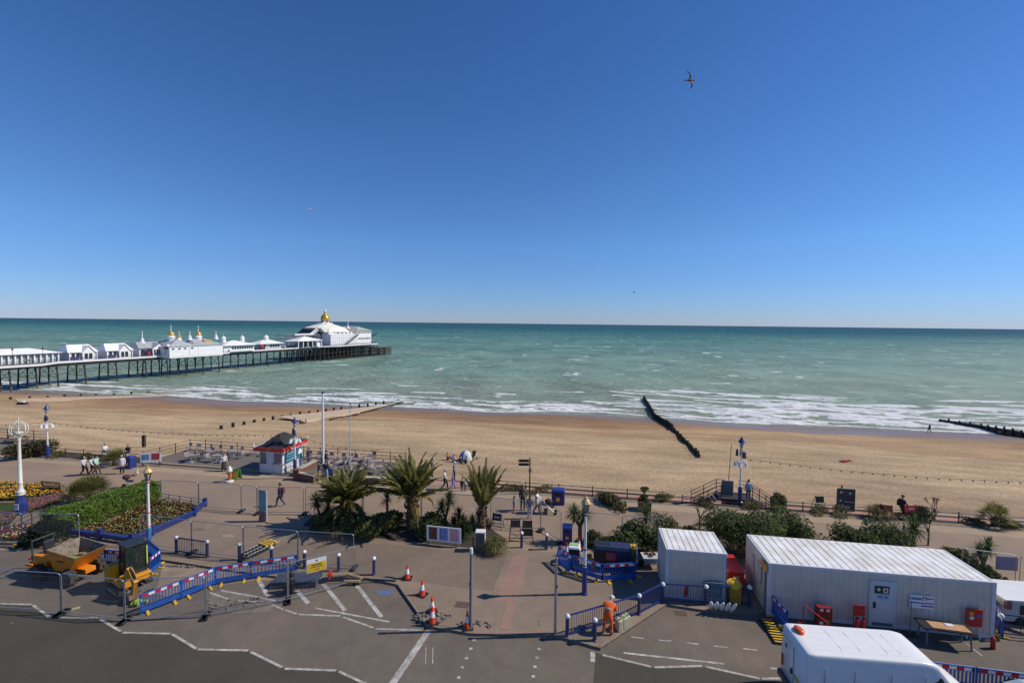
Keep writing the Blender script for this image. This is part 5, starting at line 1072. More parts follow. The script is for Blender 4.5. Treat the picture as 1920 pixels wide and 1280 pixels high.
def flowers(pts, n, cols, green, label, h=.22, size=.06, gn=1.2, soil=True):
    P = px_poly(pts, 0); x0, x1 = min(p.x for p in P), max(p.x for p in P); y0, y1 = min(p.y for p in P), max(p.y for p in P); b = MB(); mats = [green] + cols; k = 0
    if soil: sheet('soil', P, .03, EARTH)
    while k < n:
        x, y = rnd.uniform(x0, x1), rnd.uniform(y0, y1)
        if not inpoly(x, y, P): continue
        k += 1; hh = h * rnd.uniform(.6, 1.2); mi = 1 + int((math.sin(x * 1.7) * math.cos(y * 2.3) * .5 + .5 + rnd.uniform(-.45, .45)) * len(cols)) % len(cols)
        for _ in range(int(gn) + (rnd.random() < gn % 1)): leaf(b, Vector((x + rnd.uniform(-.1, .1), y + rnd.uniform(-.1, .1), hh * rnd.uniform(.4, 1.05))), (uvec() + Vector((0, 0, .6))).normalized(), size * 1.7, .4, 0)
        s_ = size * rnd.uniform(.7, 1.2); c = Vector((x, y, hh)); b.add([c + Vector((s_, 0, .01)), c + Vector((0, s_, .02)), c + Vector((-s_, 0, .01)), c + Vector((0, -s_, .02)), c + Vector((0, 0, s_ * .8)), c - Vector((0, 0, s_ * .5))], [(0, 1, 4), (1, 2, 4), (2, 3, 4), (3, 0, 4), (1, 0, 5), (2, 1, 5), (3, 2, 5), (0, 3, 5)], mi)
    o = b.build('flowers', mats); o['kind'] = 'stuff'; o['label'] = label; o['category'] = 'flowers'; return o
def petal(n, c): return mat(n, c, .6, var=.12, scale=2, trans=.2)
YP = petal('yellow_petals', (.75, .42, .01)); OP = petal('orange_petals', (.5, .13, .03)); RP = petal('dark_red_petals', (.28, .02, .02)); PP = petal('pink_petals', (.40, .13, .18)); VP = petal('mauve_petals', (.22, .10, .24)); WP = petal('cream_petals', (.62, .55, .32)); CP = petal('crimson_petals', (.42, .04, .07))
BED = [(132, 1002), (190, 1008), (247, 1015), (285, 1000), (362, 966), (380, 951), (295, 938), (215, 975)]
flowers(BED, 900, [RP, WP, OP, RP, YP, WP], leafmat('bed_leaves', (.10, .115, .035)), 'mixed red, cream and orange flowers filling the blue-edged bed', .26, .052, 11)
flowers([(-60, 940), (45, 938), (120, 926), (112, 914), (60, 912), (-60, 906)], 1100, [YP, YP, YP, OP], MG, 'bright yellow flowers behind the ornate lamp post', .32, .085, 4)
flowers([(55, 962), (122, 938), (120, 928), (50, 941)], 700, [PP, VP, PP, CP], MG, 'pink and mauve flowers beside the ornate lamp post', .25, .055, 6); flowers([(-60, 1004), (20, 982), (36, 962), (0, 966), (-60, 975)], 700, [VP, PP, CP], MG, 'mauve flowers at the left edge below the lamp post', .25, .055, 6)
flowers([(-30, 1012), (22, 1015), (70, 1006), (78, 990), (40, 988), (-30, 1000)], 600, [RP, WP, CP], LG, 'red and white flowers behind the fence at the far left', .28, .07, 4)
LAWN = ground_mat('lawn', (.05, .07, .015), .25, cracks=False); sheet('grass', px_poly([(-60, 975), (36, 962), (50, 942), (-60, 942)], 0), .02, LAWN)
# blue boards and low railings round the beds
def boards(pts, label, h=.5, th=.12, m=BLUE, top=True):
    o = thing('bed_edging', label, 'edging', (0, 0, 0)); b = MB(); p_ = MB(); P = px_poly(pts, 0)
    for a, c in zip(P[:-1], P[1:]): u = Vector((0, 0, 1)); b.bar(a + u * (h - .12), c + u * (h - .12), th * 2.2, .1); b.bar(a + u * (h * .45), c + u * (h * .45), th * .5, h * .5)
    b.build('boards', m, o)
    for a in P: MB().box((a.x, a.y, h * .65), (.2, .2, h * 1.3)).build('post', m, o)
boards([(126, 1003), (188, 1010), (247, 1019), (286, 1003), (365, 967), (385, 949)], 'thick royal blue boards edging the mixed flower bed')
def lowrail(pts, label, h=.75, m=NAVY, gap=1.6, rails=2, name='low_railing', z=0.0, cat='railing', r=.02):
    P = px_poly(pts, z); o = thing(name, label, cat, (0, 0, 0)); b = MB()
    for a, c in zip(P[:-1], P[1:]):
        d = c - a; n = max(1, round(d.length / gap))
        for k in range(n + (1 if c is P[-1] else 0)): q = a + d * (k / n); b.tube([q, q + Vector((0, 0, h))], r * 1.4, 6)
        for k in range(rails): zz = h * (1 - k / (rails + .3)) - .03; b.tube([a + Vector((0, 0, zz)), c + Vector((0, 0, zz))], r, 5)
    b.build('rails', m, o); return o
lowrail([(380, 949), (296, 936)], 'low blue railing along the back of the mixed flower bed', .55, BLUE, 1.0); lowrail([(-40, 920), (82, 926)], 'thin dark railing behind the yellow flowers', .7); lowrail([(0, 1012), (60, 982), (140, 947)], 'thin blue railing along the path by the hedge', .75); lowrail([(-40, 1010), (10, 1008), (48, 1000)], 'thin dark railing at the far left before the red flowers', .7)
# ================================================================ KIOSK, CAFE TERRACE, SEAWARD RAILINGS
ter = MB(); c4 = [ST(-43.0, 36.9), ST(-17.5, 36.9), ST(-17.5, 42.3), ST(-42.6, 42.3)]; ter.prism([(p.x, p.y) for p in c4], -3.5, -.02)
c5 = [ST(-95, 36.9), ST(-59, 36.9), ST(-61, 42), ST(-95, 42)]; ter.prism([(p.x, p.y) for p in c5], -3.5, -.02)
struct(ter.build('terrace', [TAR_TER], fix=True))
edge = MB(); edge.box((0, 0, 0), (25.0, .22, .16)); struct(edge.build('kerb', PALE, loc=ST(-30.4, 37.1, .06), rz=-AS))
KRED = mat('kiosk_red', (.62, .03, .025), .4, var=.05); KROOF = mat('dark_felt_roof', (.03, .03, .031), .9, var=.25, scale=3); KWALL = mat('kiosk_white', (.72, .72, .72), .5, var=.04); TEAL = mat('teal_poster', (.015, .16, .25), .4, var=.25, scale=2)
A = loc0(529.8, 888.7); Bk = loc0(486.8, 885.5); Ck = loc0(574, 871); kx = (A - Bk); kw = kx.length; krz = math.atan2(kx.y, kx.x); kd = min((Ck - A).length, 3.3); kh = HZ(A, 846)
o = thing('kiosk', 'white seafront ice cream kiosk with red fascia, dark hipped roof and teal poster', 'kiosk', Bk, krz)
MB().box((kw / 2, kd / 2, kh / 2), (kw, kd, kh)).build('wall', KWALL, o)
f = MB(); ov = .32; z0, z1 = kh - .02, kh + .32
f.box((kw / 2, -ov, (z0 + z1) / 2), (kw + 2 * ov, .06, z1 - z0)); f.box((kw / 2, kd + ov, (z0 + z1) / 2), (kw + 2 * ov, .06, z1 - z0)); f.box((-ov, kd / 2, (z0 + z1) / 2), (.06, kd + 2 * ov - .07, z1 - z0)); f.box((kw + ov, kd / 2, (z0 + z1) / 2), (.06, kd + 2 * ov - .07, z1 - z0)); fa = f.build('fascia', KRED, o)
f = MB()
for i in range(14): x = -ov + (kw + 2 * ov) * (i + .5) / 14; f.prism([(x - .07, .0), (x + .07, 0), (x, -.16)], 0, .012)
q = f.build('pennant_trim', WHITE, fa, (0, -ov - .035, z0 + .03)); q.rotation_euler = (R(90), 0, 0)
f = MB()
for i in range(16): y = -ov + (kd + 2 * ov) * (i + .5) / 16; f.prism([(y - .07, .0), (y + .07, 0), (y, -.16)], 0, .012)
q = f.build('pennant_trim', WHITE, fa, (kw + ov + .035, 0, z0 + .03)); q.rotation_euler = (R(90), 0, R(90))
for y_ in (.8, kd - .5): text('ICES', .2, mat('cream_lettering', (.7, .55, .3), .5), fa, (kw + ov + .04, y_, (z0 + z1) / 2), (R(90), 0, R(90)))
text('ICES', .18, mat('cream_lettering', (.7, .55, .3), .5), fa, (kw / 2, -ov - .04, (z0 + z1) / 2), (R(90), 0, 0))
r = MB(); zr0, zr1, zr2 = z1, z1 + .62, z1 + 1.0
def rect(i, z): return [(-ov + i, -ov + i, z), (kw + ov - i, -ov + i, z), (kw + ov - i, kd + ov - i, z), (-ov + i, kd + ov - i, z)]
v = rect(0, zr0) + rect(.5, zr0 + .22) + rect(.95, zr1); v += [(kw / 2, .95 + .3, zr2), (kw / 2, kd - .95 - .1, zr2)]
r.add(v, [(0, 1, 5, 4), (1, 2, 6, 5), (2, 3, 7, 6), (3, 0, 4, 7), (4, 5, 9, 8), (5, 6, 10, 9), (6, 7, 11, 10), (7, 4, 8, 11), (8, 9, 12), (9, 10, 13, 12), (10, 11, 13), (11, 8, 12, 13)]); r.build('roof', KROOF, o)
h_ = MB()
for p_, q_ in ((0, 4), (4, 8)): h_.bar(v[p_], v[q_], .1, .08)
h_.build('hip_trim', WHITE, o); f = MB()
for x, y in ((-ov, -ov), (kw + ov, kd + ov), (-ov, kd + ov)): f.lathe([(.05, 0), (.05, .15), (.09, .2), (.02, .36)], 8, (x, y, z1))
f.build('finials', WHITE, o)
for x0, x1 in ((.12, .68), (kw - .82, kw - .1)):
    MB().box(((x0 + x1) / 2, -.02, 1.5), (x1 - x0, .06, .95)).build('window', mat('kiosk_window', (.12, .11, .14), .15, var=.4, scale=4, tint=(.2, .17, .15)), o); MB().box(((x0 + x1) / 2, -.1, .95), (x1 - x0 + .2, .22, .05)).build('sill', GREY, o)
MB().box((kw / 2 - .08, -.012, 1.0), (.72, .03, 1.95)).build('door', mat('kiosk_door', (.66, .66, .67), .5, var=.03), o)
ps = MB(); ps.box((kw + .03, kd * .52, 1.42), (.05, kd * .86, 1.0)); ps_ = ps.build('poster', TEAL, o); wl_ = mat('white_lettering', (.85, .85, .83), .4, var=0)
text('Ice Cream', .34, wl_, ps_, (kw + .058, kd * .4, 1.72), (R(90), 0, R(90))); text('Fresh Coffee', .26, mat('pale_teal_lettering', (.2, .55, .55), .4, var=0), ps_, (kw + .058, kd * .42, 1.4), (R(90), 0, R(90))); text('Hot & Cold Drinks', .2, wl_, ps_, (kw + .058, kd * .42, 1.1), (R(90), 0, R(90)))
ic = MB(); ic.ball((0, 0, .14), (.22, .012, .2), 10, 6); ic.ball((.16, 0, -.02), (.16, .012, .15), 10, 6); ic.ball((-.12, 0, -.04), (.17, .012, .15), 10, 6); q = ic.build('splash_picture', wl_, ps_, (kw + .06, kd * .84, 1.4)); q.rotation_euler = (0, 0, R(90))
MB().box((kw + .03, kd / 2, .88), (.1, kd, .05)).build('ledge', GREY, o); f = MB(); f.box((kw / 2, kd / 2, -.06), (kw + .3, kd + .3, .12)); f.build('plinth', CONC, o)
# steps beside the kiosk: pale coping on brown brick walls
o = thing('brick_wall', 'brown brick stair wall with pale coping between the kiosk and the flagpole', 'wall', (0, 0, 0)); w_ = MB(); c_ = MB()
a, b = loc0(556, 893), loc0(592, 874); cth = .25
w_.bar(a + Vector((0, 0, .1)), b + Vector((0, 0, .1)), .3, .9); c_.bar(a + Vector((0, 0, .6)), b + Vector((0, 0, .6)), .42, .1)
a2, b2 = loc0(557, 899), loc0(590, 904); w_.bar(a2 + Vector((0, 0, .3)), b2 + Vector((0, 0, .2)), .3, .7); c_.bar(a2 + Vector((0, 0, .7)), b2 + Vector((0, 0, .6)), .36, .08, 0)
w_.box((a2.x, a2.y, .45), (.5, .5, 1.0)); w_.build('brickwork', mat('red_brown_brick', (.17, .085, .055), .9, var=.25, scale=8), o); c_.build('coping', STONE, o)
o = thing('brick_wall', 'low brown brick wall along the cafe terrace right of the flagpole', 'wall', (0, 0, 0)); w_ = MB(); a, b = loc0(618, 902), loc0(770, 912); w_.bar(a + Vector((0, 0, .25)), b + Vector((0, 0, .25)), .3, .6); w_.build('brickwork', mat('red_brown_brick', (.17, .085, .055), .9), o); MB().bar(a + Vector((0, 0, .58)), b + Vector((0, 0, .58)), .4, .08).build('coping', STONE, o)
lowrail([(537, 892), (556, 881), (592, 872)], 'thin rail with posts beside the kiosk steps', .95, NAVY, 1.3, 3); lowrail([(583, 868), (603, 866)], 'short blue rail behind the kiosk', .9, BLUE, .8, 3)
def st_rail(pts, label, h=1.05, gap=1.9, rails=3, z=0.0, m=BLACK, r=.024):
    P = [ST(a, b, z) for a, b in pts]; o = thing('railing', label, 'railing', (0, 0, 0)); b = MB(); pm_ = MB().lathe([(.045, 0), (.035, h * .9), (.05, h), (.02, h + .08)], 6).mesh('post', m)
    for a, c in zip(P[:-1], P[1:]):
        d = c - a; n = max(1, round(d.length / gap))
        for k in range(n + (1 if c is P[-1] else 0)): link('post', pm_, o, a + d * (k / n))
        for k in range(rails): zz = h * (1 - k / (rails + .2)) - .04; b.tube([a + Vector((0, 0, zz)), c + Vector((0, 0, zz))], r, 5)
    b.build('rails', m, o)
st_rail([(-42.8, 37.2), (-42.4, 42.1), (-21.2, 42.1)], 'dark railing round the left cafe terrace down to the kiosk'); st_rail([(-21.0, 42.1), (-17.7, 42.1), (-17.7, 40)], 'dark railing round the right cafe terrace')
st_rail([(-95, 41.8), (-61, 41.8)], 'dark railing behind the picnic tables at the far left')
st_rail([(-59, 37.3), (-43.2, 37.3)], 'dark low railing along the seaward bed at the left', .8, 2.4, 2); st_rail([(-10.5, 37.1), (6, 37.1)], 'dark low railing along the promenade edge before the signpost', .75, 2.6, 2)
st_rail([(7.5, 37.2), (14, 37.2)], 'dark wall-top rail behind the blue bin', .55, 2.0, 2, 0, NAVY); st_rail([(14, 37.2), (23, 37.2)], 'low rail along the edge between the blue bin and the beach steps', .65, 2.2, 2, 0, NAVY); st_rail([(24, 37.2), (52, 37.2)], 'long low dark rail along the promenade edge at the right', .7, 2.5, 2, 0, NAVY)
bed = MB(); bed.box((0, 0, 0), (60, .45, .3)); struct(bed.build('planting_bed', EARTH, loc=ST(20, 37.25, -.16), rz=-AS)); bed = MB(); bed.box((0, 0, 0), (16, 1.6, .3)); struct(bed.build('planting_bed', EARTH, loc=ST(-51, 37.85, -.16), rz=-AS))
# festoon cables hung between the seafront lamps
CABLE = mat('black_cable', (.02, .02, .02), .6, var=0)
def festoon(p, q, sag, n, label):
    b = MB(); pts = []
    for i in range(n + 1): f = i / n; x = p.lerp(q, f); x.z -= sag * 4 * f * (1 - f); pts.append(x)
    b.tube(pts, .012, 4, cap=False)
    for x in pts[1:-1]: b.ball((x.x, x.y, x.z - .09), .055, 5, 4)
    tag(b.build('festoon_lights', CABLE), label, 'string lights')
l1, l2, l3 = [loc0(a, b) for a, b in ((90, 857), (553, 886), (1387, 942))]; u_ = Vector((0, 0, 3.6))
festoon(l1 + u_, l2 + u_, .5, 34, 'black string of lights sagging from the far left seafront lamp to the kiosk lamp'); festoon(l2 + u_, loc0(720, 890) + Vector((0, 0, 2.4)), .5, 14, 'black string of lights running right from the kiosk lamp'); festoon(l3 + u_, loc0(2000, 995) + Vector((0, 0, 3.4)), .4, 30, 'black string of lights running right from the lamp by the beach steps'); festoon(loc0(-150, 846) + u_, l1 + u_, .5, 16, 'black string of lights leaving the photo at the left')
# cafe chairs and tables
CH = mat('white_pink_plastic', (.62, .50, .46), .5, var=.15); CHW = mat('dusty_pink_plastic', (.36, .29, .265), .5, var=.12); CG = mat('pale_grey_plastic', (.45, .45, .43), .5)
def mk_chair():
    o = thing('cafe_chair', 'x', 'chair', (0, 0, 0), group='cafe chairs on the terraces'); MB().box((0, 0, .45), (.44, .44, .035)).build('seat', CHW, o); b = MB(); b.box((0, .2, .68), (.42, .03, .34)); b.bar((-.19, .2, .45), (-.19, .22, .85), .03); b.bar((.19, .2, .45), (.19, .22, .85), .03); b.build('backrest', CHW, o)
    for x in (-.19, .19):
        for y in (-.19, .19): MB().bar((x, y, 0), (x * .95, y * .95, .45), .03).build('leg', STEEL, o)
    return o
def mk_table():
    o = thing('cafe_table', 'x', 'table', (0, 0, 0), group='cafe tables on the terraces'); MB().lathe([(.34, .71), (.34, .74)], 14).build('tabletop', CHW, o); b = MB(); b.lathe([(.04, .05), (.04, .71)], 8); b.lathe([(.26, 0), (.24, .04), (.05, .06)], 10); b.build('pedestal', STEEL, o); return o
CHA, TAB = mk_chair(), mk_table(); uc = [0, 0]
def put(pro, i, P, rz, lab):
    if uc[i] == 0: pro.location = P; pro.rotation_euler = (0, 0, rz); pro['label'] = lab
    else: copy_thing(pro, lab, P, rz)
    uc[i] += 1
LT = 'pale cafe table on the left terrace beside the kiosk'; LCc = 'pale cafe chair on the left terrace beside the kiosk'; RT = 'pale cafe table on the terrace right of the flagpole'; RC_ = 'pale cafe chair on the terrace right of the flagpole'
for x, y in ((358, 866), (405, 866), (390, 858), (440, 858)):
    P = loc0(x, y); put(TAB, 1, P, 0, LT)
    for k in range(rnd.choice((2, 3))): a = rnd.uniform(0, 6.28); put(CHA, 0, P + Vector((.75 * math.cos(a), .75 * math.sin(a), 0)), a + R(-90), LCc)
for i in range(16): t_ = -42 + i * 1.28; put(CHA, 0, ST(t_, 41.5 + rnd.uniform(-.15, .15)), -AS + rnd.uniform(-.4, .4), LCc)
for x, y in ((632, 868), (655, 870), (690, 866), (635, 880), (664, 882), (700, 878), (625, 892), (676, 893), (712, 888), (690, 872)):
    P = loc0(x, y); put(TAB, 1, P, 0, RT)
    for k in range(2): a = k * 2.6 + rnd.uniform(0, 2); put(CHA, 0, P + Vector((.75 * math.cos(a), .75 * math.sin(a), 0)), a + R(-90), RC_)
# picnic tables far left
pt = None
for i, (t_, s_) in enumerate(((-63.5, 40.6), (-66.5, 39.2), (-70, 40.8), (-74, 39))):
    lab = 'dark picnic table at the far left by the beach, ' + ORD[i] + ' from the rusty shrub'
    if pt is None:
        pt = thing('picnic_table', lab, 'picnic table', ST(t_, s_), -AS, 'picnic tables'); MB().box((0, 0, .74), (1.8, .75, .05)).build('tabletop', WOOD, pt)
        for y in (-.65, .65): MB().box((0, y, .44), (1.8, .28, .05)).build('bench', WOOD, pt)
        b = MB(); [b.bar((x, s * .75, 0), (x, s * .2, .72), .08) for x in (-.7, .7) for s in (-1, 1)]; b.build('frame', WOOD, pt)
    else: copy_thing(pt, lab, ST(t_, s_), -AS)
# benches, bins, signs
def bench(P, rz, label):
    o = thing('park_bench', label, 'bench', P, rz); MB().box((0, 0, .44), (1.8, .45, .04)).build('seat', WOOD, o); b = MB(); b.bar((-.9, .24, .5), (-.9, .32, .95), .07); b.bar((.9, .24, .5), (.9, .32, .95), .07); b.bar((-.9, .32, .93), (.9, .32, .93), .07); b.bar((-.9, .26, .56), (.9, .26, .56), .06); [b.bar((-.82 + i * .117, .26, .56), (-.82 + i * .117, .32, .92), .035) for i in range(15)]; b.build('backrest', WOOD, o)
    for x in (-.8, .8):
        for y in (-.18, .2): MB().bar((x, y, 0), (x, y, .44), .07).build('leg', WOOD, o)
        MB().bar((x, -.2, .66), (x, .28, .66), .06).build('armrest', WOOD, o)
bench(loc0(104, 922), -AS + math.pi, 'brown wooden bench behind the yellow flowers')
def bluebin(px, py, w_, d_, h, label, top=BLUE, m=BLUE):
    o = thing('litter_bin', label, 'bin', loc0(px, py), -AS); MB().box((0, 0, h * .46), (w_, d_, h * .92), top=(.96, .96)).build('body', m, o, bevel=.02); MB().box((0, 0, h * .96), (w_ * 1.06, d_ * 1.06, h * .09), top=(.8, .8)).build('lid', top, o); MB().box((0, -d_ / 2 - .0, h * .72), (w_ * .6, .05, h * .14)).build('opening', BLACK, o); e = MB(); e.box((0, -d_ / 2 - .005, h * .4), (w_ * .3, .02, w_ * .3)); e.build('emblem', GOLD, o)
bluebin(245, 877, .65, .65, 1.15, 'blue litter bin beside the tilted advertising board'); bluebin(1046.5, 943, 1.0, .8, 1.15, 'large blue bin at the promenade edge beside the pushchair'); bluebin(1063.5, 1018, .62, .55, 1.2, 'blue bin with pale top beside the fence and lamp post', mat('pale_blue_paint', (.12, .2, .5), .5))
o = thing('advertising_board', 'tilted white board with blue and red pictures beside the blue bin', 'board', loc0(283, 874), R(14)); b = MB(); b.box((0, 0, .85), (1.7, .05, .95)); b.build('board', WREF, o)
MB().box((-.42, -.03, .92), (.6, .02, .5)).build('blue_picture', mat('sea_picture', (.12, .25, .4), .5, var=.4, scale=4), o); MB().box((.4, -.03, .95), (.65, .02, .6)).build('red_picture', mat('red_picture', (.45, .05, .05), .5, var=.3, scale=5), o); b = MB(); [b.bar((x, .3, 0), (x, 0, .6), .05) for x in (-.7, .7)]; [b.bar((x, -.1, 0), (x, 0, .5), .05) for x in (-.7, .7)]; b.build('stand', BLACK, o)
o = thing('ice_cream_model', 'giant model ice cream cone on a white base before the kiosk', 'model', loc0(431, 903)); MB().lathe([(.3, 0), (.3, .12), (.12, .16)], 12).build('base', WHITE, o); MB().lathe([(.08, .16), (.17, .85), (.19, .88)], 12).build('cone', mat('wafer_orange', (.6, .16, .03), .6, var=.2, scale=20), o); MB().lathe([(.19, .88), (.22, .98), (.2, 1.06), (.17, 1.1), (.18, 1.18), (.1, 1.28), (.02, 1.42)], 12).build('ice_cream', WHITE, o, smooth=True)
def aboard(px, py, label, m, h=.95, w_=.6, rz=0, band=None, legm=None, z=0.0):
    o = thing('pavement_sign', label, 'sign', loc0(px, py, z), rz); b = MB(); b.box((0, -.17, h * .52), (w_, .03, h * .9), rx=R(-14)); q = b.build('front_panel', m, o); b = MB(); b.box((0, .17, h * .52), (w_, .03, h * .9), rx=R(14)); b.build('back_panel', m, o)
    if band: c = MB(); c.box((0, -.205, h * .55), (w_ * .8, .012, h * .5), rx=R(-14)); c.build('picture', band, q)
aboard(444, 899, 'small green A-board by the ice cream model', mat('lime_board', (.12, .42, .06), .5, var=.2), 1.0, .6, R(-15), YELLOW)
o = thing('totem_sign', 'grey information totem with a teal picture panel on the open paving', 'sign', loc0(493, 977), -AS + R(-4)); H = HZ(loc0(493, 977), 918); TG = mat('totem_grey', (.26, .26, .28), .35, .2); MB().box((0, 0, H / 2), (.62, .12, H)).build('body', TG, o, bevel=.04); q = MB().box((0, -.063, H * .66), (.56, .012, H * .6)).build('panel', mat('teal_map_panel', (.12, .25, .28), .25, var=.5, scale=1.6, tint=(.03, .25, .2)), o); MB().box((.24, -.0, H * .5), (.2, .126, H * .97)).build('side_strip', mat('silver_strip', (.45, .45, .48), .35, .3), o); MB().box((0, -.064, H * .18), (.56, .012, H * .28)).build('lower_panel', mat('brown_picture', (.2, .13, .12), .4, var=.3, scale=3), o)
# easels
def easel(px, py, label, ptop, m, n=1, mark=None, legm=BLACK, w_=.62, rz=0.0):
    P = loc0(px, py); H = HZ(P, ptop); o = thing('easel_sign', label, 'sign', P, rz); b = MB()
    for s in (-1, 1): b.bar((s * w_ * .62, -.25, 0), (s * w_ * .42, 0, H), .035); b.bar((s * w_ * .62, .35, 0), (s * w_ * .42, .02, H), .035)
    for z in (.25, .45): b.bar((-w_ * .58, -.2, z), (w_ * .58, -.2, z), .03)
    b.build('legs', legm, o)
    for k in range(n):
        q = MB().box((0, -.08 - k * .05, H - .26 - k * .5), (w_, .03, .46), rx=R(-9)).build('board', m, o)
        if mark: c = MB(); c.prism([(-.2, 0), (-.08, .09), (-.08, .04), (.2, .04), (.2, -.04), (-.08, -.04), (-.08, -.09)], 0, .008); a_ = c.build('arrow', WREF, q, (0, -.1 - k * .05, H - .26 - k * .5)); a_.rotation_euler = (R(81), 0, 0)
MENU = mat('menu_board', (.045, .028, .022), .5, var=.4, scale=6)
easel(966, 1012, 'dark menu easel with one board, left of a close pair', 973, MENU, 1); easel(988.5, 1012, 'dark menu easel with two stacked boards, right of a close pair', 974, MENU, 2); easel(932, 990, 'dark easel sign with white arrow behind the pale grass clump', 961, mat('maroon_board', (.06, .03, .03), .5), 1, True, rz=R(-18))
easel(1535, 955, 'green-legged easel with dark board on the beach edge', 929, BLACK, 1, legm=mat('green_paint', (.05, .22, .05), .5)); easel(1660, 973, 'dark red easel sign beside the dry reeds', 945, mat('dark_red_board', (.25, .02, .03), .5), 1, rz=R(-22), w_=.75); easel(1706, 973, 'bright red sign with a white arrow beside the walker on the promenade', 946, RED, 1, True, w_=1.0)
o = thing('information_board', 'grey beach information board with pictograms on the shingle edge', 'board', loc0(1585, 957, -.2), -AS); MB().box((0, 0, .85), (1.25, .12, 1.75)).build('panel', mat('slate_board', (.09, .09, .08), .6, var=.2), o); 
for x, z, m in ((-.38, 1.45, WREF), (-.1, 1.3, RED), (.25, 1.4, WREF), (-.4, .8, WREF), (.2, 1.05, RED)): MB().lathe([(.09, 0), (.09, .012)], 10).build('pictogram', m, o, (x, -.065, z)).rotation_euler = (R(90), 0, 0)
MB().box((.2, -.065, .72), (.7, .012, .05)).build('pictogram', WREF, o); MB().lathe([(.03, 0), (.09, .1), (.04, .25)], 6).build('top_knob', RED, o, (-.3, 0, 1.75))
# poster board and cabinet in front of the palms
P = loc0(833, 1022); a, b = loc0(800, 1019), loc0(864, 1026); o = thing('poster_board', 'long white board with three posters in front of the palms', 'board', a, math.atan2((b - a).y, (b - a).x)); Lb = (b - a).length; MB().box((Lb / 2, 0, .72), (Lb, .05, .95)).build('board', WREF, o)
for i, (m, tn) in enumerate(((mat('brown_poster', (.14, .05, .03), .5, var=.6, scale=7), 0), (mat('blue_poster', (.04, .06, .28), .5, var=.6, scale=6, tint=(.3, .4, .5)), 0), (mat('pink_poster', (.5, .12, .14), .5, var=.4, scale=7, tint=(.65, .45, .42)), 0))): MB().box((Lb * (.19 + .31 * i), -.03, .74), (Lb * .24, .015, .76)).build('poster', m, o)
for x in (.2, Lb - .2): MB().bar((x, .06, 0), (x, .06, .8), .06).build('post', GREY, o)
o = thing('utility_cabinet', 'grey green street cabinet with pale top beside the grass clump', 'cabinet', loc0(901, 1031), -AS + R(6)); MB().box((0, 0, .58), (.55, .42, 1.16)).build('body', mat('grey_green_cabinet', (.07, .09, .085), .5, var=.12), o, bevel=.01); MB().box((0, 0, 1.19), (.6, .48, .07)).build('top', WHITE, o); MB().box((.28, 0, .6), (.012, .38, 1.06)).build('door', WHITE, o); MB().box((.29, -.12, .65), (.02, .03, .12)).build('handle', GREY, o)
MB().box((0, 0, .35), (.12, .12, .9)).build('wooden_post', WOOD, loc=loc0(887, 1031)); tag(bpy.data.objects['wooden_post'], 'short wooden post left of the grey green cabinet', 'post')
# beach steps and platform by the right lamp
o = thing('beach_steps', 'dark railed steps and platform leading to the beach behind the seafront lamp', 'steps', loc0(1387, 942) + ES * 1.5, -AS); b = MB(); b.box((0, 0, -.1), (2.6, 1.6, .2)); b.box((0, 0, -1.6), (1.6, 1.2, 3.0)); b.build('platform', DWOOD, o); b = MB()
for s in (-1, 1):
    for y in (-.7, .7):
        for z in (.45, .75, 1.05): b.bar((s * 1.2, y, z), (s * 3.2, y, z - 1.15), .04); b.bar((s * 1.2, y, z), (s * .5, y, z), .04)
        for k in range(3): x = 1.2 + k; b.bar((s * x, y, -.2 - .57 * k), (s * x, y, 1.05 - .57 * k), .05)
    for k in range(8): b.box((s * (1.4 + k * .25), 0, -.15 * k - .2), (.25, 1.4, .05))
b.build('railing', mat('dark_maroon_rail', (.06, .03, .035), .5), o); MB().box((-.55, -.1, .65), (.9, .08, 1.2)).build('notice_board', GREY, o)
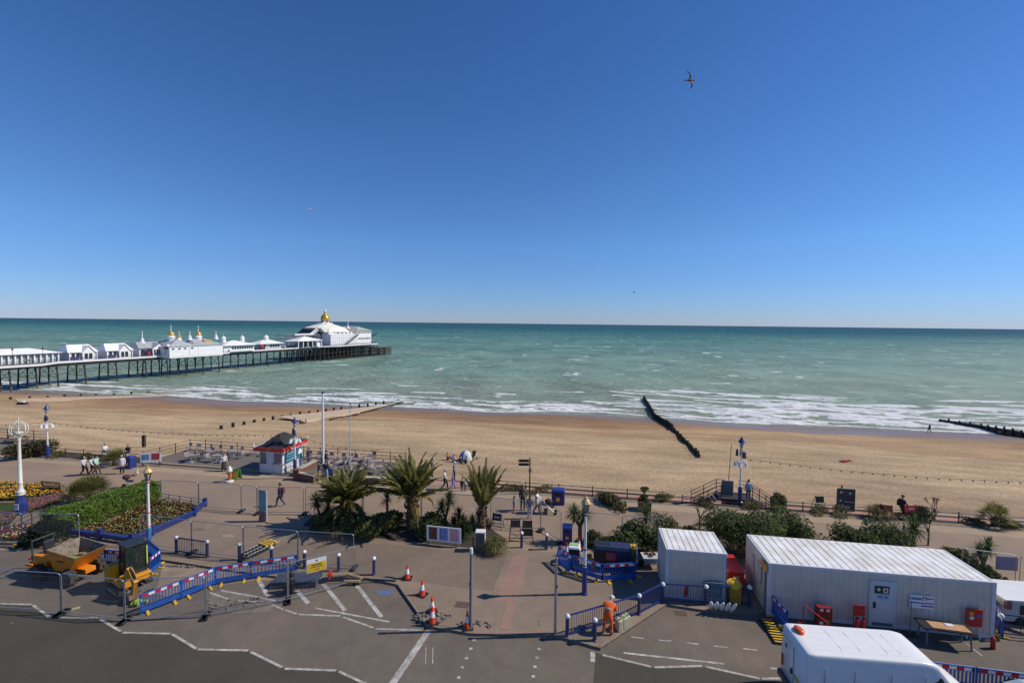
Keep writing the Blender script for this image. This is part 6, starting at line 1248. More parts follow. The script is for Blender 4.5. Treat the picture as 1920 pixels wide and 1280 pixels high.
# ================================================================ WHITE CONTAINERS
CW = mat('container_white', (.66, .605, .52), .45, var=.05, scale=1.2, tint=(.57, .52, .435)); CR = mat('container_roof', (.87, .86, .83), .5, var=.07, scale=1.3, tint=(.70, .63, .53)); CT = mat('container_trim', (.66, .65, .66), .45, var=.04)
def container(A, B, D, H, z, label, n, name='site_container'):
    """front edge A to B, depth D; ribbed walls and a ribbed roof"""
    d = B - A; Ln = Vector((d.x, d.y, 0)).length; ang = math.atan2(d.y, d.x) - R(2.2); M_ = (A + B) / 2; A = M_ - Vector((math.cos(ang), math.sin(ang), 0)) * Ln / 2; o = thing(name, label, 'container', (A.x, A.y, z), ang); w_ = MB()
    def ribbed(p0, p1, z0, z1, nx, k, dep=.03):
        """corrugated sheet from p0 to p1"""
        p0 = Vector(p0); p1 = Vector(p1); q = (p1 - p0) / k; nn = Vector((nx[0], nx[1], 0)) * dep; pts = []
        for i in range(k):
            for f, s in ((0, 0), (.25, 0), (.35, -1), (.85, -1), (.95, 0)): pts.append(p0 + q * (i + f) + nn * s)
        pts.append(p1); N = len(pts); w_.add([(p.x, p.y, z0) for p in pts] + [(p.x, p.y, z1) for p in pts], [(i, i + 1, N + i + 1, N + i) for i in range(N - 1)])
    k = max(8, int(Ln / .28)); ribbed((.08, 0, 0), (Ln - .08, 0, 0), .14, H - .1, (0, -1), k); ribbed((Ln - .08, D, 0), (.08, D, 0), .14, H - .1, (0, 1), k); k2 = int(D / .28); ribbed((0, D - .08, 0), (0, .08, 0), .14, H - .1, (-1, 0), k2); ribbed((Ln, .08, 0), (Ln, D - .08, 0), .14, H - .1, (1, 0), k2)
    w_.build('wall', CW, o); t = MB()
    for x in (.06, Ln - .06):
        for y in (.06, D - .06): t.box((x, y, H / 2), (.16, .16, H))
    for y in (.03, D - .03): t.box((Ln / 2, y, .07), (Ln - .28, .1, .14)); t.box((Ln / 2, y, H - .06), (Ln - .28, .1, .12))
    for x in (.03, Ln - .03): t.box((x, D / 2, .07), (.1, D - .28, .14)); t.box((x, D / 2, H - .06), (.1, D - .28, .12))
    t.build('frame', CT, o, bevel=.008); r = MB(); vs = []; kk = n
    for i in range(kk):
        for f, s in ((0, 0), (.82, 0), (.86, -1), (.96, -1), (1, 0)): vs.append((.1 + (Ln - .2) * (i + f) / kk, H + .0 + s * .035))
    N = len(vs); r.add([(x, .05, zz) for x, zz in vs] + [(x, D - .05, zz + .02) for x, zz in vs], [(i, i + 1, N + i + 1, N + i) for i in range(N - 1)]); r.build('roof', CR, o); return o, Ln
A, B = loc0(1248, 1119.4), None; H1 = HZ(A, 1029.4); a2 = G(1251.9, 1029.4, H1); b2 = G(1364.4, 1036.9, H1); A.z = 0; B = A + Vector((b2.x - a2.x, b2.y - a2.y, 0))
SC1, L1 = container(A, B, 2.45, H1, 0, 'small white ribbed site container left of the evergreen tree', 9)
H2 = 2.5; a2, b2, c2 = G(1445, 1058.4, H2), G(1861, 1087, H2), G(1412, 1005, H2); LC, L2 = container(a2, b2, min(3.1, (c2 - a2).length), H2 - RZ, RZ, 'long white site cabin with ribbed roof, a door and notices', 26, 'site_cabin'); print('cabins', L1, L2, H1)
dx = L2 * .52                                          # door and notices of the long cabin
q = MB().box((dx, -.03, 1.12), (.98, .06, 2.05)).build('door', mat('cabin_door', (.62, .62, .63), .4, var=.02), LC); MB().box((dx - .36, -.08, 1.08), (.09, .05, .28)).build('handle', BLACK, q); f = MB(); f.box((dx - .53, -.02, 1.12), (.06, .09, 2.15)); f.box((dx + .53, -.02, 1.12), (.06, .09, 2.15)); f.box((dx, -.02, 2.19), (1.12, .11, .07)); f.build('frame', CT, q); MB().box((dx, -.065, .18), (.86, .012, .14)).build('kick_plate', mat('steel_blue_plate', (.16, .2, .28), .4, .5), q)
s_ = MB().box((dx - .06, -.07, 1.83), (.62, .014, .36)).build('first_aid_notice', mat('dark_green_notice', (.01, .05, .025), .5), q); c = MB(); c.box((-.14, 0, 0), (.05, .01, .17)); c.box((-.14, -.001, 0), (.17, .01, .05)); c.box((.15, 0, -.03), (.2, .01, .22)); c.build('cross', WREF, s_, (dx - .06, -.08, 1.84)); MB().box((dx + .09, -.086, 1.81), (.1, .01, .14)).build('red_symbol', RED, s_)
s2 = MB().box((dx, -.07, 1.5), (.52, .014, .22)).build('door_notice', mat('pale_blue_notice', (.45, .5, .62), .5), q); q3 = MB(); q3.box((dx - .14, -.08, 1.5), (.14, .006, .06)); q3.box((dx + .13, -.08, 1.48), (.12, .006, .05)); q3.box((dx + .12, -.08, 1.56), (.06, .006, .03)); q3.build('lettering', mat('blue_lettering', (.05, .1, .35), .5, var=0), s2)
s3 = MB().box((dx + 1.62, -.04, 1.42), (.98, .02, .62)).build('company_notice', WREF, LC)
MB().box((dx + 1.38, -.055, 1.56), (.44, .01, .1)).build('logo', mat('teal_lettering', (.05, .25, .32), .5, var=.3, scale=20), s3); b = MB(); b.prism([(0, 0), (.04, 0), (.04, .12), (.14, .12), (.14, 0), (.18, 0), (.18, .16), (0, .16)], 0, .01); q2 = b.build('logo', mat('maroon_lettering', (.2, .06, .1), .5), s3, (dx + 1.64, -.052, 1.5)); q2.rotation_euler = (R(90), 0, 0); MB().box((dx + 1.96, -.055, 1.6), (.24, .01, .05)).build('logo', mat('maroon_lettering', (.2, .06, .1), .5), s3)
MB().box((dx + 1.62, -.055, 1.37), (.96, .01, .05)).build('blue_band', mat('blue_lettering', (.05, .1, .35), .5), s3); MB().box((dx + 1.85, -.055, 1.24), (.5, .01, .06)).build('blue_band', mat('blue_lettering', (.05, .1, .35), .5), s3)
for y0, y1 in ((.8, 1.35), (1.75, 2.1)): MB().box((-.03, (y0 + y1) / 2, 1.6), (.04, y1 - y0, .9)).build('window', mat('blinds_behind_glass', (.42, .43, .45), .3, var=.1), LC)
dp = MB(); dp.tube([(-.05, .25, 0), (-.05, .25, 2.3)], .05, 8); dp.build('downpipe', GREY, LC); MB().box((-.08, .35, 2.3), (.04, .75, .35)).build('warning_sign', mat('red_yellow_sign', (.4, .09, .03), .5, var=.5, scale=5, tint=(.5, .35, .05)), LC); MB().box((-.085, .35, 2.19), (.04, .75, .08)).build('sign_band', YELLOW, LC)
dd = MB(); dd.box((L1 - .012, -.03, 1.3), (.05, .02, 2.1)); dd.build('corner_strip', GREY, SC1)  # thin upright grey strip on the right front corner post
# ---- things round the cabins
def ext_stand(P, rz, label, n=2, board=True):
    o = thing('extinguisher_stand', label, 'fire point', P, rz)
    if board: MB().box((0, .12, .95), (.5, .03, .5)).build('board', RED, o); b = MB(); [b.bar((x, .12, 0), (x, .12, .75), .03) for x in (-.22, .22)]; b.build('stand', RED, o)
    for i in range(n):
        x = (i - (n - 1) / 2) * .26; q = MB().lathe([(.085, .02), (.09, .05), (.09, .45), (.06, .53), (.03, .55)], 12, (x, 0, .08)).build('extinguisher', RED, o, smooth=True); MB().box((x, -.02, .68), (.1, .05, .08)).build('valve', BLACK, q); MB().tube([(x + .04, -.03, .66), (x + .12, -.05, .5), (x + .1, -.05, .3)], .014, 6).build('hose', BLACK, q)
lcm = Matrix.Translation(LC.location) @ Matrix.Rotation(LC.rotation_euler[2], 4, 'Z'); LW = lambda x, y, z=0.0: lcm @ Vector((x, y, z)); lr = LC.rotation_euler[2]; scm = Matrix.Translation(SC1.location) @ Matrix.Rotation(SC1.rotation_euler[2], 4, 'Z')
ext_stand(LW(dx - 1.2, -.55, 0), lr, 'pair of red fire extinguishers on a red stand left of the cabin door'); ext_stand(loc0(1285, 1121), SC1.rotation_euler[2], 'red extinguisher stand in front of the small container', 1)
o = thing('fire_point_board', 'tall red fire point board with notices at the right end of the long cabin', 'fire point', LW(L2 - .95, -.2, 0), lr); MB().box((0, 0, 1.0), (.62, .06, .8)).build('board', RED, o); b = MB(); [b.bar((x, .0, 0), (x, 0, .62), .05) for x in (-.26, .26)]; b.build('stand', WHITE, o); [MB().box((x, -.035, z), (.16, .012, .14)).build('notice', m, o) for x, z, m in ((-.14, 1.2, YELLOW), (.17, 1.1, mat('blue_paint_notice', (.06, .15, .5), .5)), (-.12, 1.0, WREF))]
b = MB(); b.lathe([(.09, 0), (.09, .45), (.03, .55)], 10); tag(b.build('fire_extinguisher', RED, loc=LW(L2 - .6, -.75, 0), smooth=True), 'single red fire extinguisher below the fire point board', 'extinguisher')
o = thing('water_fire_box', 'red fire cabinet with pictograms beside the cabin door, partly behind the handrail', 'fire point', LW(2.25, -.5, 0), lr); MB().box((0, 0, .55), (.62, .3, .95)).build('cabinet', mat('dark_red_paint', (.22, .015, .02), .45), o); [MB().box((x, -.155, z), (.14, .012, .12)).build('label_plate', m, o) for x, z, m in ((-.15, .92, WREF), (.12, .92, WREF), (-.15, .3, WREF), (.14, .4, mat('green_plate', (.05, .25, .1), .5)))]
o = thing('handrail', 'bent red tubular handrail before the long cabin', 'handrail', LW(1.3, -.7, 0), lr); MB().tube([(0, 0, 0), (0, 0, 1.0), (.1, -.02, 1.05), (.75, -.5, .7), (.8, -.52, .6), (.8, -.52, 0)], .028, 8).build('tube', RED, o); MB().tube([(0, 0, .15), (-.25, -.15, .35), (-.45, -.2, .1)], .028, 6).build('foot', RED, o)
o = thing('trestle_table', 'dark trestle table with a tan sheet on top at the right of the cabin', 'table', LW(L2 - 2.5, -.75, 0), lr + R(-4)); MB().box((0, 0, .78), (2.0, .75, .06)).build('tabletop', BLACK, o); b = MB(); [b.bar((x, y, 0), (x * .94, y * .8, .76), .05) for x in (-.85, .85) for y in (-.3, .3)]; b.build('trestles', GREY, o)
tag(MB().box((0, 0, 0), (1.45, .5, .02)).build('plywood_sheet', mat('tan_plywood', (.5, .27, .13), .7, var=.15), loc=LW(L2 - 2.4, -.8, .822), rz=lr + R(-4)), 'tan plywood sheet lying on the dark trestle table', 'board'); tag(MB().box((0, 0, 0), (.3, .2, .02)).build('paper', WREF, loc=LW(L2 - 2.3, -.7, .844), rz=lr), 'white paper on the tan plywood sheet', 'paper')
o = thing('sign_stand', 'thin grey pole on a flat foot before the cabin wall', 'stand', LW(dx + 1.0, -.35, 0), lr); MB().tube([(0, 0, .05), (0, 0, 1.6)], .025, 6).build('pole', GREY, o); MB().box((0, 0, .03), (.5, .35, .06)).build('foot', mat('brown_rubber', (.07, .04, .03), .8), o)
# red cabinet, yellow bag and bin between containers
o = thing('red_cabinet', 'bright red metal cabinet between the two white containers', 'cabinet', scm @ Vector((L1 + .35, .9, 0)), lr); MB().box((.4, .9, .55), (.8, 1.8, 1.1)).build('body', RED, o); MB().box((.4, .9, 1.16), (.86, 1.9, .06)).build('lid', RED, o); MB().box((.4, -.01, .8), (.3, .014, .3)).build('notice', mat('cream_notice', (.5, .45, .3), .5), o)
o = thing('yellow_bin', 'yellow wheeled bin with a bulging yellow sack in front of the red cabinet', 'bin', scm @ Vector((L1 + .4, .1, 0)), lr); MB().box((0, 0, .42), (.5, .5, .8), top=(1.1, 1.1)).build('body', mat('dark_yellow_plastic', (.35, .22, .02), .6), o); b = MB(); b.ball((0, 0, .95), (.38, .36, .24), 10, 7); b.ball((0, 0, 1.2), (.08, .08, .1), 6, 5); b.build('sack', YELLOW, o, smooth=True)
# rack of white plastic feet leaning on the rail
o = None
for i in range(5):
    P = loc0(1333 + i * 9, 1141 + i * 1.2); b = MB(); b.lathe([(.02, 0), (.1, .08), (.13, .3), (.1, .55), (.03, .68)], 8); lab = 'white elongated plastic barrier foot, ' + ORD[i] + ' from the left, before the guard rail'
    if o is None: o = b.build('plastic_foot', WHITE, loc=P, smooth=True); tag(o, lab, 'barrier foot', 'white plastic feet before the containers'); q = o
    else: q = o.copy(); COL.objects.link(q); q.location = P; q['label'] = lab
    q.rotation_euler = (R(28), R(-16 + i * 7), 0); q.scale = (1, .6, 1)
o = thing('wire_crate', 'pale blue-green wire crate on the guard rail before the small container', 'crate', loc0(1338, 1131), lr); b = MB()
for i in range(9): b.bar((-.4 + i * .1, -.05, .3), (-.4 + i * .1, .0, 1.1), .02)
for z in (.3, .5, .7, .9, 1.1): b.bar((-.4, -.05, z), (.4, -.05, z), .02)
b.build('mesh', mat('pale_teal_paint', (.3, .42, .45), .5), o); MB().box((0, .08, .7), (.8, .02, .8)).build('back', mat('grey_teal', (.12, .17, .18), .6), o)
# yellow and black cable ramps
ro = None
for i in range(9):
    P = loc0(1437 + i * 3.4, 1165 + i * 5.2, RZ); lab = 'yellow and black ramp section, ' + ORD[i] + ' from the top of the row by the van'
    if ro is None:
        ro = thing('cable_ramp', lab, 'ramp', P, -AS, 'yellow and black ramp sections'); b = MB(); b.box((0, 0, .05), (.66, .19, .1), top=(.9, .6)); b.build('body', RUBBER, ro); b = MB(); b.box((0, 0, .104), (.5, .08, .012)); b.build('stripe', YELLOW, ro)
    else: copy_thing(ro, lab, P, -AS)
# barrier enclosure contents: cabinets, yellow box, red sign, bin bag
o = thing('plant_cabinet', 'dark blue-black cabinets with grey panels inside the barrier enclosure', 'cabinet', loc0(1112, 1066), -AS); 
for x, w_, m in ((.45, .85, BLACK), (1.25, .7, NAVY), (1.85, .48, NAVY)): MB().box((x, .3, .72), (w_, .6, 1.4)).build('cabinet', m, o)
MB().box((1.05, -.02, 1.3), (1.9, .05, .22)).build('top_panel', mat('blue_grey_panel', (.1, .12, .18), .5), o)
o = thing('red_sign', 'red notice leaning on the dark cabinets inside the enclosure', 'sign', loc0(1145, 1070), -AS); MB().box((0, 0, .85), (.6, .03, .48)).build('board', mat('faded_red', (.38, .03, .04), .5, var=.2), o); b = MB(); [b.bar((x, .02, 0), (x, .02, .62), .04) for x in (-.22, .22)]; b.build('legs', BLACK, o)
for z_ in (.95, .82, .72): MB().box((0, -.018, z_), (.46, .008, .035)).build('lettering', mat('pale_pink_lettering', (.5, .3, .3), .5), bpy.data.objects['red_sign'])
o = thing('grit_bin', 'tall dark yellow bin with yellow pieces on top at the right of the enclosure', 'bin', loc0(1184, 1062), -AS); MB().box((0, 0, .6), (.5, .5, 1.2)).build('body', mat('ochre_yellow', (.30, .21, .02), .6, var=.2), o); b = MB(); [b.box((rnd.uniform(-.22, .22), rnd.uniform(-.2, .2), 1.23 + rnd.uniform(0, .08)), (.16, .12, .08), rnd.uniform(0, 3)) for _ in range(9)]; b.build('contents', YELLOW, o)
o = thing('wheelie_bin', 'black bin with a white bag over it inside the enclosure', 'bin', loc0(1076, 1054), -AS); MB().box((0, 0, .45), (.6, .55, .9), top=(1.08, 1.08)).build('body', BLACK, o); b = MB(); b.box((0, 0, .97), (.72, .6, .12), top=(.85, .8)); b.box((.34, -.1, .65), (.08, .4, .55)); b.build('white_bag', WHITE, o, bevel=.03); MB().box((0, .1, 1.05), (.5, .3, .04)).build('green_lid', mat('pale_green_lid', (.3, .6, .25), .5), o)
o = thing('orange_post_base', 'heap of orange plastic pieces behind the lamp post', 'plastic pieces', loc0(1106, 1062)); b = MB(); [b.box((rnd.uniform(-.2, .2), rnd.uniform(-.2, .2), rnd.uniform(.1, .6)), (.3, .12, .2), rnd.uniform(0, 3), ry=rnd.uniform(-.6, .6)) for _ in range(8)]; b.build('pieces', mat('amber_plastic', (.65, .25, .02), .5), o)
o = thing('wheelbarrow', 'pale tub barrow with rubble left of the small container', 'wheelbarrow', loc0(1220, 1062)); b = MB(); b.box((0, 0, .5), (.8, .6, .34), top=(1.3, 1.25)); b.build('tub', mat('pale_grey_tub', (.5, .5, .52), .45), o); b = MB(); [b.box((rnd.uniform(-.3, .3), rnd.uniform(-.2, .2), .68), (.2, .15, .1), rnd.uniform(0, 3)) for _ in range(10)]; b.build('rubble', BRICK, o); MB().tube([(-.55, -.05, .2), (-.55, .05, .2)], .2, 12).build('wheel', RUBBER, o); b = MB(); [b.bar((-.5, y, .25), (.9, y, .5), .04) for y in (-.25, .25)]; [b.bar((.3, y, 0), (.3, y, .4), .04) for y in (-.25, .25)]; b.build('frame', STEEL, o)
# jerrycans beside the worker
jo = None
for i, (x, y) in enumerate(((1160, 1180), (1168.5, 1175.5), (1174.5, 1172))):
    lab = ('nearest', 'middle', 'farthest')[i] + ' of three cream plastic jerrycans beside the worker'
    if jo is None:
        jo = thing('jerrycan', lab, 'jerrycan', loc0(x, y), R(20), 'cream jerrycans'); MB().box((0, 0, .26), (.24, .34, .52)).build('body', mat('cream_plastic', (.58, .55, .36), .4, var=.08), jo, bevel=.04); MB().lathe([(.04, .5), (.04, .58)], 8, (0, -.09, 0)).build('cap', mat('green_cap', (.15, .35, .1), .5), jo); MB().tube([(0, -.02, .52), (0, .0, .58), (0, .1, .58), (0, .13, .52)], .018, 6).build('handle', mat('cream_plastic', (.58, .55, .36), .4), jo)
    else: copy_thing(jo, lab, loc0(x, y), R(20))
# stacked grey barrier sections, pallet of feet, hose and the red valve
o = thing('fence_foot_stack', 'stack of grey slatted panels lying by the end of the blue barriers', 'stack', loc0(556, 1094, RZ), R(4)); b = MB(); SGm = mat('slate_blue_plastic', (.06, .075, .12), .5, var=.2)
for k in range(5):
    for i in range(16): b.box((-1.05 + i * .14, .02 * k, .05 + k * .075), (.06, .95, .05), R(-14))
    for y in (-.4, .4): b.box((0, y, .02 + k * .075), (2.3, .06, .04))
b.build('panels', SGm, o); tag(MB().ball((0, 0, .45), (.24, .22, .48), 8, 8).ball((.05, 0, .95), (.14, .13, .2), 8, 6).ball((-.15, .05, .2), (.26, .2, .2), 8, 6).build('black_coat', BLACK, loc=loc0(545, 1110, RZ), smooth=True), 'black coat hung on the wire fence joint over the grey stack', 'coat')
o = thing('foot_pallet', 'pallet of rubber and yellow fence feet lying behind the fence', 'pallet', loc0(484, 1033), R(64)); b = MB()
for i in range(8): b.box((-.75 + i * .21, 0, .12), (.16, .85, .16), ry=R(20))
b.build('rubber_feet', RUBBER, o); b = MB(); [b.box((.35 + i * .18, rnd.uniform(-.1, .1), .26), (.14, .8, .08), ry=R(15)) for i in range(4)]; b.build('yellow_feet', YELLOW, o); b = MB(); [b.bar((-.9, y, .2), (1.2, y, .2), .05) for y in (-.35, 0, .35)]; b.build('rails', mat('pale_metal', (.45, .47, .4), .5, .3), o)
o = thing('suction_hose', 'tan ribbed hose with a red flange lying on the kerb by the barriers', 'hose', (0, 0, 0)); a = loc0(622, 1084); b = loc0(678, 1088); m_ = a.lerp(b, .5) + Vector((0, .15, .12)); MB().tube([a + Vector((0, 0, .16)), m_ + Vector((0, 0, .08)), b + Vector((0, 0, .12))], .11, 10).build('hose', mat('tan_hose', (.34, .25, .14), .7, var=.25, scale=12), o); MB().tube([loc0(645, 1092) + Vector((0, 0, .08)), loc0(675, 1092) + Vector((0, 0, .08))], .085, 8).build('spare_hose', mat('tan_hose', (.34, .25, .14), .7), o)
b_ = loc0(619, 1085); q = MB(); q.lathe([(.22, -.03), (.22, .03)], 14); q.lathe([(.08, -.12), (.08, .12)], 10); q = q.build('flange', RED, o, (b_.x, b_.y, .24)); q.rotation_euler = (0, R(90), 0); MB().tube([loc0(672, 1089) + Vector((0, 0, .05)), loc0(700, 1087) + Vector((0, 0, .05)), loc0(742, 1090) + Vector((0, 0, .05))], .035, 6).build('black_pipe', BLACK, o)
# ================================================================ VEHICLES AND PLANT
VW = mat('van_white', (.85, .83, .80), .25, var=.02); VG = mat('grey_plastic_trim', (.06, .065, .07), .55)
fr, nr = G(1478, 1171.4, 2.32), G(1508.8, 1218.8, 2.32); cxy = (fr + nr) / 2
van = thing('white_van', 'long white panel van with an orange beacon on its roof', 'van', (cxy.x - .05, cxy.y, RZ), R(-5.5))
def loft(xs, prof, m, n_extra=0):
    """prof(x) -> half profile [(y, z)] from sill to roof centre, mirrored"""
    b = MB(); rows = []
    for x in xs:
        h = prof(x); row = [(x, -y, z) for y, z in h] + [(x, y, z) for y, z in h[::-1][1:]]; rows.append(row)
    n = len(rows[0]); vs = [p for r_ in rows for p in r_]
    fs = [(i * n + k, (i + 1) * n + k, (i + 1) * n + k + 1, i * n + k + 1) for i in range(len(rows) - 1) for k in range(n - 1)]
    fs += [tuple(range(n)), tuple(range((len(rows) - 1) * n + n - 1, (len(rows) - 1) * n - 1, -1))]
    fs += [(i * n + n - 1, (i + 1) * n + n - 1, (i + 1) * n, i * n) for i in range(len(rows) - 1)]
    return b.add(vs, fs)
ZR = 2.32 - RZ
def vprof(x):
    w_ = .98; zr = ZR
    if x < .12: zr = ZR - .05 * (1 - x / .12); w_ -= .04 * (1 - x / .12)
    if x > 3.75: zr = ZR - .10 * ((x - 3.75) / .55) ** 2 if x < 4.3 else ZR - .10 - (x - 4.3) * 1.22
    if x > 4.95: zr = max(ZR - .1 - .65 * 1.22 - (x - 4.95) * .42, 1.15)
    if x > 5.3: w_ -= (x - 5.3) * .5
    k = (zr - .35) / (ZR - .35); f = lambda z: .35 + (z - .35) * k
    return [(w_, .35), (w_, f(.95)), (w_ * .995, f(1.3)), (w_ * .95, f(1.85)), (w_ * .92, f(ZR - .16)), (w_ * .905, f(ZR - .06)), (w_ * .885, f(ZR - .02)), (w_ * .85, f(ZR - .004)), (w_ * .8, f(ZR)), (w_ * .4, zr + .006), (0, zr + .012)]
xs = [0, .06, .12, .3, 1, 2, 3, 3.75, 3.95, 4.15, 4.3, 4.5, 4.75, 4.95, 5.1, 5.3, 5.5, 5.68]
loft(xs, vprof, VW).build('body', VW, van, smooth=True, fix=True)
MB().lathe([(.17, 0), (.16, .1), (.1, .14), (.02, .15)], 12).build('beacon', mat('orange_lens', (.75, .12, .02), .3), van, (.34, .38, ZR - .005), smooth=True).scale = (1, 1.5, 1)
g_ = MB()
for x in (1.35, 2.0, 2.9, 3.35): g_.box((x, 0, ZR + .006), (.02, 1.05, .012))
for y in (-.6, .6): g_.box((2.0, y, ZR - .003), (3.3, .012, .012))
for y in (-.36, -.18, .0, .18, .36): g_.box((1.9, y, ZR + .004), (3.3, .008, .006))
g_.build('roof_seams', mat('seam_grey', (.58, .59, .60), .5), van)
s_ = MB()
for x in (.55, 1.55, 2.75, 3.85): s_.box((x, -.962, 1.45), (.012, .03, 1.2), rx=R(3))
s_.box((2, -.978, 1.30), (3.8, .02, .02)); s_.build('panel_lines', mat('seam_dark', (.42, .43, .45), .5), van)
w_ = MB(); w_.add([(3.98, -.975, 1.38), (4.78, -.965, 1.36), (4.42, -.915, 1.96), (3.98, -.912, 2.0)], [(0, 1, 2, 3)]); w_.build('side_window', GLASS, van)
w_ = MB(); z = vprof(4.36)[-1][1]; w_.add([(4.97, -.82, 1.52), (4.97, .82, 1.52), (4.4, .72, 2.20), (4.4, -.72, 2.20)], [(0, 1, 2, 3)]); w_.build('windscreen', GLASS, van)
MB().box((-.02, 0, 1.3), (.025, .016, 1.5)).build('rear_door_gap', mat('seam_dark', (.42, .43, .45), .5), van); MB().box((-.06, 0, .42), (.14, 1.9, .22)).build('rear_bumper', VG, van)
for y in (-.82, .82): MB().box((-.02, y, 1.0), (.03, .1, .45)).build('tail_light', mat('red_lens', (.4, .02, .02), .25), van); MB().box((5.6, y * .7, .85), (.12, .3, .2)).build('headlight', LGLASS, van)
q = MB().box((-.03, -.3, 1.0), (.03, .5, .12)).build('number_plate', mat('yellow_plate', (.6, .45, .05), .4), van); MB().box((-.03, .12, 1.05), (.05, .08, .2)).build('door_handle', VG, van); MB().box((4.55, -1.1, 1.45), (.16, .22, .3)).build('mirror', VG, van); MB().box((-.03, .55, 1.75), (.02, .06, .16)).build('decal', VG, van)
def wheel(parent, x, y, r, w_, rim=STEEL, lug=False, name='wheel'):
    b = MB(); b.lathe([(r * .6, -w_ / 2), (r * .95, -w_ / 2), (r, -w_ / 2 + .03), (r, w_ / 2 - .03), (r * .95, w_ / 2), (r * .6, w_ / 2)], 20)
    if lug:
        for k in range(18): a = k * .349; b.box((r * 1.02 * math.cos(a), r * 1.02 * math.sin(a), (.25 if k % 2 else -.25) * w_), (.1, .09, w_ * .5), a)
    q = b.build(name, TYRE if lug else RUBBER, parent, (x, y, r)); q.rotation_euler = (R(90), 0, 0); MB().lathe([(r * .58, -w_ * .36), (r * .5, -w_ * .42), (r * .2, -w_ * .3), (r * .2, w_ * .3), (r * .5, w_ * .42), (r * .58, w_ * .36)], 14).build('rim', rim, q)
for x in (1.0, 4.7):
    for y in (-.86, .86): wheel(van, x, y, .34, .24)
# pale car at the lower right corner
CB = mat('pale_blue_car_paint', (.42, .50, .54), .25, var=.02); P = G(1886, 1263, 1.45); car = thing('parked_car', 'pale car just showing its roof and windscreen at the lower right corner', 'car', (P.x - 1.3, P.y - .55, RZ), R(-8))
def cprof(x):
    zr = np.interp(x, [0, .5, .8, 1.5, 2.4, 3.2, 3.7, 4.2], [.85, .95, 1.28, 1.55, 1.56, 1.05, .92, .7]); w_ = np.interp(x, [0, .3, 3.8, 4.2], [.78, .86, .86, .7]); k = 1 if zr > 1.1 else .0
    up = .62 + .38 * (1 - k)
    return [(w_, .25), (w_, .6), (w_, min(.88, zr - .02)), (w_ * (.86 + .12 * (1 - k)), (min(.9, zr - .015) + zr) / 2), (w_ * (.72 + .22 * (1 - k)), zr - .03), (w_ * .4, zr), (0, zr + .01)]
loft([0, .2, .5, .8, 1.1, 1.5, 2.0, 2.4, 2.8, 3.2, 3.7, 4.0, 4.2], cprof, CB).build('body', CB, car, bevel=.02, fix=True)
w_ = MB(); w_.add([(3.12, -.68, 1.12), (3.12, .68, 1.12), (2.52, .56, 1.52), (2.52, -.56, 1.52)], [(0, 1, 2, 3)]); w_.build('windscreen', GLASS, car); w_ = MB(); w_.add([(.45, .66, 1.0), (.45, -.66, 1.0), (.95, -.56, 1.40), (.95, .56, 1.40)], [(0, 1, 2, 3)]); w_.build('rear_window', GLASS, car)
for s in (-1, 1):
    w_ = MB(); w_.add([(.9, s * .84, .93), (2.95, s * .84, .93), (2.4, s * .71, 1.45), (1.3, s * .71, 1.45)], [(0, 1, 2, 3)]); w_.build('side_window', GLASS, car)
for x in (.75, 3.4):
    for y in (-.76, .76): wheel(car, x, y, .31, .2)
# white unit at the right edge
P = loc0(1880, 1172, RZ); o = thing('white_trailer', 'low white unit with a pale roof at the right edge beyond the long cabin', 'trailer', P, R(-7)); MB().box((1.4, .8, .75), (2.8, 1.7, 1.0)).build('body', mat('trailer_grey_white', (.5, .5, .5), .5, var=.06), o, bevel=.03); MB().box((1.4, .8, 1.31), (3.0, 1.9, .1)).build('roof', WHITE, o, bevel=.03); MB().box((1.5, -.06, .85), (1.7, .05, .45)).build('vent', BLACK, o); MB().box((.1, -.08, 1.1), (.22, .16, .4)).build('lamp_unit', mat('dusky_red', (.2, .08, .08), .5), o); 
for x in (.7, 2.1): wheel(o, x, -.0, .25, .16)
P = loc0(1882, 1092); o = thing('fence_sign', 'mauve grey blank sign hung on the fence at the right edge', 'sign', (P.x, P.y - .1, 1.15), R(-8)); MB().box((0, 0, 0), (1.05, .03, .75)).build('board', mat('mauve_board', (.24, .23, .32), .5), o)
b = MB(); b.lathe([(.55, 0), (.4, .3), (.05, .7)], 5, (0, 0, 0)); tag(b.build('rust_sack', mat('rust_sack', (.14, .06, .03), .9, var=.3), loc=loc0(1885, 1105)), 'rust brown sack standing under the mauve sign', 'sack')
# ---- orange site dumper
D = thing('site_dumper', 'orange site dumper with a muddy skip full of debris', 'dumper', loc0(128, 1080, RZ), R(-12)); OR = ORANGE; MUD = mat('muddy_steel', (.22, .18, .135), .85, var=.3, scale=4)
ch = MB(); ch.box((-.55, 0, .62), (1.9, .55, .28)); ch.box((.95, 0, .58), (1.3, .5, .24)); ch.box((-.1, 0, .75), (.5, .9, .3)); ch.build('chassis', OR, D, bevel=.02)
eb = MB(); eb.box((-1.25, 0, 1.0), (1.0, 1.1, .5), top=(.9, .9)); eb.box((-1.75, 0, .75), (.5, 1.35, .16)); eb.box((-.65, .38, 1.25), (.45, .4, .5), ry=R(-15)); eb.box((-.65, -.38, 1.2), (.45, .3, .4), ry=R(-15)); eb.build('engine_cover', OR, D, bevel=.03)
st_ = MB(); st_.box((-1.05, 0, 1.32), (.5, .5, .14)); st_.box((-1.32, 0, 1.62), (.14, .5, .55), ry=R(-10)); st_.build('seat', BLACK, D, bevel=.03); sw = MB(); sw.tube([(-.55, 0, 1.2), (-.68, 0, 1.55)], .03, 6); ring = [(-.68 + .07 * math.sin(a), .2 * math.cos(a), 1.57 + .18 * math.sin(a)) for a in np.linspace(0, 6.283, 14)]; sw.tube(ring, .02, 6); sw.build('steering_wheel', BLACK, D)
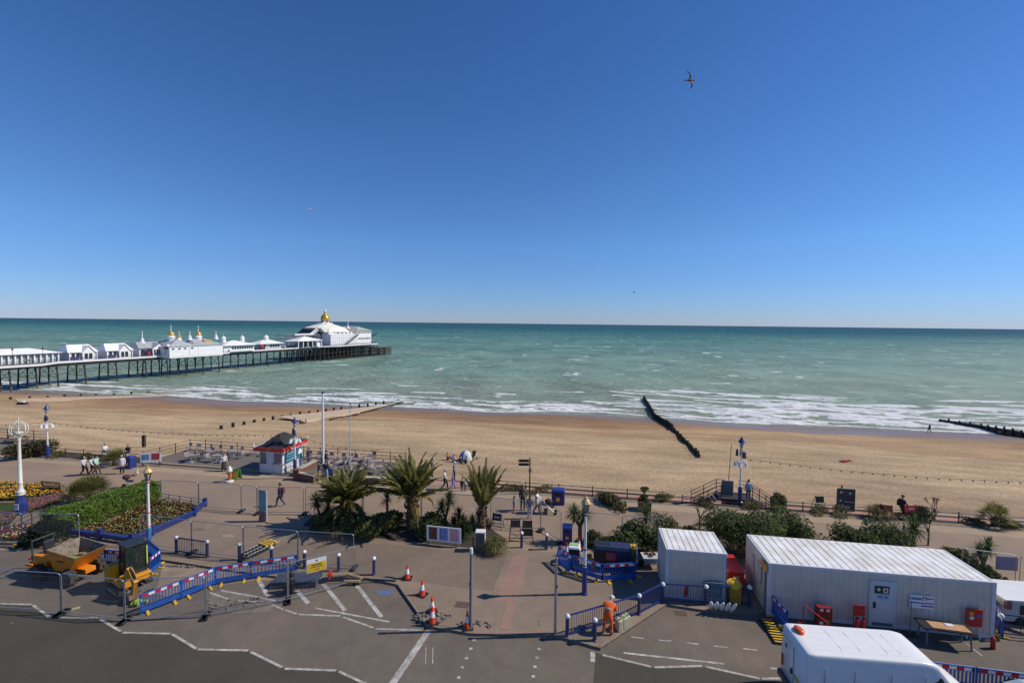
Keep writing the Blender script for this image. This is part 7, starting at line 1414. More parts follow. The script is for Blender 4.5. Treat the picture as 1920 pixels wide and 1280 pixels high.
rb = MB(); rb.tube([(-1.7, -.5, .8), (-1.75, -.5, 2.0), (-1.75, .5, 2.0), (-1.7, .5, .8)], .04, 8); rb.build('roll_bar', mat('folded_roll_bar', (.04, .06, .05), .5), D)
sk = MB(); x0, x1, yo, yi = -.15, 1.75, .80, .62; zb, zt = .68, 1.72                       # skip: open tub with a sloping front lip
o4 = [(x0 + .1, -yi, zb), (x1 - .75, -yi, zb), (x1 - .75, yi, zb), (x0 + .1, yi, zb)]; t4 = [(x0 - .1, -yo, zt + .12), (x1, -yo, zt - .12), (x1, yo, zt - .12), (x0 - .1, yo, zt + .12)]
i4 = [(x0 + .16, -yi + .05, zb + .08), (x1 - .78, -yi + .05, zb + .08), (x1 - .78, yi - .05, zb + .08), (x0 + .16, yi - .05, zb + .08)]; u4 = [(x0 - .02, -yo + .06, zt + .12), (x1 - .06, -yo + .06, zt - .12), (x1 - .06, yo - .06, zt - .12), (x0 - .02, yo - .06, zt + .12)]
sk.add(o4 + t4, [(0, 3, 2, 1), (0, 1, 5, 4), (1, 2, 6, 5), (2, 3, 7, 6), (3, 0, 4, 7)], 0); sk.add(i4 + u4, [(0, 1, 2, 3), (0, 4, 5, 1), (1, 5, 6, 2), (2, 6, 7, 3), (3, 7, 4, 0)], 1); sk.add(t4 + u4, [(0, 1, 5, 4), (1, 2, 6, 5), (2, 3, 7, 6), (3, 0, 4, 7)], 1)
skp = sk.build('skip', [OR, MUD], D); db = MB(); [db.box((rnd.uniform(.2, .9), rnd.uniform(-.35, .35), 1.02 + rnd.uniform(0, .1)), (.35, .2, .12), rnd.uniform(0, 3)) for _ in range(12)]; db.box((.5, .1, 1.2), (1.0, .12, .06), .5); db.build('debris', MUD, skp); db = MB(); [db.box((.35 + .1 * i, -.1, 1.18), (.4, .08, .05), .6 + .2 * i, ry=.2) for i in range(4)]; db.build('green_planks', mat('lime_debris', (.3, .42, .05), .6), skp); MB().box((.7, .2, 1.2), (.3, .22, .2), .4).build('brown_box', BRICK, skp); MB().box((.62, -.735, 1.3), (.42, .012, .1), rx=R(-9)).build('nameplate', BLACK, skp)
for x, y in ((1.05, -.7), (1.05, .7), (-1.0, -.7), (-1.0, .7)): wheel(D, x, y, .42, .34, OR if False else BLACK, True)
MB().box((-1.98, -.4, 1.0), (.06, .22, .12)).build('rear_light', RED, D)
# ---- mini excavator
E = thing('mini_excavator', 'yellow orange mini digger with a black glazed cab', 'digger', loc0(243, 1103, RZ), R(-30)); E.scale = (.93, .93, .95); EY = mat('digger_yellow', (.68, .30, .015), .42, var=.12)
for y in (-.62, .62):
    b = MB(); pr = [(-.9, .2), (-.8, .04), (.8, .04), (.95, .22), (.85, .42), (-.8, .44)]; b.extr(pr, -.17, .17); 
    for k in range(14): b.box((-.8 + k * .12, 0, .03), (.05, .36, .04)); b.box((-.75 + k * .12, 0, .44), (.05, .36, .04))
    q = b.build('track', RUBBER, E, (0, y, 0), fix=True); MB().box((0, -.18, .24), (1.2, .02, .12)).build('track_frame', STEEL, q)
b = MB(); b.lathe([(.5, .42), (.5, .55)], 14); b.box((0, 0, .33), (.9, .95, .22)); b.build('undercarriage', BLACK, E); 
b = MB(); b.box((.0, 0, .68), (1.5, 1.35, .26)); b.build('platform', EY, E, bevel=.03); b = MB(); b.extr([(-1.05, .58), (-.40, .58), (-.40, 1.42), (-.75, 1.5), (-1.02, 1.3)], -.78, .72); b.build('counterweight', EY, E, bevel=.05, fix=True)
cb = MB(); z0, z1 = .85, 2.5
for x, y in ((-.38, -.28), (.50, -.28), (-.38, .62), (.50, .62)): cb.bar((x, y, z0), (x * .9, y, z1), .07)
cb.box((0.05, .17, z1 + .04), (1.05, 1.02, .1)); cb.box((.05, .17, z0 + .12), (.9, .9, .3)); cb.box((-.05, .17, 1.25), (.45, .45, .12)); cb.box((-.28, .17, 1.55), (.1, .45, .6)); cab_ = cb.build('cab', mat('cab_black', (.025, .028, .032), .4, var=.15), E, bevel=.015); gl = MB()
gl.box((-.36, .17, 1.95), (.02, .82, .95)); gl.box((.06, .61, 1.75), (.8, .02, 1.3)); gl.box((.06, -.27, 1.75), (.8, .02, 1.3)); gl.box((.47, .17, 1.75), (.02, .82, 1.3)); gl.build('window', mat('tinted_glass', (.03, .045, .04), .1), cab_); MB().bar((.5, .66, 1.3), (.47, .66, 2.3), .06).build('yellow_strip', mat('lime_strip', (.5, .6, .05), .5), cab_); MB().box((-.40, -.34, 1.8), (.08, .1, .2)).build('orange_lamp', ORANGEC, cab_)
bm = MB(); bm.box((.8, -.42, .8), (.34, .34, .5)); bm.bar((.75, -.42, .9), (1.30, -.42, 1.62), .24, .34); bm.bar((1.22, -.42, 1.60), (1.95, -.42, 1.05), .22, .30); bm.build('boom', EY, E, bevel=.02); sm_ = MB(); sm_.bar((1.85, -.42, 1.25), (1.70, -.42, .42), .2, .26); sm_.build('dipper_arm', mat('dirty_orange', (.42, .19, .03), .6, var=.4), E, bevel=.02); ra = MB(); ra.tube([(.95, -.42, 1.4), (1.5, -.42, 1.72)], .05, 8); ra.tube([(1.35, -.42, 1.75), (1.98, -.42, 1.32)], .05, 8); ra.build('hydraulic_ram', BLACK, E)
bk = MB(); bk.extr([(1.55, .48), (1.9, .5), (2.0, .30), (1.75, .06), (1.42, .12), (1.62, .25), (1.72, .36)], -.72, -.12); bk.build('bucket', mat('brown_steel', (.14, .075, .035), .7, var=.3), E, fix=True); dz_ = MB(); dz_.box((1.25, 0, .28), (.08, 1.55, .35)); dz_.bar((.5, -.35, .3), (1.2, -.35, .28), .1); dz_.bar((.5, .35, .3), (1.2, .35, .28), .1); dz_.build('dozer_blade', mat('grey_blade', (.25, .24, .22), .5, .5), E)
mat('tinted_glass', (.03, .045, .04)).node_tree.nodes['Principled BSDF'].inputs['Alpha'].default_value = .5
fe = MB(); fe.box((.62, -.42, .95), (.5, .42, .34), top=(.7, .9)); fe.box((.45, .1, .86), (.7, 1.3, .12)); fe.build('front_cover', EY, E, bevel=.03)
# yellow and lime things on the ground by the digger
for i, (x, y, lab, m) in enumerate(((258, 1134, 'lime and blue debris lying under the digger bucket', mat('lime_debris', (.3, .42, .05), .6)), (24, 1026, 'yellow sack at the far left behind the dumper', YELLOW))):
    b = MB(); [b.box((rnd.uniform(-.3, .3), rnd.uniform(-.15, .15), .08 + rnd.uniform(0, .12)), (.3, .16, .12), rnd.uniform(0, 3), ry=rnd.uniform(-.3, .3)) for _ in range(7 if i == 0 else 4)]; tag(b.build('debris' if i == 0 else 'sack', m, loc=loc0(x, y, RZ), bevel=.02), lab, 'debris' if i == 0 else 'sack')
b = MB(); b.box((0, 0, .02), (.75, .16, .04), R(35)); tag(b.build('plank', mat('pale_yellow_plank', (.45, .40, .2), .8, var=.2), loc=loc0(130, 1144, RZ)), 'pale yellow plank on the tarmac behind the wire fence', 'plank')
# ================================================================ PEOPLE
SKIN = mat('skin', (.45, .27, .19), .55, var=.05); POSES = {}
def limb_pose(pose):
    """joint positions for a figure 1.75 m tall facing +x"""
    J = dict(pel=(0, 0, .93), sp=(0, 0, 1.12), ch=(0, 0, 1.33), nk=(.01, 0, 1.49), hb=(.02, 0, 1.56))
    def arm(s, e, w_): J['sh%d' % s] = (0, s * .19, 1.42); J['el%d' % s] = e; J['wr%d' % s] = w_; a = Vector(e); b = Vector(w_); J['ha%d' % s] = tuple(b + (b - a).normalized() * .07)
    def leg(s, k, a, fwd=(1, 0)): J['hp%d' % s] = (0, s * .095, .90); J['kn%d' % s] = k; J['an%d' % s] = a; J['to%d' % s] = (a[0] + .15 * fwd[0], a[1] + .15 * fwd[1], a[2] - .055)
    if pose == 'walk':
        arm(1, (-.14, .25, 1.17), (-.02, .25, .95)); arm(-1, (.12, -.25, 1.16), (.28, -.22, .98)); leg(1, (.20, .10, .53), (.26, .10, .09)); leg(-1, (.02, -.10, .50), (-.30, -.10, .15))
    elif pose == 'push':
        arm(1, (.16, .24, 1.18), (.40, .18, 1.08)); arm(-1, (.16, -.24, 1.18), (.40, -.18, 1.08)); leg(1, (.16, .10, .52), (.18, .10, .09)); leg(-1, (-.02, -.10, .50), (-.26, -.10, .13))
    elif pose == 'bend':
        J.update(sp=(.07, 0, 1.10), ch=(.24, 0, 1.25), nk=(.40, 0, 1.34), hb=(.46, 0, 1.36)); arm(1, (.36, .20, 1.02), (.50, .07, .92)); arm(-1, (.34, -.22, 1.02), (.48, -.08, .90)); J['sh1'] = (.27, .19, 1.30); J['sh-1'] = (.27, -.19, 1.30)
        leg(1, (.04, .13, .50), (-.02, .16, .09)); leg(-1, (.05, -.13, .50), (.0, -.16, .09))
    elif pose == 'sit':
        for k in list(J): J[k] = (J[k][0] - .05, J[k][1], J[k][2] - .82)
        arm(1, (.0, .26, .36), (.22, .2, .32)); arm(-1, (.0, -.26, .36), (.22, -.2, .32)); J['sh1'] = (-.05, .19, .60); J['sh-1'] = (-.05, -.19, .60)
        leg(1, (.34, .14, .36), (.52, .12, .09)); leg(-1, (.36, -.14, .34), (.56, -.12, .09)); J['hp1'] = (-.03, .095, .11); J['hp-1'] = (-.03, -.095, .11)
    elif pose == 'chair':
        for k in list(J): J[k] = (J[k][0] - .05, J[k][1], J[k][2] - .42)
        arm(1, (.02, .25, .78), (.25, .16, .72)); arm(-1, (.02, -.25, .78), (.25, -.16, .72)); J['sh1'] = (-.05, .19, 1.0); J['sh-1'] = (-.05, -.19, 1.0)
        leg(1, (.40, .12, .52), (.40, .12, .09)); leg(-1, (.40, -.12, .52), (.42, -.12, .09)); J['hp1'] = (-.03, .095, .50); J['hp-1'] = (-.03, -.095, .50)
    elif pose == 'lie':
        J.update(pel=(0, 0, .14), sp=(-.2, 0, .15), ch=(-.4, 0, .16), nk=(-.55, 0, .17), hb=(-.62, 0, .18)); arm(1, (-.25, .32, .10), (-.05, .30, .08)); arm(-1, (-.25, -.32, .10), (-.05, -.30, .08)); J['sh1'] = (-.47, .19, .15); J['sh-1'] = (-.47, -.19, .15)
        leg(1, (.40, .12, .15), (.82, .12, .09)); leg(-1, (.42, -.12, .32), (.80, -.14, .09)); J['hp1'] = (.03, .095, .13); J['hp-1'] = (.03, -.095, .13); J['to1'] = (.86, .14, .22); J['to-1'] = (.9, -.16, .12)
    else:
        arm(1, (-.02, .25, 1.15), (.06, .25, .90)); arm(-1, (-.02, -.25, 1.15), (.08, -.24, .91)); leg(1, (.02, .11, .50), (0, .11, .09)); leg(-1, (.02, -.11, .50), (-.02, -.12, .09))
    return J
def body_mesh(pose, sleeves=True):
    key = (pose, sleeves)
    if key in POSES: return POSES[key]
    J = limb_pose(pose); rad = dict(pel=.135, sp=.125, ch=.15, nk=.058, hb=.055, sh=.078, el=.05, wr=.034, ha=.036, hp=.105, kn=.068, an=.046, to=.042)
    edges = [('pel', 'sp'), ('sp', 'ch'), ('ch', 'nk'), ('nk', 'hb')]
    for s in ('1', '-1'): edges += [('ch', 'sh' + s), ('sh' + s, 'el' + s), ('el' + s, 'wr' + s), ('wr' + s, 'ha' + s), ('pel', 'hp' + s), ('hp' + s, 'kn' + s), ('kn' + s, 'an' + s), ('an' + s, 'to' + s)]
    names = list(J); me = bpy.data.meshes.new('sk'); me.from_pydata([J[n] for n in names], [(names.index(a), names.index(b)) for a, b in edges], []); ob = bpy.data.objects.new('sk', me); COL.objects.link(ob)
    md = ob.modifiers.new('s', 'SKIN'); sv = me.skin_vertices[0].data
    for i, n in enumerate(names):
        r = (rad[n.rstrip('-1')] if n.rstrip('-1') in rad else rad[n]) * (1.12 if n[:2] not in ('hb', 'nk', 'ha', 'wr') else 1); sv[i].radius = (r, r * (1.0 if n[:2] not in ('ch', 'sp', 'pe') else 1.25)); sv[i].use_root = n == 'pel'
    ob.modifiers.new('d', 'SUBSURF').levels = 1; bpy.context.view_layer.update()
    ev = ob.evaluated_get(bpy.context.evaluated_depsgraph_get()); src = bpy.data.meshes.new_from_object(ev); bpy.data.objects.remove(ob)
    b = MB(); V = [v.co.copy() for v in src.vertices]; seg = {}
    def near(p):
        best = None
        for a, c in edges:
            A, B = Vector(J[a]), Vector(J[c]); d = B - A; f = max(0, min(1, (p - A).dot(d) / d.length_squared)); q = (A + d * f - p).length - .5 * rad.get(c.rstrip('-1'), .1)
            if best is None or q < best[0]: best = (q, a, c, f)
        return best
    fs = []; ms = []
    for pl_ in src.polygons:
        _, a, c, f = near(pl_.center); k = c.rstrip('-1') if c not in ('pel', 'sp', 'ch', 'nk', 'hb') else c; m_ = 0
        if k in ('sp', 'ch', 'sh', 'el'): m_ = 0
        elif k == 'wr': m_ = 0 if sleeves else 3
        elif k in ('nk', 'hb', 'ha'): m_ = 3 if not (k == 'nk' and f < .55) else 0
        elif k in ('hp', 'kn', 'an'): m_ = 1
        elif k == 'to': m_ = 2
        fs.append(tuple(pl_.vertices)); ms.append(m_)
    b.v = [tuple(v) for v in V]; b.f = fs; b.m = ms
    hb = Vector(J['hb']); ax = (hb - Vector(J['nk'])).normalized(); hc = hb + ax * .085; fw = Vector((1, 0, 0)); fw = (fw - ax * fw.dot(ax)); fw = fw.normalized() if fw.length > .2 else Vector((0, 0, 1)); sd_ = ax.cross(fw); MX = Matrix((fw, sd_, ax)).transposed()
    h = MB(); h.ball((0, 0, 0), (.098, .076, .122), 12, 9, 3); h.ball((.05, 0, -.07), (.045, .05, .05), 8, 6, 3); h.add([(.093, -.014, -.025), (.093, .014, -.025), (.118, 0, -.03), (.097, 0, .02)], [(0, 1, 2), (0, 2, 3), (2, 1, 3)], 3)
    for s in (-1, 1): h.ball((0, s * .078, -.01), (.022, .012, .032), 6, 5, 3); h.ball((.087, s * .032, .012), (.012, .014, .008), 6, 4, 4)
    h.box((.09, 0, -.062), (.012, .042, .008), mi=5)
    b.add([MX @ Vector(v) + hc for v in h.v], h.f, 0); b.m[-len(h.f):] = h.m
    for s in ('1', '-1'):                                                            # five fingers on each hand
        W, H_ = Vector(J['wr' + s]), Vector(J['ha' + s]); d = (H_ - W).normalized(); y = Vector((0, 1, 0)); y = (y - d * y.dot(d)).normalized(); nrm = d.cross(y); curl = nrm * (.25 if nrm.x > 0 else -.25)
        for i, L_ in enumerate((.062, .072, .068, .052)):
            p = H_ + y * (-.03 + .02 * i) * .9 + d * .012; b.tube([p, p + d * L_ * .5 + curl * L_ * .2, p + d * L_ * .85 + curl * L_ * .7], [.010, .009, .007], 5, 3)
        p = W.lerp(H_, .5); q = (fw if s == '1' else fw); b.tube([p, p + q * .035 + d * .02, p + q * .04 + d * .05], [.012, .011, .008], 5, 3)
    POSES[key] = (b, J, hc, MX); return POSES[key]
EYEM = mat('eye_dark', (.03, .02, .02), .3, var=0); LIP = mat('lips', (.35, .13, .11), .5, var=0)
CLO = {}
def cloth(name, c): return mat('cloth_' + name, c, .85, var=.12, scale=9)
HAIRS = dict(brown=mat('brown_hair', (.07, .035, .018), .6, var=.2), grey=mat('grey_hair', (.42, .41, .39), .6, var=.1), black=mat('black_hair', (.012, .01, .01), .5, var=.1), red=mat('auburn_hair', (.20, .06, .02), .6, var=.2), fair=mat('fair_hair', (.32, .22, .1), .6, var=.2))
SHOE = mat('dark_shoes', (.025, .022, .02), .6, var=.1); SHOEW = mat('white_shoes', (.65, .65, .65), .6, var=.05)
def person(P, face, label, top, legs, pose='stand', hair='brown', h=1.72, shoes=SHOE, sleeves=True, hat=None, longhair=False, skirt=None, coat=None, bag=None, cap=None, group=None):
    b, J, hc, MX = body_mesh(pose, sleeves); o = b.build('person', [top, legs, shoes, SKIN, EYEM, LIP], None, P, face, smooth=True); k = h / 1.75; o.scale = (k, k, k); tag(o, label, 'person', group)
    hm = MB(); hs = MB()
    if hat is None:
        for j in range(5):
            for i in range(14):
                pass
        hb_ = MB(); hb_.ball((0, 0, 0), (.108, .088, .128), 12, 9); vs = []; keep = []
        for f in hb_.f:
            c = sum((Vector(hb_.v[i]) for i in f), Vector()) / len(f)
            if c.z > .045 or c.x < (-.01 if c.z > -.05 else -.05): keep.append(f)
        hm.add([MX @ (Vector(v) + Vector((-.006, 0, .006))) + hc for v in hb_.v], keep)
        if longhair: hm.tube([hc + MX @ Vector((-.075, 0, .02)), hc + MX @ Vector((-.105, 0, -.12)), hc + MX @ Vector((-.10, 0, -.26))], [.075, .085, .04], 8)
        hm.build('hair', HAIRS[hair], o, smooth=True)
    else:
        hm.add([MX @ Vector(v) + hc for v in MB().lathe([(.112, .02), (.112, .06), (.09, .12), (.04, .145), (.005, .15)], 12).v], MB().lathe([(.112, .02), (.112, .06), (.09, .12), (.04, .145), (.005, .15)], 12).f)
        pk = MB(); pk.box((.10, 0, .035), (.12, .13, .014)); hm.add([MX @ Vector(v) + hc for v in pk.v], pk.f); hm.build('hat', hat, o, smooth=True)
        hs.add([MX @ (Vector(v) + Vector((-.012, 0, -.01))) + hc for v in MB().ball((0, 0, 0), (.095, .083, .10), 10, 6).v], MB().ball((0, 0, 0), (.095, .083, .10), 10, 6).f); 
    if skirt: s_ = MB(); z0, z1 = (.35, .98); s_.lathe([(.25, z0), (.20, .7), (.155, z1)], 14); s_.build('skirt', skirt, o)
    if coat: s_ = MB(); s_.lathe([(.21, .70), (.20, .95), (.175, 1.12), (.19, 1.35), (.13, 1.45)], 14); q = s_.build('coat', coat, o, smooth=True); q.scale = (.85, 1.12, 1)
    if bag:
        s_ = MB(); s_.box((-.21, 0, 1.2), (.16, .3, .42), top=(.8, .85)); q = s_.build('backpack', bag, o, bevel=.03)
        t_ = MB(); [t_.tube([(-.13, s * .11, 1.4), (.06, s * .12, 1.46), (.16, s * .13, 1.25), (-.1, s * .14, 1.02)], .018, 5) for s in (-1, 1)]; t_.build('strap', bag, q)
    return o
c = cloth; BK = c('black', (.018, .018, .02)); NV = c('navy', (.025, .03, .06)); WH = c('white', (.68, .68, .66)); PKc = c('pink', (.6, .30, .33)); GRc = c('grey', (.18, .18, .19)); JN = c('blue_jeans', (.13, .2, .34)); DJ = c('dark_jeans', (.035, .045, .075)); RDc = c('red', (.4, .03, .04)); MINT = c('mint', (.4, .62, .52)); LIL = c('lilac', (.2, .16, .48)); TANc = c('tan', (.32, .24, .16)); HV = c('orange_hi_vis', (.85, .13, .01)); TQ = c('light_blue', (.3, .42, .5)); DKR = c('dark_maroon', (.1, .02, .03)); OLV = c('olive', (.1, .1, .06)); PUR = c('purple', (.09, .06, .15))
RT_, LF, AW, TO_ = 0.0, math.pi, math.pi / 2, -math.pi / 2
# the worker in orange bending over the guard rail
wk = person(loc0(1139, 1188), R(62), 'worker in full orange hi-vis with a white helmet leaning over the guard rail', HV, HV, 'bend', hat=WHITE, h=1.66); wk.scale = (1.12, 1.16, .95)
b, J, hc, MX = body_mesh('bend'); bn = MB()
for s in ('1', '-1'):
    for a, z in (('kn', .18), ('an', .5)): 
        A_, B_ = Vector(J['hp' + s if a == 'kn' else 'kn' + s]), Vector(J[a + s]); q = A_.lerp(B_, .75 if a == 'kn' else .6); r = .083 if a == 'kn' else .064; bn.tube([q, q.lerp(B_, .25)], r, 10, 0, False)
    A_, B_ = Vector(J['el' + s]), Vector(J['wr' + s]); bn.tube([A_.lerp(B_, .35), A_.lerp(B_, .55)], .052, 10, 0, False)
A_, B_ = Vector(J['sp']), Vector(J['ch']); bn.tube([A_.lerp(B_, .1), A_.lerp(B_, .4)], [.172, .178], 14, 0, False); bn.build('reflective_bands', mat('silver_tape', (.5, .5, .48), .35, .3, var=.05), wk)
# promenade walkers
person(loc0(526, 949), LF, 'man in dark jacket and jeans with a maroon backpack walking past the totem sign', NV, DJ, 'walk', 'brown', 1.8, bag=c('maroon', (.14, .03, .05)), coat=NV)
person(loc0(420, 883), R(-60), 'auburn haired woman in a long dark dress and white top on the cafe terrace', WH, BK, 'stand', 'red', 1.66, skirt=c('dark_brown', (.06, .04, .04)), sleeves=True)
person(loc0(158, 891), RT_, 'walker in white and lilac jacket above the large fan palm', c('pale_lilac', (.55, .52, .62)), BK, 'walk', 'grey', 1.7)
person(loc0(174, 890), RT_, 'walker in a white top and dark trousers, left of the mint jacket', WH, BK, 'walk', 'brown', 1.68); person(loc0(181, 889), RT_, 'walker in a mint green jacket beside another walker', MINT, c('brown', (.1, .06, .05)), 'walk', 'black', 1.72)
person(loc0(229, 888), R(-75), 'grey haired walker in a white coat and dark trousers by the blue litter bin', c('pale_pink', (.66, .6, .62)), BK, 'stand', 'grey', 1.72, coat=c('pale_pink', (.66, .6, .62)))
person(ST(-48.6, 38.3, 0), RT_, 'sitter in white behind the seaward rail at the far left', WH, JN, 'chair', 'fair', 1.7); person(ST(-46.0, 38.4, 0), TO_, 'seated person in black and white in the seaward bed', BK, NV, 'chair', 'black', 1.7)
person(loc0(578, 872), RT_, 'dark dressed customer standing at the back corner of the kiosk', NV, BK, 'stand', 'black', 1.75); person(loc0(611, 868), LF, 'dark dressed person sitting at a cafe table by the flagpole', BK, BK, 'chair', 'black', 1.72)
person(loc0(598, 901), R(200), 'man in black jacket and tan trousers at the foot of the flagpole', BK, TANc, 'stand', 'black', 1.78); person(loc0(611, 899), AW, 'person in pale blue trousers right of the flagpole', NV, TQ, 'stand', 'brown', 1.7)
person(loc0(621, 906), AW, 'white haired person in blue behind the broad palm', c('royal_blue', (.05, .08, .3)), BK, 'stand', 'grey', 1.62); person(loc0(643, 919), RT_, 'person in a red top half hidden by the broad palm', RDc, BK, 'walk', 'brown', 1.65)
person(ST(-13.8, 38.8, 0), RT_, 'person in purple by the ramp behind the tallest palm', PUR, BK, 'stand', 'black', 1.7); person(ST(-11.6, 38.4, 0), RT_, 'white capped person in grey blue left of the tallest palm', c('grey_blue', (.2, .24, .32)), NV, 'stand', h=1.68, hat=WH)
for pxx, lab, t_, l_, hh, ps, ha in ((833.5, 'grey haired walker in a dark top beyond the promenade rail', WH, BK, 1.72, 'walk', 'grey'), (848.5, 'child in lilac coat beyond the promenade rail', LIL, LIL, 1.3, 'walk', 'fair')):
    q = G(pxx, 917 if hh > 1.5 else 916, 0); person(q, RT_, lab, t_, l_, ps, ha, hh)
for pxx, lab, t_, ha in ((866, 'small child in dark clothes, left of a pair beyond the rail', BK, 'black'), (872.5, 'small child in white, right of a pair beyond the rail', WH, 'brown')): person(G(pxx, 920, 0), TO_, lab, t_, c('dark', (.05, .05, .06)), 'stand', ha, 1.0)
person(loc0(964, 959), R(-150), 'small girl in pink skirt and white top in the family group', WH, PKc, 'stand', 'brown', 1.2, longhair=True, skirt=None); person(loc0(980, 956), R(-80), 'man in a green grey jacket standing with a child on his shoulders', OLV, BK, 'stand', 'brown', 1.85); person(loc0(993, 972), AW, 'woman in grey top and pale jeans with long brown hair facing the sea', GRc, c('pale_jeans', (.4, .48, .58)), 'stand', 'brown', 1.7, SHOEW, longhair=True)
q = loc0(980, 956); person(q + Vector((0, .02, 1.42)), R(-80), 'child in lilac sitting on the shoulders of the man in green grey', PUR, BK, 'sit', 'fair', .95)
pp = loc0(1006, 961); person(pp, R(-8), 'woman in white coat and red hat pushing a dark pushchair', WH, BK, 'push', h=1.7, hat=RDc, coat=WH)
def pram(P, rz, label, hood):
    o = thing('pushchair', label, 'pushchair', P, rz); f = MB(); f.tube([(-.45, -.2, 1.02), (-.1, -.22, .6), (.4, -.22, .18)], .02, 6); f.tube([(-.45, .2, 1.02), (-.1, .22, .6), (.4, .22, .18)], .02, 6); f.tube([(-.45, -.2, 1.02), (-.45, .2, 1.02)], .02, 6); f.tube([(.1, -.22, .45), (-.3, -.24, .15)], .02, 6); f.tube([(.1, .22, .45), (-.3, .24, .15)], .02, 6); f.build('frame', STEEL, o)
    s_ = MB(); s_.box((.12, 0, .55), (.5, .38, .1), ry=R(10)); s_.box((-.1, 0, .75), (.1, .38, .42), ry=R(-20)); s_.build('seat', BLACK, o, bevel=.03); q = MB().ball((-.08, 0, .92), (.3, .22, .22), 10, 6).build('hood', hood, o, smooth=True)
    for x, y, r in ((.42, -.2, .13), (.42, .2, .13), (-.3, -.25, .15), (-.3, .25, .15)): wheel(o, x, y, r, .05, STEEL)
pram(pp + Vector((.95, -.12, 0)), R(-8), 'dark pushchair with a brown hood, pushed by the woman in the red hat', c('brown_hood', (.08, .04, .04))); pram(loc0(240, 914), R(30), 'black and red folded pushchair parked beside the clipped hedge', c('dark_red_hood', (.1, .03, .03)))
person(loc0(1403, 938), AW, 'person in pale blue and grey standing by the beach steps', TQ, GRc, 'stand', 'black', 1.72); person(loc0(1690, 972), RT_, 'walker in dark red top and cap passing the red arrow sign', DKR, BK, 'walk', h=1.75, hat=OLV, bag=BK)
# on the beach
def bq(px, py): q = bpt(px, py); q.z = beach_z(st(q)[1]); return q
person(bq(1742.5, 811), AW, 'lone dark figure walking at the edge of the surf', BK, BK, 'walk', 'black', 1.75)
person(bq(1585, 866), R(5), 'person in red lying on the beach, head propped up, right of centre', RDc, RDc, 'lie', 'black', 1.75)
for (x, y), lab, t_, l_, f_, ha in (((839, 862), 'sitter in a red top at the left of the beach group', RDc, BK, 0, 'red'), ((851, 866), 'sitter in white and black in the middle of the beach group', WH, BK, 1.0, 'black'), ((863, 867), 'sitter in navy in front of the beach tent', NV, NV, 2.5, 'brown'), ((874, 869), 'sitter in dark green at the right front of the beach tent', c('dark_green', (.03, .06, .05)), NV, 2.9, 'brown')): person(bq(x, y), f_, lab, t_, l_, 'sit', ha, 1.7)
o = thing('beach_tent', 'white and blue dome beach tent among the group on the shingle', 'tent', bq(873, 862), R(-20)); b = MB(); b.ball((0, 0, 0), (.85, .75, 1.15), 12, 8); 
keep = [f for f in b.f if min(b.v[i][2] for i in f) > -.3 and sum(b.v[i][0] for i in f) / len(f) > .05]; t_ = MB(); t_.add(b.v, keep); t_.build('white_canopy', WH, o); keep = [f for f in b.f if min(b.v[i][2] for i in f) > -.3 and sum(b.v[i][0] for i in f) / len(f) <= .05]; t_ = MB(); t_.add(b.v, keep); t_.build('blue_canopy', c('tent_blue', (.12, .22, .5)), o)
pram(bq(888, 862), R(-120), 'black pushchair on the shingle right of the beach tent', BK)
person(bq(563, 795), 0, 'sitter in dark clothes on the shingle bank left of the flagpole', BK, NV, 'sit', 'black', 1.7); person(bq(573, 795), R(180), 'sitter in red on the shingle bank left of the flagpole', RDc, WH, 'sit', 'brown', 1.7)
# dinghy-like bundle on the sand at the left
o = thing('beach_bundle', 'black and white bundle lying on the sand below the pier', 'bundle', bq(42, 758), 0); MB().box((0, 0, .3), (2.2, .9, .5), top=(.7, .6)).build('dark_cover', BLACK, o, bevel=.08); MB().box((.2, -.1, .62), (1.0, .6, .25), top=(.8, .7)).build('white_cover', WHITE, o, bevel=.06)
MB().bar((0, 0, -.5), (0, 0, 1.5), .3).build('timber_post', DWOOD, loc=bq(270, 838)); tag(bpy.data.objects['timber_post'], 'single dark timber post standing in the shingle left of the terrace', 'post')
# pier strollers
for i, (px, lab, t_) in enumerate(((46, 'stroller in white on the pier before the long shelter, left of a pair', WH), (55, 'stroller in grey with a dark cap on the pier, right of a pair', GRc))): person(PW(PU(px, -3.4), -3.4), PRZ, lab, t_, GRc, 'walk', 'black', 1.75)
# ================================================================ DOG AND GULLS
dg = MB(); dg.tube([(-.2, 0, .26), (-.05, 0, .27), (.14, 0, .29)], [.085, .1, .11], 8); dg.tube([(.14, 0, .30), (.24, 0, .42)], [.075, .055], 8); dg.ball((.28, 0, .46), (.085, .06, .062), 8, 6); dg.tube([(.33, 0, .45), (.41, 0, .43)], [.038, .026], 6); dg.tube([(-.22, 0, .29), (-.30, 0, .38), (-.28, 0, .48)], [.03, .022, .012], 6)
for s in (-1, 1):
    dg.tube([(.13, s * .06, .27), (.14, s * .06, .14), (.13, s * .06, .0)], [.042, .026, .022], 6); dg.tube([(-.17, s * .06, .26), (-.12, s * .06, .16), (-.20, s * .06, .09), (-.18, s * .06, .0)], [.055, .035, .022, .022], 6); dg.add([(.25, s * .05, .50), (.29, s * .055, .50), (.26, s * .075, .43)], [(0, 1, 2)])
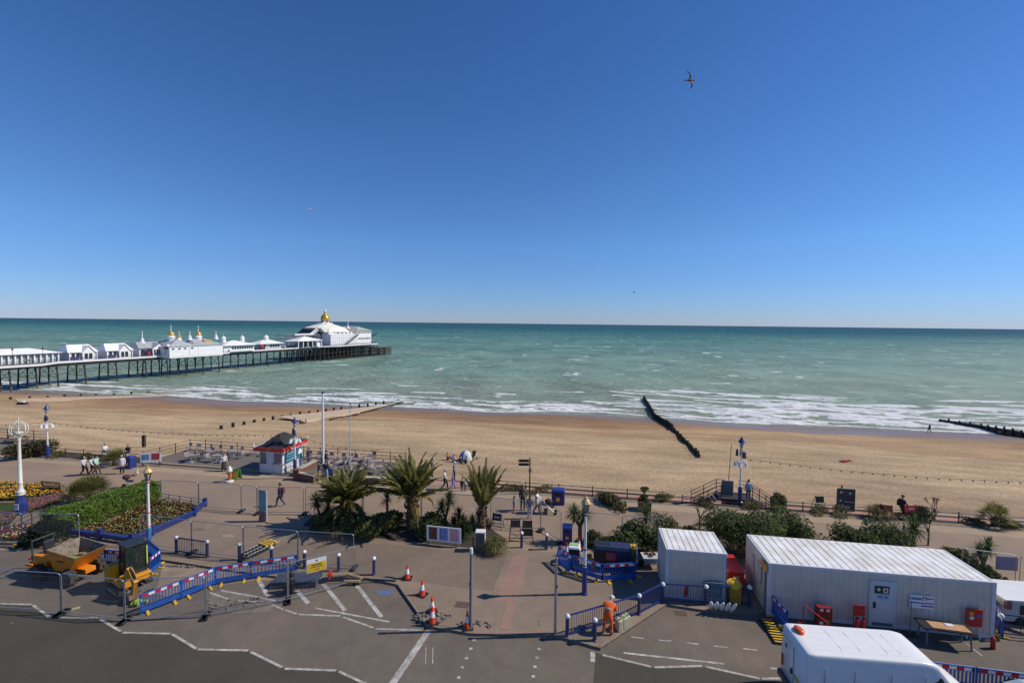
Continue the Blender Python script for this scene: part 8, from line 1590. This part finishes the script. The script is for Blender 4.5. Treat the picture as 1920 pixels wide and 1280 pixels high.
tag(dg.build('dog', mat('cream_fur', (.55, .45, .36), .9, var=.2, scale=12), loc=loc0(257, 891), rz=R(120), smooth=True), 'small cream dog on the promenade right of the white-coated walker', 'dog')
def gull(px, py, dist, span, label, bank, yaw, dark=True):
    P = EYE + ray(px, py).normalized() * dist; b = MB(); k = span / 1.3
    b.tube([(-.26 * k, 0, 0), (-.12 * k, 0, .01), (.08 * k, 0, 0), (.2 * k, 0, .0), (.27 * k, 0, .01), (.33 * k, 0, 0)], [.02 * k, .07 * k, .085 * k, .055 * k, .05 * k, .008 * k], 8, 0)
    b.add([(-.22 * k, 0, 0), (-.40 * k, -.07 * k, 0), (-.42 * k, 0, .005), (-.40 * k, .07 * k, 0)], [(0, 1, 2, 3)], 0)
    for s in (-1, 1):
        pts = [(.08, .05, .02, .18), (.13, .28, .10, .17), (.08, .46, .08, .12), (-.10, .66, .01, .03)]; vs = []
        for x, y, z, cw in pts: vs += [(x * k, s * y * k, z * k), ((x - cw) * k, s * y * k, (z - .005) * k), ((x - cw * .3) * k, s * y * k, (z + .018) * k)]
        for i in range(3): a = i * 3; b.add([vs[j] for j in range(a, a + 6)], [(0, 2, 5, 3), (2, 1, 4, 5), (0, 3, 4, 1)], 1 if i < 2 else 2)
    o = b.build('gull', [mat('gull_brown_body', (.22, .17, .12), .7, var=.2) if dark else mat('gull_white', (.6, .58, .54), .7, var=.08), mat('gull_brown_wing', (.20, .17, .14), .7, var=.3, scale=8) if dark else mat('gull_pale_wing', (.5, .5, .52), .7), mat('gull_wing_tip', (.03, .03, .035), .7)], None, P); o.rotation_euler = (R(bank), R(-5), R(yaw)); return tag(o, label, 'gull')
gull(1294, 151, 38, 1.35, 'brown gull flying high at the upper right, wings steeply tilted', 78, 8); gull(580, 392, 90, 1.3, 'tiny pale gull high in the middle of the sky at the left', 20, 40, False); gull(1189, 548, 90, 1.3, 'tiny white gull low in the sky just above the horizon', 15, 160, False); gull(322, 265, 130, 1.1, 'tiny dark speck of a bird at the upper left', 25, 80)
